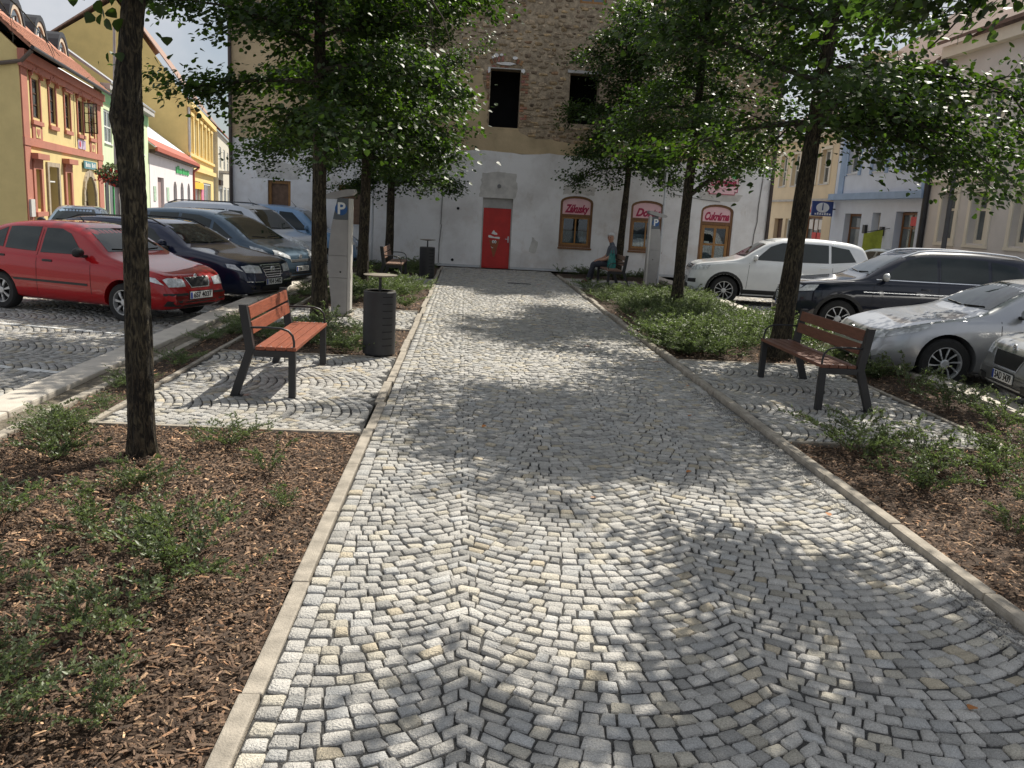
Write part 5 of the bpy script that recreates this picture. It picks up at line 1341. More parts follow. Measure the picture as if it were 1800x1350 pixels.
m_alu = mat('grey_meter_paint', (0.36, 0.345, 0.335), 0.55, 0.07, 5); m_alul = mat('light_meter_trim', (0.60, 0.57, 0.53), 0.5, 0.05, 5)
m_pblue = mat('parking_blue', (0.02, 0.10, 0.30), 0.45, 0.08, 4); m_pdark = mat('meter_head_grey', (.12, .135, .15), .5, .1, 4)
def meter(x, y, rz, label, notice=False):
    root = empty('parking_meter', (x, y, 0), rz); tag(root, label, 'parking meter', 'parking ticket meters')
    side = lambda z: -.145 - .055 * math.sin(min(1, max(0, (z - .25) / 1.25)) * math.pi) + (0 if z < 1.5 else .09 * ((z - 1.5) / .42))
    segs = [(.0, .62), (.625, .98), (.985, 1.56), (1.565, 1.90)]
    for i, (a, b) in enumerate(segs):
        zs = np.linspace(a, b, 7); poly = [(side(z), z) for z in zs] + [(.11, b), (.11, a)]
        MB().prism(poly, 'y', -.13, .13).build('body_panel' if i < 3 else 'head', m_alu if i < 3 else m_pdark, root)
    MB().bbox((.111, -.125, 0), (.165, .125, 1.9), .012).build('side_trim', m_alul, root)
    cap = [(-.31, 1.905), (-.28, 1.945), (-.10, 2.0), (.10, 2.045), (.20, 2.05), (.215, 2.0), (.17, 1.955), (.05, 1.925), (-.12, 1.885), (-.26, 1.88)]
    MB().prism(cap, 'y', -.16, .16).build('cap', m_alu, root)
    for s in (-1, 1):
        M_ = Matrix(((-s, 0, 0, -.0), (0, 0, s, s * .134), (0, 1, 0, 1.73), (0, 0, 0, 1)))
        d = MB().lathe([(.10, 0), (.10, .003)], (0, 0, 0), 24).build('parking_disc', m_pblue, root); d.matrix_basis = M_ @ Matrix.Translation((0, 0, -.003))
        lettering('P', m_wpaint, root, M_ @ Matrix.Translation((0, 0, .003)), .26, None, 0, .006)
        MB().lathe([(.014, 0), (.014, .006)], (0, 0, 0), 10).build('lock', m_dark, root).matrix_basis = Matrix(((-s, 0, 0, .0), (0, 0, s, s * .131), (0, 1, 0, .72), (0, 0, 0, 1)))
    if notice:
        MB().bbox((-.07, -.136, 1.30), (.04, -.131, 1.48), .001).build('notice', m_wpaint, root)
    MB().bbox((-.24, -.2, -.02), (.2, .2, .03), .01).build('concrete_foot', m_conc, root)
    return root
meter(-2.03, 14.35, R(0), 'tall grey parking meter with P sign left of the path')
meter(5.2, 24.0, R(180), 'grey parking meter with P sign and white notice near the white wall', True)
bpy.data.objects['parking_meter.001'].rotation_euler = (0, 0, math.pi)

pp = empty('sign_pole', (5.62, 24.9, 0)); tag(pp, 'thin grey sign pole beside the right parking meter', 'pole')
MB().tube([(0, 0, -.03), (0, 0, 3.2)], .035, 10).build('post', m_zinc, pp, True)
MB().bbox((-.05, .04, 2.72), (.05, .06, 3.25), .004).build('sign_back', m_alul, pp); MB().tube([(0, 0, 2.75), (.12, -.1, 2.8)], .02, 6).build('clamp', m_steel, pp)
pp = empty('sign_pole', (-2.85, 26.6, 0)); tag(pp, 'slim grey post with a box at its top by the left wall', 'pole')
MB().tube([(0, 0, -.03), (0, 0, 2.9)], .03, 10).build('post', m_zinc, pp, True); MB().bbox((-.1, -.08, 2.45), (.1, .08, 2.95), .01).build('box', mat('grey_iron', (.2, .2, .2)), pp)
lp = empty('lamp_post', (-11.7, 30, -.1)); tag(lp, 'slim pale lamp post with a hanging flower basket before the green house', 'lamp post')
MB().tube([(0, 0, 0), (0, 0, 3.2), (.05, 0, 5.4), (.1, 0, 7.2)], [.075, .065, .05, .04], 10).build('post', mat('pale_rose_post', (.50, .42, .40), .5, .1, 4), lp, True)
MB().tube([(-.05, 0, 4.0), (.35, 0, 4.05)], .025, 6).build('arm', m_steel, lp)
MB().lathe([(.05, 2.0), (.30, 2.15), (.34, 2.3), (.30, 2.3)], (0, 0, 0), 16).build('basket', m_steel, lp, True)
def puff(n, rad, cz, seed, size):
    r = np.random.default_rng(seed); P = r.normal(0, 1, (n, 3)); P /= np.linalg.norm(P, axis=1, keepdims=True); P = P * (r.uniform(.5, 1, (n, 1)) * np.array([[rad, rad, rad * .55]])) + np.array([0, 0, cz])
    T = r.normal(0, 1, (n, 3)); T /= np.linalg.norm(T, axis=1, keepdims=True); N_ = np.cross(T, r.normal(0, 1, (n, 3))); N_ /= np.linalg.norm(N_, axis=1, keepdims=True)
    return leaf_arrays(P, T, N_, r.uniform(.6, 1.2, n) * size, .7)
V, Fc = puff(700, .62, 2.45, 3, .13); tag(link('basket_leaves', npmesh('basket_leaves', V, Fc, np.ones((len(V), 3))), m_sleaf, lp), kind='stuff')
V, Fc = puff(380, .66, 2.35, 4, .11); tag(link('basket_flowers', npmesh('basket_flowers', V, Fc), mat('geranium_red', (.55, .03, .02), .6, .2, 6), lp), kind='stuff')
lp = empty('lamp_post', (12.4, 22.0, -.06)); tag(lp, 'dark lamp post in front of the light grey house', 'lamp post')
MB().tube([(0, 0, 0), (0, 0, 1.4), (0, 0, 1.42), (0, 0, 5.6)], [.085, .085, .065, .05], 12).build('post', mat('dark_grey_post', (.05, .05, .055), .5, .1, 4), lp, True)
MB().lathe([(.088, 1.36), (.088, 1.42)], (0, 0, 0), 12).build('collar', m_zinc, lp)
MB().tube([(0, 0, 5.55), (-.3, 0, 5.8), (-.9, 0, 5.9)], .035, 8).build('arm', m_steel, lp, True); MB().bbox((-1.35, -.12, 5.84), (-.8, .12, 5.96), .02).build('lamp_head', m_steel, lp)
gr = empty('drain_grate', (1.42, 22.4, .0)); tag(gr, 'small dark drain grate set in the path before the red door', 'grate')
MB().box((-.3, -.13, -.02), (.3, .13, .004)).build('frame', m_steel, gr)
for i in range(9): MB().box((-.26 + i * .058, -.10, .004), (-.235 + i * .058, .10, .009)).build('bar', mat('iron_bar', (.10, .10, .10), .5, .2, 8), gr)
gb = empty('wheelie_bin', tuple(A.P(9.5, -.1, .6))); tag(gb, 'small green bin standing by the yellow house', 'litter bin')
MB().prism([(-.22, 0), (.22, 0), (.28, .85), (-.28, .85)], 'y', -.25, .25).build('body', mat('bin_green', (.06, .30, .05), .5, .1, 4), gb); MB().bbox((-.31, -.3, .852), (.31, .3, .93), .02).build('lid', mat('bin_green'  , (.06, .30, .05)), gb)
# fallen leaves on the setts
_fl = ['dry orange leaf nearest the camera at the lower right of the path', 'dry leaf in the shade at the right third of the path', 'dry leaf beside the grit along the right kerb', 'dry leaf near the kerb level with the right bench',
       'dry leaf in the middle of the path in the near sunlit patch', 'dry leaf by the right kerb beyond the bench', 'dry leaf on the path right of centre level with the bench', 'dry leaf on the left half of the path level with the left bench']
for i, (x, y) in enumerate(((2.1, 3.0), (1.75, 6.1), (2.45, 5.2), (2.2, 7.9), (.9, 5.4), (2.55, 9.4), (1.9, 8.6), (.2, 7.2))):
    o = bpy.data.objects.new('fallen_leaf', npmesh('fallen_leaf', *heart_leaves(np.zeros((1, 3)), np.array([[0, 1., 0]]), np.array([[0, 0, 1.]]), np.array([.042]))))
    COL.objects.link(o); o.data.materials.append(mat('dry_leaf', (.38, .15, .04), .7, .2, 9)); o.location = (x, y, .012); o.rotation_euler = (rng.normal(0, .2), rng.normal(0, .2), rng.uniform(0, 6))
    tag(o, _fl[i], 'leaf', 'dry leaves on the path')

# ------------------------------------------------------------------ people
m_skin = mat('skin', (0.46, 0.25, 0.17), 0.55, 0.08, 12); m_shirt = mat('slate_shirt', (0.075, 0.085, 0.105), 0.85, 0.2, 20, .3, 60)
m_trous = mat('dark_trousers', (0.035, 0.037, 0.05), 0.85, 0.2, 20, .3, 50); m_shoe = mat('brown_shoe', (0.10, 0.045, 0.028), 0.6, 0.15, 12)
m_ghair = mat('grey_hair', (0.50, 0.49, 0.47), 0.7, 0.2, 40, .5, 120); m_dhair = mat('dark_hair', (0.02, 0.014, 0.01), 0.6, 0.2, 40)

def body(name, root, J, bones, mats):
    """one continuous figure grown from a joint skeleton; each bone names its clothing"""
    names = list(J); ix = {n: i for i, n in enumerate(names)}
    me = bpy.data.meshes.new(name); me.from_pydata([J[n][0] for n in names], [(ix[a], ix[b]) for a, b, _ in bones], []); me.update()
    o = bpy.data.objects.new(name, me); COL.objects.link(o)
    K_ = 1.32
    sk = o.modifiers.new('skin', 'SKIN'); sk.use_smooth_shade = True
    for i, n in enumerate(names):
        r_ = J[n][1]; k_ = 1.12 if ('palm' in n or len(n) > 2 and n[1] == 'f' or 'th' in n[1:3]) and n[0] in 'lr' and 'thigh' not in n else K_; r_ = tuple(q * k_ for q in r_) if isinstance(r_, tuple) else r_ * k_; me.skin_vertices[0].data[i].radius = r_ if isinstance(r_, tuple) else (r_, r_)
        me.skin_vertices[0].data[i].use_root = (n == 'pelvis')
    sb = o.modifiers.new('sub', 'SUBSURF'); sb.levels = 2; sb.render_levels = 2
    dg = bpy.context.evaluated_depsgraph_get(); dg.update()
    em = bpy.data.meshes.new_from_object(o.evaluated_get(dg)); bpy.data.objects.remove(o)
    keys = list(mats); em.materials.clear()
    for k in keys: em.materials.append(mats[k])
    rad_ = lambda n: (sum(J[n][1]) / 2 if isinstance(J[n][1], tuple) else J[n][1])
    segs = [(Vector(J[a][0]), Vector(J[b][0]), keys.index(m), rad_(a), rad_(b)) for a, b, m in bones]
    for p in em.polygons:
        c = p.center; best = None
        for a, b, m, ra, rb_ in segs:
            ab = b - a; t = max(0, min(1, (c - a).dot(ab) / max(1e-9, ab.length_squared))); d = (a + ab * t - c).length / (ra + (rb_ - ra) * t)
            if best is None or d < best[0]: best = (d, m)
        p.material_index = best[1]; p.use_smooth = True
    q = bpy.data.objects.new(name, em); COL.objects.link(q); q.parent = root
    return q

def hand(J, B, s, wrist, d, side, up):
    """palm and five fingers: d along the hand, side across towards the thumb, up back of the hand"""
    w, d, side, up = Vector(wrist), Vector(d).normalized(), Vector(side).normalized(), Vector(up).normalized()
    J[s + 'palm'] = (tuple(w + d * .06), (.036, .016)); B.append((s + 'wrist', s + 'palm', 'skin'))
    for i, (k, l) in enumerate(((.027, .070), (.009, .078), (-.009, .072), (-.027, .056))):
        a = w + d * .085 + side * k; b = a + d * l * .55 - up * .008; c = b + d * l * .4 - up * .022
        J[f'{s}f{i}a'] = (tuple(a), .0095); J[f'{s}f{i}b'] = (tuple(b), .0085); J[f'{s}f{i}c'] = (tuple(c), .0075)
        B += [(s + 'palm', f'{s}f{i}a', 'skin'), (f'{s}f{i}a', f'{s}f{i}b', 'skin'), (f'{s}f{i}b', f'{s}f{i}c', 'skin')]
    a = w + d * .04 + side * .042 - up * .008; b = a + d * .035 + side * .012 - up * .012
    J[s + 'tha'] = (tuple(a), .0105); J[s + 'thb'] = (tuple(b), .009); B += [(s + 'palm', s + 'tha', 'skin'), (s + 'tha', s + 'thb', 'skin')]

def head_parts(root, c, face, hair, size=.105, long=False):
    """face details set on the head: eyes, nose, ears, mouth, hair"""
    c, f = Vector(c), Vector(face).normalized(); s = Vector((0, 0, 1)).cross(f).normalized(); u = Vector((0, 0, 1))
    M_ = Matrix(((f.x, s.x, 0, c.x), (f.y, s.y, 0, c.y), (f.z, s.z, 1, c.z), (0, 0, 0, 1)))
    def ball(name, p, r, m, sub=2):
        bm = bmesh.new(); bmesh.ops.create_icosphere(bm, subdivisions=sub, radius=1)
        for v in bm.verts: v.co = Vector((v.co.x * r[0] + p[0], v.co.y * r[1] + p[1], v.co.z * r[2] + p[2]))
        o = MB().addbm(bm).build(name, m, root, True); bm.free(); o.matrix_basis = M_; return o
    for e in (-1, 1):
        ball('eye', (.086, e * .031, .012), (.010, .013, .008), m_dark); ball('ear', (-.005, e * .083, -.005), (.022, .010, .032), m_skin)
        ball('brow', (.09, e * .031, .032), (.008, .018, .005), hair)
    ball('nose', (.102, 0, -.012), (.018, .013, .022), m_skin); ball('mouth', (.086, 0, -.052), (.010, .024, .006), mat('lips', (.32, .11, .09), .5, .05, 9))
    bm = bmesh.new(); bmesh.ops.create_icosphere(bm, subdivisions=4, radius=1)
    keep = [v for v in bm.verts if (v.co.z > .34 if v.co.x > .35 else v.co.z > (-.45 if not long else -1))]
    bmesh.ops.delete(bm, geom=[v for v in bm.verts if v not in set(keep)], context='VERTS')
    r2 = random.Random(4)
    for v in bm.verts:
        k = 1 + r2.uniform(-.03, .04)
        v.co = Vector((v.co.x * .116 * k - .010, v.co.y * .102 * k, v.co.z * .122 * k + .012 - (.10 * max(0, -v.co.z) if long else 0)))
    o = MB().addbm(bm).build('hair', hair, root, True); bm.free(); o.matrix_basis = M_

pe = empty('person', (3.98, 23.62, 0)); tag(pe, 'grey-haired person in dark shirt and trousers seated on the far right bench', 'person')
J = {'pelvis': ((0, 0, .56), (.15, .13)), 'waist': ((.02, 0, .72), (.15, .125)), 'chest': ((.03, 0, .92), (.165, .12)), 'neckb': ((.02, 0, 1.06), (.085, .075)), 'neck': ((-.01, 0, 1.135), .040), 'headb': ((-.035, -.012, 1.195), (.052, .056)), 'head': ((-.035, -.015, 1.28), (.082, .09)), 'crown': ((-.03, -.01, 1.345), (.06, .065))}
B = [('pelvis', 'waist', 'shirt'), ('waist', 'chest', 'shirt'), ('chest', 'neckb', 'shirt'), ('neckb', 'neck', 'skin'), ('neck', 'headb', 'skin'), ('headb', 'head', 'skin'), ('head', 'crown', 'skin')]
for s, e in (('l', -1), ('r', 1)):
    J.update({s + 'hip': ((-.05, e * .10, .54), .095), s + 'thigh': ((-.25, e * .12, .545), .082), s + 'knee': ((-.47, e * (.13 if e > 0 else .10), .53), .064), s + 'shin': ((-.53 - (.03 if e < 0 else -.05), e * .13, .30), .054), s + 'ankle': ((-.58 - (.05 if e < 0 else -.08), e * .13, .085), .040), s + 'toe': ((-.74 - (.06 if e < 0 else -.08), e * .15, .045), (.042, .035))})
    B += [('pelvis', s + 'hip', 'trousers'), (s + 'hip', s + 'thigh', 'trousers'), (s + 'thigh', s + 'knee', 'trousers'), (s + 'knee', s + 'shin', 'trousers'), (s + 'shin', s + 'ankle', 'trousers'), (s + 'ankle', s + 'toe', 'shoe')]
    J.update({s + 'sh': ((.03, e * .185, 1.0), .062), s + 'el': ((-.06 if e > 0 else -.04, e * .235, .76), .046), s + 'fore': ((-.19, e * .19, .68), .040), s + 'wrist': ((-.31, e * .09, .655), .029)})
    B += [('chest', s + 'sh', 'shirt'), (s + 'sh', s + 'el', 'shirt'), (s + 'el', s + 'fore', 'skin'), (s + 'fore', s + 'wrist', 'skin')]
    hand(J, B, s, J[s + 'wrist'][0], (-.8, -e * .35, -.12), (0.1, -e * 1, .4), (.1, -.2 * e, 1))
body('body', pe, J, B, {'skin': m_skin, 'shirt': m_shirt, 'trousers': m_trous, 'shoe': m_shoe})
head_parts(pe, (-.038, -.018, 1.275), (-.62, -.78, -.06), m_ghair)
bag = empty('carrier_bag', (3.93, 23.13, .482)); tag(bag, 'shiny turquoise carrier bag on the bench beside the seated person', 'bag')
bm = bmesh.new(); bmesh.ops.create_grid(bm, x_segments=10, y_segments=10, size=.5); bm.free()
n = 14; vs = []; rb = np.random.default_rng(5)
for z in np.linspace(0, .38, 9):
    for k in range(n):
        a = 2 * math.pi * k / n; q = max(abs(math.cos(a)), abs(math.sin(a))) ** -.6
        f = 1 - .45 * (z / .38) ** 2
        vs.append((.11 * f * q * math.cos(a) + rb.normal(0, .008), .19 * (1 + .06 * z) * q * math.sin(a) + rb.normal(0, .008), z + rb.normal(0, .006) * (z > 0)))
MB().add(vs, [(i * n + k, i * n + (k + 1) % n, (i + 1) * n + (k + 1) % n, (i + 1) * n + k) for i in range(8) for k in range(n)] + [tuple(range(n))[::-1]]).build('sack', mat('turquoise_film', (.025, .22, .20), .25, .3, 9, .5, 30, spec=.7), bag, True)
for s in (-1, 1): MB().tube([(s * .03, -.09, .36), (s * .035, -.06, .46), (s * .03, .02, .48), (s * .03, .08, .36)], .008, 5).build('handle', mat('turquoise_film', (.03, .30, .28)), bag)

pw = empty('person', (15.4, 45.3, 0.0), 0); tag(pw, 'dark-haired person in dark top standing before the cream house', 'person')
J = {'pelvis': ((0, 0, .94), (.15, .11)), 'waist': ((0, 0, 1.1), (.125, .095)), 'chest': ((0, 0, 1.3), (.15, .105)), 'neckb': ((0, 0, 1.43), (.07, .06)), 'neck': ((0, -.01, 1.48), .045), 'headb': ((0, -.02, 1.53), (.065, .07)), 'head': ((0, -.02, 1.60), (.075, .085)), 'crown': ((0, -.01, 1.665), (.055, .06))}
B = [('pelvis', 'waist', 'shirt'), ('waist', 'chest', 'shirt'), ('chest', 'neckb', 'shirt'), ('neckb', 'neck', 'skin'), ('neck', 'headb', 'skin'), ('headb', 'head', 'skin'), ('head', 'crown', 'skin')]
for s, e in (('l', -1), ('r', 1)):
    J.update({s + 'hip': ((e * .09, 0, .90), .088), s + 'knee': ((e * .10, 0, .48), .058), s + 'ankle': ((e * .10, .02, .08), .038), s + 'toe': ((e * .11, -.13, .035), (.038, .03)), s + 'sh': ((e * .17, 0, 1.38), .055), s + 'el': ((e * .23, .02, 1.1), .042), s + 'wrist': ((e * .22, -.08, .88), .028)})
    B += [('pelvis', s + 'hip', 'trousers'), (s + 'hip', s + 'knee', 'trousers'), (s + 'knee', s + 'ankle', 'trousers'), (s + 'ankle', s + 'toe', 'shoe'), ('chest', s + 'sh', 'shirt'), (s + 'sh', s + 'el', 'shirt'), (s + 'el', s + 'wrist', 'skin')]
    hand(J, B, s, J[s + 'wrist'][0], (0, -.25, -1), (-e * .2, -1, 0), (e, 0, 0))
body('body', pw, J, B, {'skin': m_skin, 'shirt': mat('black_top', (.02, .02, .022), .8), 'trousers': m_trous, 'shoe': m_shoe})
head_parts(pw, (0, -.02, 1.60), (-.3, -.95, 0), m_dhair, long=True)
# ------------------------------------------------------------------ cars
def pchip(xs, ys):
    xs, ys = np.array(xs, float), np.array(ys, float); h = np.diff(xs); d = np.diff(ys) / h
    m = np.zeros(len(xs)); m[0], m[-1] = d[0], d[-1]
    for i in range(1, len(xs) - 1):
        m[i] = 0 if d[i - 1] * d[i] <= 0 else 2 * d[i - 1] * d[i] / (d[i - 1] + d[i])
    def f(x):
        x = np.clip(x, xs[0], xs[-1]); i = np.clip(np.searchsorted(xs, x) - 1, 0, len(h) - 1); t = (x - xs[i]) / h[i]
        return ys[i] * (2 * t ** 3 - 3 * t ** 2 + 1) + m[i] * h[i] * (t ** 3 - 2 * t ** 2 + t) + ys[i + 1] * (-2 * t ** 3 + 3 * t ** 2) + m[i + 1] * h[i] * (t ** 3 - t ** 2)
    return f
m_cglass = mat('tinted_car_glass', (0.016, 0.024, 0.024), 0.03, 0.2, 2, spec=.5)
m_black = mat('black_plastic', (0.018, 0.018, 0.019), 0.55, 0.15, 9); m_tyre = mat('tyre_rubber', (0.02, 0.02, 0.02), 0.85, 0.2, 12)
m_chrome = mat('chrome', (0.80, 0.81, 0.83), 0.22, 0.05, 5, metal=.75); m_alloy = mat('alloy_rim', (0.62, 0.63, 0.64), 0.3, 0.06, 5, metal=.35)
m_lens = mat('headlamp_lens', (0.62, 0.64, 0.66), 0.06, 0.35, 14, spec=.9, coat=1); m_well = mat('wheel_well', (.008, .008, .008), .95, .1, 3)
m_plate = mat('number_plate', (.78, .78, .76), .45, .03, 5); m_eu = mat('plate_blue', (.01, .05, .35), .45, .03, 5); m_ink = mat('plate_ink', (.01, .01, .012), .5, .03, 5)
def paint(name, col, metal=0.0, rough=.32): return mat('car_paint_' + name, col, rough, .04, 3, metal=metal, coat=1.0, spec=.12)

def loft(S):
    L, W2 = S['L'], S['W'] / 2
    top = pchip(*zip(*S['top'])); belt = pchip(*zip(*S['belt']))
    xs = np.unique(np.concatenate([np.linspace(0, .3, 12), np.linspace(.3, L - .25, 60), np.linspace(L - .25, L, 10)]))
    rings = []
    for x in xs:
        f = max(0, 1 - x / .75); r = max(0, 1 - (L - x) / .55)
        w = W2 * (1 - .30 * f ** 2.4 - .17 * r ** 2.4)
        zb = .20 + .10 * max(0, 1 - x / .25) ** 2 + .14 * max(0, 1 - (L - x) / .35) ** 2
        zt = float(top(x)); bl = min(float(belt(x)), zt - .015); g = zt - bl
        tm = S.get('tumble', .36); t = tm * g
        mid = zb + (bl - zb) * .48
        P = [(0, zb), (.55 * w, zb), (.86 * w, zb + .012), (.955 * w, zb + .07), (.985 * w, zb + .16), (1.0 * w, mid - .03), (1.0 * w, mid + .05), (.992 * w, bl - .16), (.975 * w, bl - .05), (.945 * w, bl + .0),
             (.93 * w - .10 * t, bl + .12 * g), (.925 * w - .45 * t, bl + .46 * g), (.915 * w - .82 * t, bl + .78 * g), (.88 * w - .98 * t, bl + .925 * g), (.62 * (w - t), bl + .988 * g), (.3 * (w - t), zt - .002), (0, zt)]
        xf = L / 2 - x
        rings.append([(xf, y, z) for y, z in P] + [(xf, -y, z) for y, z in P[-2:0:-1]])
    n = len(rings[0]); V = [p for r_ in rings for p in r_]
    Fc = [(i * n + k, i * n + (k + 1) % n, (i + 1) * n + (k + 1) % n, (i + 1) * n + k) for i in range(len(rings) - 1) for k in range(n)]
    Fc += [tuple(range(n)), tuple(range((len(rings) - 1) * n, len(rings) * n))[::-1]]
    me = bpy.data.meshes.new('body'); me.from_pydata(V, [], Fc); me.update()
    bm = bmesh.new(); bm.from_mesh(me); bmesh.ops.recalc_face_normals(bm, faces=bm.faces); bm.to_mesh(me); bm.free()
    return me

def car(S, pos, phi, label, group):
    L, W2, wr = S['L'], S['W'] / 2, S['wr']
    root = empty('parked_car', (pos[0], pos[1], LOT), phi); tag(root, label, 'car', group)
    me = loft(S); ob = bpy.data.objects.new('tmp_body', me); COL.objects.link(ob)
    xa = [L / 2 - S['fo'], L / 2 - S['fo'] - S['wb']]
    cut = MB()
    for x in xa:
        for s in (-1, 1):
            cut.lathe([(wr + .055, s * (W2 - .26)), (wr + .055, s * (W2 + .2))], (x, 0, wr), 36, 'y')
    co = cut.build('tmp_cut', m_well); bo = ob.modifiers.new('b', 'BOOLEAN'); bo.operation = 'DIFFERENCE'; bo.solver = 'EXACT'; bo.object = co
    dg = bpy.context.evaluated_depsgraph_get(); dg.update()
    em = bpy.data.meshes.new_from_object(ob.evaluated_get(dg)); bpy.data.objects.remove(ob); bpy.data.objects.remove(co)
    em.materials.clear(); em.materials.append(S['paint']); em.materials.append(m_well); em.name = 'body'
    for p in em.polygons:
        c = p.center; p.use_smooth = True; p.material_index = 0
        for x in xa:
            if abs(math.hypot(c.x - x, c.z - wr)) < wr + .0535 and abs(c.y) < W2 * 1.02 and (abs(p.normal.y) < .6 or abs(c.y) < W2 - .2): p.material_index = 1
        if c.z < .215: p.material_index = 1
    try: em.set_sharp_from_angle(angle=R(42))
    except Exception: pass
    b = bpy.data.objects.new('body', em); COL.objects.link(b); b.parent = root
    bvh = BVHTree.FromPolygons([v.co.copy() for v in em.vertices], [tuple(p.vertices) for p in em.polygons])
    def decal(name, poly, view, m, off=.005, step=.07, parent=None, thick=0.0):
        """panel following the body: poly in the view's two coordinates"""
        P2 = [Vector(p) for p in poly]
        # refine the outline
        out = []
        for i in range(len(P2)):
            a, c = P2[i], P2[(i + 1) % len(P2)]; k = max(1, int((c - a).length / step))
            out += [a.lerp(c, j / k) for j in range(k)]
        x0, x1 = min(p.x for p in out), max(p.x for p in out); y0, y1 = min(p.y for p in out), max(p.y for p in out)
        pts = list(out); pl = [(p.x, p.y) for p in out]
        for gx in np.arange(x0 + step / 2, x1, step):
            for gy in np.arange(y0 + step / 2, y1, step):
                if in_poly(gx, gy, pl) and min((Vector((gx, gy)) - q).length for q in out) > step * .35: pts.append(Vector((gx, gy)))
        r_ = geometry.delaunay_2d_cdt(pts, [], [list(range(len(out)))], 1, 1e-6)
        V = []; ok = []
        for p in r_[0]:
            if view in ('L', 'R'):
                s = 1 if view == 'L' else -1; o_, d_ = Vector((p.x, s * 2, p.y)), Vector((0, -s, 0))
            elif view == 'F': o_, d_ = Vector((L, p.x, p.y)), Vector((-1, 0, 0))
            elif view == 'B': o_, d_ = Vector((-L, p.x, p.y)), Vector((1, 0, 0))
            else: o_, d_ = Vector((p.x, p.y, 3)), Vector((0, 0, -1))
            h = bvh.ray_cast(o_, d_)
            if h[0] is None: V.append(o_); ok.append(False); continue
            nn = h[1] if h[1].dot(d_) < 0 else -h[1]
            V.append(h[0] + nn * off); ok.append(True)
        F_ = [f for f in r_[2] if all(ok[i] for i in f)]
        if not F_: return None
        me_ = bpy.data.meshes.new(name); me_.from_pydata(V, [], F_); me_.update()
        bm = bmesh.new(); bm.from_mesh(me_)
        bmesh.ops.delete(bm, geom=[v for v in bm.verts if not v.link_faces], context='VERTS'); bm.to_mesh(me_); bm.free()
        o = link(name, me_, m, parent or root, smooth=True)
        return o
    X = lambda x: L / 2 - x                                   # distance behind the front bumper -> local x
    for v in ('L', 'R'):
        for q in S['side_windows']: decal('side_window', [(X(a), z) for a, z in q], v, m_cglass, .005)
        for i, a in enumerate(S['doors']):
            decal('door_seam', [(X(a[0]) + .004, a[1]), (X(a[0]) - .004, a[1]), (X(a[2]) - .004, a[3]), (X(a[2]) + .004, a[3])], v, m_well, .002, .06)
        for a, z in S['handles']:
            s = 1 if v == 'L' else -1
            h = bvh.ray_cast(Vector((X(a), s * 2, z)), Vector((0, -s, 0)))
            if h[0]: MB().bbox((X(a) - .10, h[0].y - .012, z - .018), (X(a) + .10, h[0].y + .022, z + .018), .01).build('door_handle', S.get('hmat', S['paint']), root, True)
        for nm, q, m in S.get('side_trim', ()): decal(nm, [(X(a), z) for a, z in q], v, m, .006, .06)
        if S.get('cladding'):
            for x in xa:
                ang = np.linspace(-.25, math.pi + .25, 16)
                q = [(x + (wr + .12) * math.cos(t), wr + (wr + .12) * math.sin(t)) for t in ang] + [(x + (wr + .058) * math.cos(t), wr + (wr + .058) * math.sin(t)) for t in ang[::-1]]
                decal('arch_trim', [(a, z) for a, z in q if True], v, m_black, .006, .05)
        s = 1 if v == 'L' else -1                              # mirror
        ax, az = S['mirror']; h = bvh.ray_cast(Vector((X(ax), s * 2, az - .08)), Vector((0, -s, 0))); yb = h[0].y if h[0] else s * W2 * .93
        bm = bmesh.new(); bmesh.ops.create_uvsphere(bm, u_segments=14, v_segments=10, radius=1)
        for q in bm.verts:
            q.co = Vector((q.co.x * (.075 if q.co.x > 0 else .035) + X(ax), q.co.y * .115 + yb + s * .15, q.co.z * .075 + az + .01))
        mo = MB().addbm(bm).build('door_mirror', S.get('mmat', S['paint']), root, True); bm.free()
        MB().bbox((X(ax) - .03, min(yb - s * .02, yb + s * .08), az - .07), (X(ax) + .03, max(yb - s * .02, yb + s * .08), az - .03), .008).build('mirror_foot', m_black, mo)
        if S.get('rails'):
            a0, a1, mrail = S['rails']; tp = []
            for a in np.linspace(a0, a1, 9):
                h = bvh.ray_cast(Vector((X(a), s * (W2 * .66), 3)), Vector((0, 0, -1))); tp.append(h[0] + Vector((0, 0, .055 if a0 + .1 < a < a1 - .1 else .005)))
            MB().tube(tp, .016, 6).build('roof_rail', mrail, root, True)
    decal('windscreen', S['screen'], 'F', m_cglass, .005, .09)
    decal('rear_window', S['rear'], 'B', m_cglass, .005, .09)
    for s in (1, -1):
        decal('headlamp', [(s * y, z) for y, z in S['lamp']], 'F', m_lens, .008, .035)
        lp_ = S.get('lampside')
        if lp_: decal('headlamp_side', [(X(a), z) for a, z in lp_], 'L' if s > 0 else 'R', m_lens, .008, .035)
        decal('tail_lamp', [(s * y, z) for y, z in S.get('tail', [(.55, .75), (.72, .75), (.72, 1.0), (.58, 1.0)])], 'B', mat('tail_red', (.35, .01, .01), .15, .1, 6, coat=1), .008, .05)
        decal('fog_recess', [(s * y, z) for y, z in S.get('fog', [(.45, .30), (.66, .32), (.66, .40), (.45, .38)])], 'F', m_black, .006, .05)
    gz = S['grille']
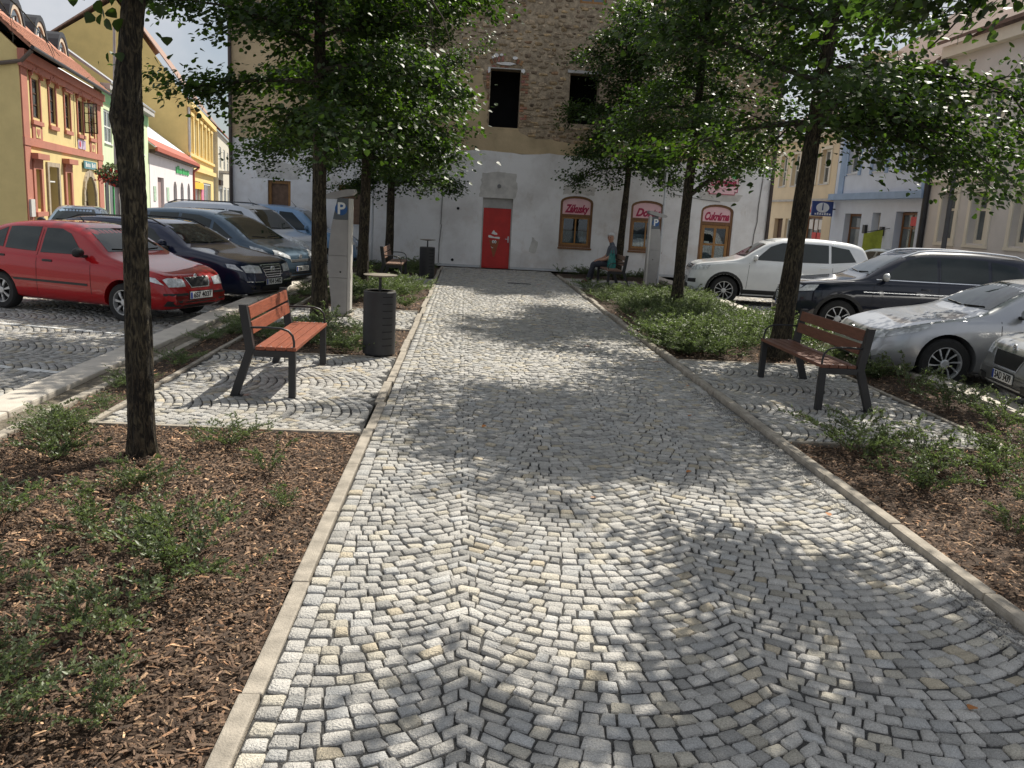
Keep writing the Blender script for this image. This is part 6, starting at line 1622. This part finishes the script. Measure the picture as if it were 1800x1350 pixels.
    if gz:
        fr_ = decal('grille_frame', gz, 'F', m_chrome, .007, .04)
        cyy = sum(p[0] for p in gz) / len(gz); czz = sum(p[1] for p in gz) / len(gz)
        decal('grille', [(cyy + (y - cyy) * .93, czz + (z - czz) * .84) for y, z in gz], 'F', m_black, .011, .04)
        zl, zh = min(p[1] for p in gz), max(p[1] for p in gz); yw = max(p[0] for p in gz)
        for k in range(S.get('bars', 0)):
            z = zl + (zh - zl) * (k + 1) / (S['bars'] + 1); decal('grille_bar', [(-yw * .86, z - .007), (yw * .86, z - .007), (yw * .86, z + .007), (-yw * .86, z + .007)], 'F', m_chrome, .016, .05)
    for nm, q, m in S.get('front_trim', ()): decal(nm, q, 'F', m, .007, .06)
    if S.get('badge'):
        by, bz, br, kind = S['badge']; h = bvh.ray_cast(Vector((L, 0, bz)), Vector((-1, 0, 0))); M_ = Matrix(((0, 0, 1, h[0].x + .012), (1, 0, 0, 0), (0, 1, 0, bz), (0, 0, 0, 1)))
        mb = MB().lathe([(br, 0), (br, .012), (br * .84, .014), (br * .82, .004)], (0, 0, 0), 22)
        if kind == 'vw':
            for q in ([(-.5, .75), (0, .08), (.5, .75)], [(-.78, .35), (-.4, -.72), (0, .02), (.4, -.72), (.78, .35)]): mb.tube([(a * br, c * br, .008) for a, c in q], br * .085, 4)
        elif kind == 'arrow':
            mb.tube([(-.4 * br, -.4 * br, .008), (.2 * br, .1 * br, .008), (.5 * br, .55 * br, .008)], br * .14, 4); mb.tube([(-.1 * br, .45 * br, .008), (.3 * br, .2 * br, .008)], br * .12, 4)
        else:
            for z in (-.25, .2): mb.tube([(-.55 * br, z * br - .1 * br, .008), (0, z * br + .3 * br, .008), (.55 * br, z * br - .1 * br, .008)], br * .12, 4)
        o = mb.build('badge', m_chrome, root, True); o.matrix_basis = M_
    if S.get('plate'):
        txt, pz = S['plate']; h = bvh.ray_cast(Vector((L, 0, pz)), Vector((-1, 0, 0))); xx = h[0].x + .018
        pl_ = MB().bbox((xx - .012, -.26, pz - .055), (xx, .26, pz + .055), .003).build('number_plate', m_plate, root)
        MB().box((xx, -.257, pz - .05), (xx + .001, -.215, pz + .05)).build('plate_band', m_eu, pl_)
        MB().bbox((xx - .016, -.275, pz - .068), (xx - .013, .275, pz + .068), .001).build('plate_holder', m_black, root)
        lettering(txt, m_ink, pl_, Matrix(((0, 0, 1, xx + .001), (1, 0, 0, .02), (0, 1, 0, pz), (0, 0, 0, 1))), .12, .42, 0, .0015, 'plate_number')
    # wheels
    for i, x in enumerate(xa):
        for s in (-1, 1):
            w = empty('wheel', (x, s * (W2 - .125), wr)); w.parent = root
            tw = .105
            MB().lathe([(wr * .66, -tw), (wr * .9, -tw), (wr * .985, -tw * .75), (wr, -tw * .4), (wr, tw * .4), (wr * .985, tw * .75), (wr * .9, tw), (wr * .66, tw), (wr * .66, -tw)], (0, 0, 0), 36, 'y', False).build('tyre', m_tyre, w, True)
            mb = MB().lathe([(wr * .67, -s * .02), (wr * .67, s * tw * .92), (wr * .62, s * tw * .92), (wr * .60, s * tw * .4), (wr * .60, -s * .02), (wr * .67, -s * .02)], (0, 0, 0), 36, 'y', False); mb.build('rim', S.get('rim', m_alloy), w, True)
            MB().lathe([(.001, 0), (wr * .6, 0), (wr * .6, s * .02), (.001, s * .02)], (0, 0, 0), 24, 'y').build('brake_disc', m_well, w)
            ns = S['spokes']; mb = MB()
            for k in range(ns):
                a = 2 * math.pi * k / ns + .3; da = S.get('spw', .16)
                pts = []
                for rr, hw, dp in ((.13, .55, .95), (.35, .6, 1.0), (.63, 1.0, .86)):
                    for e in (-1, 1): an = a + e * da * hw * (.30 / max(rr, .22)) * .8 + S.get('swirl', 0) * rr; pts.append((wr * rr * math.cos(an), s * tw * dp * .86, wr * rr * math.sin(an)))
                pts2 = [(p[0], p[1] - s * .022, p[2]) for p in pts]
                mb.add(pts + pts2, [(0, 1, 3, 2), (2, 3, 5, 4), (6, 8, 9, 7), (8, 10, 11, 9), (0, 2, 8, 6), (2, 4, 10, 8), (1, 7, 9, 3), (3, 9, 11, 5), (0, 6, 7, 1), (4, 5, 11, 10)])
            mb.lathe([(.001, s * tw * .70), (wr * .17, s * tw * .70), (wr * .17, s * tw * .86), (wr * .12, s * tw * .92), (.001, s * tw * .92)], (0, 0, 0), 16, 'y')
            mb.build('spokes', S.get('rim', m_alloy), w, False)
            mb = MB()
            for k in range(5):
                a = 2 * math.pi * k / 5; mb.lathe([(.001, s * tw * .84), (.012, s * tw * .84), (.012, s * tw * .9), (.001, s * tw * .9)], (wr * .22 * math.cos(a), 0, wr * .22 * math.sin(a)), 6, 'y')
            tag(mb.build('wheel_nuts', m_well, w), kind='stuff')
    for s in (-1, 1):                                            # wipers
        tp = []
        for f in np.linspace(0, 1, 5):
            h = bvh.ray_cast(Vector((L, s * .05 + f * .5 * (1 if s > 0 else -1) * .9, S['wiper'] + .02 * f)), Vector((-1, 0, 0)))
            if h[0]: tp.append(h[0] + Vector((.012, 0, .008)))
        if len(tp) > 2: MB().tube(tp, .008, 4).build('wiper', m_black, root)
    if S.get('antenna'):
        a = S['antenna']; h = bvh.ray_cast(Vector((X(a), 0, 3)), Vector((0, 0, -1))); MB().tube([h[0], h[0] + Vector((-.06, 0, .06)), h[0] + Vector((-.16, 0, .17))], [.012, .006, .003], 6).build('antenna', m_black, root)
    return root

def sym(q): return q + [(-y, z) for y, z in q[::-1]]
FAB = dict(L=3.97, W=1.66, wb=2.46, fo=.80, wr=.295, paint=paint('red', (.36, .006, .009)), hmat=m_black, mmat=m_black,
    top=[(0, .48), (.03, .60), (.10, .70), (.22, .765), (.6, .86), (.95, .935), (1.12, .985), (1.45, 1.19), (1.78, 1.365), (2.1, 1.435), (2.55, 1.45), (3.1, 1.415), (3.45, 1.34), (3.68, 1.17), (3.84, .97), (3.93, .78), (3.97, .55)],
    belt=[(0, .46), (.2, .70), (.6, .80), (1.05, .885), (2, .915), (3.2, .95), (3.97, .9)],
    side_windows=[[(1.58, .965), (2.42, .955), (2.42, 1.335), (2.12, 1.335), (1.92, 1.27)], [(2.52, .965), (3.15, .985), (3.15, 1.32), (2.95, 1.335), (2.52, 1.345)], [(3.20, .995), (3.52, 1.02), (3.38, 1.24), (3.20, 1.31)]],
    doors=[(1.38, .33, 1.40, .88), (2.47, .30, 2.47, 1.36), (3.33, .62, 3.45, .93)], handles=[(2.25, .84), (3.22, .87)], mirror=(1.52, 1.0),
    side_trim=[('side_moulding', [(1.45, .50), (3.0, .50), (3.0, .535), (1.45, .535)], m_black)],
    screen=sym([(.62, 1.03), (.46, 1.36)]), rear=sym([(.52, 1.06), (.42, 1.30)]), wiper=1.045,
    lamp=[(.33, .57), (.62, .57), (.66, .68), (.60, .705), (.34, .68)], lampside=[(.14, .60), (.36, .66), (.42, .73), (.26, .70)],
    grille=sym([(.21, .545), (.285, .70)]), bars=0, badge=(0, .715, .035, 'arrow'), plate=('6S7 4037', .43),
    fog=[(.42, .27), (.66, .28), (.64, .36), (.42, .36)], front_trim=[('lower_grille', sym([(.38, .25), (.36, .34)]), m_black), ('bumper_strip', [(.30, .44), (.68, .44), (.68, .475), (.30, .475)], m_black), ('bumper_strip', [(-.68, .44), (-.30, .44), (-.30, .475), (-.68, .475)], m_black)],
    spokes=7, spw=.34, rim=mat('silver_hubcap', (.50, .50, .50), .4, .06, 5, metal=.4), antenna=2.3)
PAS = dict(L=4.77, W=1.82, wb=2.71, fo=.92, wr=.32, paint=paint('navy', (.010, .016, .045), 0.2),
    top=[(0, .50), (.03, .62), (.09, .74), (.25, .82), (.7, .91), (1.1, .975), (1.3, 1.02), (1.7, 1.25), (2.1, 1.43), (2.5, 1.475), (3.2, 1.48), (3.9, 1.45), (4.3, 1.38), (4.55, 1.12), (4.7, .9), (4.77, .6)],
    belt=[(0, .48), (.2, .76), (.7, .86), (1.2, .93), (2.5, .96), (4.0, 1.0), (4.77, .95)],
    side_windows=[[(1.75, 1.0), (2.68, .99), (2.68, 1.385), (2.42, 1.385), (2.12, 1.29)], [(2.76, .995), (3.5, 1.02), (3.45, 1.375), (2.76, 1.39)], [(3.56, 1.03), (4.28, 1.08), (4.15, 1.32), (3.56, 1.37)]],
    doors=[(1.5, .35, 1.55, .93), (2.72, .32, 2.72, 1.4), (3.55, .6, 3.6, .98)], handles=[(2.5, .88), (3.4, .91)], mirror=(1.72, 1.05),
    screen=sym([(.68, 1.07), (.52, 1.40)]), rear=sym([(.55, 1.12), (.48, 1.36)]), wiper=1.08,
    lamp=[(.36, .60), (.72, .62), (.76, .73), (.64, .755), (.38, .73)], lampside=[(.16, .64), (.42, .70), (.46, .77), (.3, .755)],
    grille=sym([(.24, .52), (.34, .75)]), bars=4, badge=(0, .655, .07, 'vw'), plate=('9S4 5482', .44), front_trim=[('lower_grille', sym([(.40, .27), (.38, .36)]), m_black), ('bumper_chrome', [(.34, .44), (.72, .45), (.72, .465), (.34, .455)], m_chrome), ('bumper_chrome', [(-.72, .45), (-.34, .44), (-.34, .455), (-.72, .465)], m_chrome)],
    spokes=10, spw=.16, rails=(1.95, 4.2, m_black))
PIC = dict(L=4.59, W=1.83, wb=2.73, fo=.92, wr=.325, paint=paint('steel_blue', (.05, .085, .125), 0.35),
    top=[(0, .50), (.03, .62), (.10, .75), (.3, .86), (.7, .99), (.95, 1.09), (1.4, 1.37), (1.85, 1.57), (2.3, 1.64), (3.0, 1.655), (3.7, 1.62), (4.2, 1.52), (4.42, 1.15), (4.54, .9), (4.59, .6)],
    belt=[(0, .48), (.2, .78), (.7, .92), (1.2, .99), (2.5, 1.03), (4.0, 1.08), (4.59, 1.0)],
    side_windows=[[(1.25, 1.06), (1.82, 1.07), (1.82, 1.40)], [(1.90, 1.08), (2.7, 1.08), (2.7, 1.54), (2.25, 1.52), (1.90, 1.43)], [(2.78, 1.09), (3.55, 1.11), (3.55, 1.53), (2.78, 1.545)], [(3.62, 1.12), (4.22, 1.16), (4.1, 1.43), (3.62, 1.52)]],
    doors=[(1.62, .35, 1.62, 1.0), (2.74, .32, 2.74, 1.56), (3.6, .6, 3.6, 1.05)], handles=[(2.5, .93), (3.45, .95)], mirror=(1.6, 1.12),
    screen=sym([(.70, 1.06), (.54, 1.56)]), rear=sym([(.55, 1.15), (.5, 1.5)]), wiper=1.09,
    lamp=[(.42, .66), (.78, .76), (.74, .86), (.60, .84), (.40, .72)], lampside=[(.2, .70), (.75, .86), (.80, .92), (.5, .87)],
    grille=sym([(.42, .60), (.44, .655)]), bars=0, badge=(0, .70, .06, 'chev'), plate=('2S6 7715', .45), front_trim=[('lower_grille', sym([(.45, .26), (.42, .36)]), m_black)], spokes=7, spw=.25)
BER = dict(L=4.38, W=1.81, wb=2.73, fo=.93, wr=.31, paint=paint('silver_white', (.56, .60, .66), 0.1), tumble=.20, hmat=m_black,
    top=[(0, .52), (.03, .66), (.10, .82), (.3, .96), (.7, 1.06), (.98, 1.13), (1.3, 1.40), (1.62, 1.67), (1.95, 1.77), (2.4, 1.80), (3.6, 1.79), (4.15, 1.74), (4.30, 1.4), (4.36, 1.0), (4.38, .6)],
    belt=[(0, .50), (.2, .86), (.7, .98), (1.2, 1.05), (2.5, 1.08), (4.38, 1.08)],
    side_windows=[[(1.35, 1.11), (2.22, 1.11), (2.22, 1.62), (1.85, 1.60)], [(2.34, 1.12), (3.2, 1.13), (3.2, 1.62), (2.34, 1.63)], [(3.34, 1.14), (4.1, 1.16), (4.05, 1.58), (3.34, 1.62)]],
    doors=[(1.28, .38, 1.28, 1.06), (2.28, .34, 2.28, 1.64), (3.27, .45, 3.27, 1.62)], handles=[(2.1, .98), (2.5, .98)], mirror=(1.4, 1.18),
    screen=sym([(.70, 1.17), (.62, 1.66)]), rear=sym([(.62, 1.15), (.6, 1.65)]), wiper=1.19,
    lamp=[(.42, .74), (.76, .78), (.78, .98), (.62, 1.0), (.46, .90)], lampside=[(.12, .78), (.45, .92), (.55, 1.04), (.28, .99)],
    grille=sym([(.36, .60), (.40, .70)]), bars=1, badge=(0, .82, .07, 'chev'), plate=('4S2 1863', .50), front_trim=[('lower_grille', sym([(.45, .30), (.42, .42)]), m_black)], spokes=6, spw=.3, rails=(2.0, 4.1, m_black), antenna=1.9)
VAN = dict(BER); VAN.update(paint=paint('light_blue', (.18, .32, .52), 0.15), plate=('3S8 2290', .50), rails=None)
TIG = dict(L=4.43, W=1.81, wb=2.60, fo=.86, wr=.345, paint=paint('white', (.78, .79, .79)), cladding=True,
    top=[(0, .55), (.03, .70), (.10, .88), (.28, .98), (.7, 1.05), (1.05, 1.10), (1.22, 1.15), (1.6, 1.40), (1.95, 1.60), (2.35, 1.68), (3.0, 1.70), (3.7, 1.66), (4.12, 1.57), (4.28, 1.25), (4.37, 1.0), (4.43, .65)],
    belt=[(0, .53), (.2, .90), (.7, 1.0), (1.2, 1.05), (2.5, 1.08), (4.0, 1.12), (4.43, 1.05)],
    side_windows=[[(1.55, 1.125), (2.48, 1.115), (2.48, 1.57), (2.2, 1.56), (1.92, 1.46)], [(2.55, 1.12), (3.3, 1.135), (3.3, 1.56), (2.55, 1.575)], [(3.36, 1.14), (3.95, 1.20), (3.78, 1.49), (3.36, 1.55)]],
    doors=[(1.38, .42, 1.42, 1.05), (2.52, .4, 2.52, 1.58), (3.38, .75, 3.4, 1.1)], handles=[(2.32, .99), (3.2, 1.01)], mirror=(1.55, 1.17), mmat=paint('white', (.78, .79, .79)),
    side_trim=[('sill_cladding', [(1.28, .22), (3.08, .22), (3.08, .40), (1.28, .40)], m_black)],
    screen=sym([(.70, 1.19), (.54, 1.60)]), rear=sym([(.55, 1.2), (.5, 1.54)]), wiper=1.2,
    lamp=[(.40, .80), (.74, .80), (.77, .91), (.66, .935), (.42, .92)], lampside=[(.12, .80), (.42, .84), (.50, .95), (.3, .93)],
    grille=sym([(.38, .82), (.39, .92)]), bars=2, badge=(0, .87, .07, 'vw'), plate=('1SC 5906', .55), front_trim=[('lower_grille', sym([(.55, .30), (.5, .46)]), m_black), ('bumper_base', sym([(.70, .22), (.72, .32)]), m_black)],
    fog=[(.54, .50), (.76, .50), (.76, .60), (.54, .58)], spokes=10, spw=.13)
ALL = dict(TIG); ALL.update(L=4.70, W=1.84, wb=2.79, fo=.90, paint=paint('dark_navy', (.007, .010, .022), .1), mmat=m_alloy, rails=(2.0, 4.3, m_chrome),
    top=[(0, .55), (.03, .70), (.10, .88), (.28, .97), (.7, 1.03), (1.1, 1.08), (1.28, 1.12), (1.7, 1.38), (2.1, 1.58), (2.5, 1.66), (3.2, 1.675), (3.95, 1.63), (4.38, 1.54), (4.55, 1.25), (4.64, 1.0), (4.70, .65)],
    side_windows=[[(1.62, 1.115), (2.6, 1.105), (2.6, 1.55), (2.3, 1.54), (2.0, 1.44)], [(2.67, 1.11), (3.5, 1.125), (3.5, 1.54), (2.67, 1.555)], [(3.56, 1.13), (4.2, 1.19), (4.0, 1.46), (3.56, 1.53)]],
    doors=[(1.45, .42, 1.48, 1.04), (2.63, .4, 2.63, 1.56), (3.55, .75, 3.58, 1.08)], handles=[(2.42, .97), (3.35, .99)], mirror=(1.65, 1.15), grille=sym([(.42, .70), (.44, .90)]), bars=3, badge=(0, .82, .075, 'vw'), plate=('5S9 3374', .52),
    side_trim=[('sill_cladding', [(1.35, .22), (3.3, .22), (3.3, .40), (1.35, .40)], m_black), ('side_chrome', [(1.3, .86), (3.5, .885), (3.5, .90), (1.3, .875)], m_chrome), ('window_chrome', [(1.52, 1.095), (4.2, 1.105), (4.2, 1.12), (1.52, 1.11)], m_chrome)], spokes=8, spw=.14)
MAZ = dict(L=4.75, W=1.80, wb=2.73, fo=.95, wr=.335, paint=paint('silver', (.46, .47, .49), .55, .3),
    top=[(0, .48), (.03, .60), (.10, .68), (.35, .77), (.8, .88), (1.2, .95), (1.38, .995), (1.85, 1.24), (2.25, 1.39), (2.7, 1.44), (3.2, 1.42), (3.7, 1.31), (4.2, 1.12), (4.5, 1.05), (4.66, .95), (4.75, .6)],
    belt=[(0, .46), (.2, .70), (.7, .84), (1.2, .905), (2.5, .95), (4.0, 1.0), (4.75, .95)],
    side_windows=[[(1.85, .985), (2.75, .98), (2.75, 1.345), (2.5, 1.335), (2.2, 1.24)], [(2.83, .985), (3.6, 1.01), (3.5, 1.26), (3.2, 1.335), (2.83, 1.35)], [(3.66, 1.02), (4.0, 1.05), (3.72, 1.19)]],
    doors=[(1.62, .32, 1.60, .92), (2.79, .3, 2.79, 1.36), (3.6, .6, 3.68, .96)], handles=[(2.55, .86), (3.45, .89)], mirror=(1.85, 1.03), tumble=.42,
    screen=sym([(.68, 1.045), (.50, 1.37)]), rear=sym([(.52, 1.1), (.45, 1.3)]), wiper=1.05,
    lamp=[(.46, .58), (.74, .62), (.74, .72), (.62, .72), (.45, .65)], lampside=[(.15, .62), (.55, .74), (.72, .82), (.4, .75)],
    grille=sym([(.36, .50), (.42, .60)]), bars=0, badge=(0, .63, .06, 'wing'), plate=('7S3 4152', .40), front_trim=[('lower_grille', sym([(.50, .26), (.46, .34)]), m_black)], spokes=10, spw=.15, swirl=.35)
OCT = dict(PAS); OCT.update(paint=paint('warm_silver', (.44, .44, .43), .5, .3), grille=sym([(.30, .50), (.40, .70)]), bars=0, badge=(0, .745, .05, 'arrow'), plate=('5AD 3439', .41), rails=None,
    front_trim=[('lower_grille', sym([(.62, .25), (.58, .33)]), m_black), ('lip_chrome', sym([(.60, .235), (.60, .25)]), m_chrome)], lamp=[(.44, .62), (.74, .63), (.77, .73), (.66, .755), (.46, .72)])
SMA = dict(FAB); SMA.update(paint=paint('pale_blue', (.30, .40, .52), .2), plate=('8S1 6640', .43), antenna=None)
GRY = dict(FAB); GRY.update(paint=paint('grey_green', (.22, .25, .25), .3), plate=('6S2 3018', .43), antenna=None)

def place_front(S, front, phi):
    h = Vector((math.cos(phi), math.sin(phi))); return Vector(front) - h * S['L'] / 2
GL, GRt = 'cars parked left of the path', 'cars parked right of the path'
def by_axle(S, axle_mid, phi):
    h = Vector((math.cos(phi), math.sin(phi))); return Vector(axle_mid) + h * (S['fo'] + S['wb'] / 2 - S['L'] / 2)
car(FAB, by_axle(FAB, (-6.04, 14.6), R(-22)), R(-22), 'red hatchback with plate 6S7 4037 behind the thick trunk', GL)
car(PAS, place_front(PAS, (-3.62, 16.6), R(-20)), R(-20), 'navy estate car with chrome grille next to the red hatchback', GL)
car(PIC, place_front(PIC, (-3.7, 19.9), R(-20)), R(-20), 'dark steel-blue people carrier with raked windscreen', GL)
car(BER, place_front(BER, (-3.95, 23.5), R(-16)), R(-16), 'silver-white van-like car with roof rails', GL)
car(VAN, place_front(VAN, (-3.2, 26.35), R(-2)), R(-2), 'light blue van parked nearest the white wall', GL)
car(SMA, (-11.6, 26.8), R(-75), 'small pale blue car far behind the red hatchback', GL)
def by_wheel(S, c, phi):         # contact of the front left wheel
    h = Vector((math.cos(phi), math.sin(phi))); l = Vector((-h.y, h.x)); return Vector(c) - l * (S['W'] / 2 - .10) - h * (S['L'] / 2 - S['fo'])
car(TIG, by_wheel(TIG, (6.37, 20.9), R(172)), R(172), 'white off-road car parked near the pastry shop', GRt)
car(ALL, by_wheel(ALL, (6.95, 15.6), R(172)), R(172), 'dark navy off-road car with chrome roof rails', GRt)
car(MAZ, by_wheel(MAZ, (6.27, 10.78), R(175)), R(176), 'silver saloon with multi-spoke wheel behind the right bench', GRt)
car(OCT, place_front(OCT, (6.28, 9.5), R(169)), R(170), 'silver car whose nose with plate 5AD 3439 shows at the right edge', GRt)
car(GRY, (13.2, 26.8), R(100), 'small grey car glimpsed between the white and the navy off-road car', GRt)
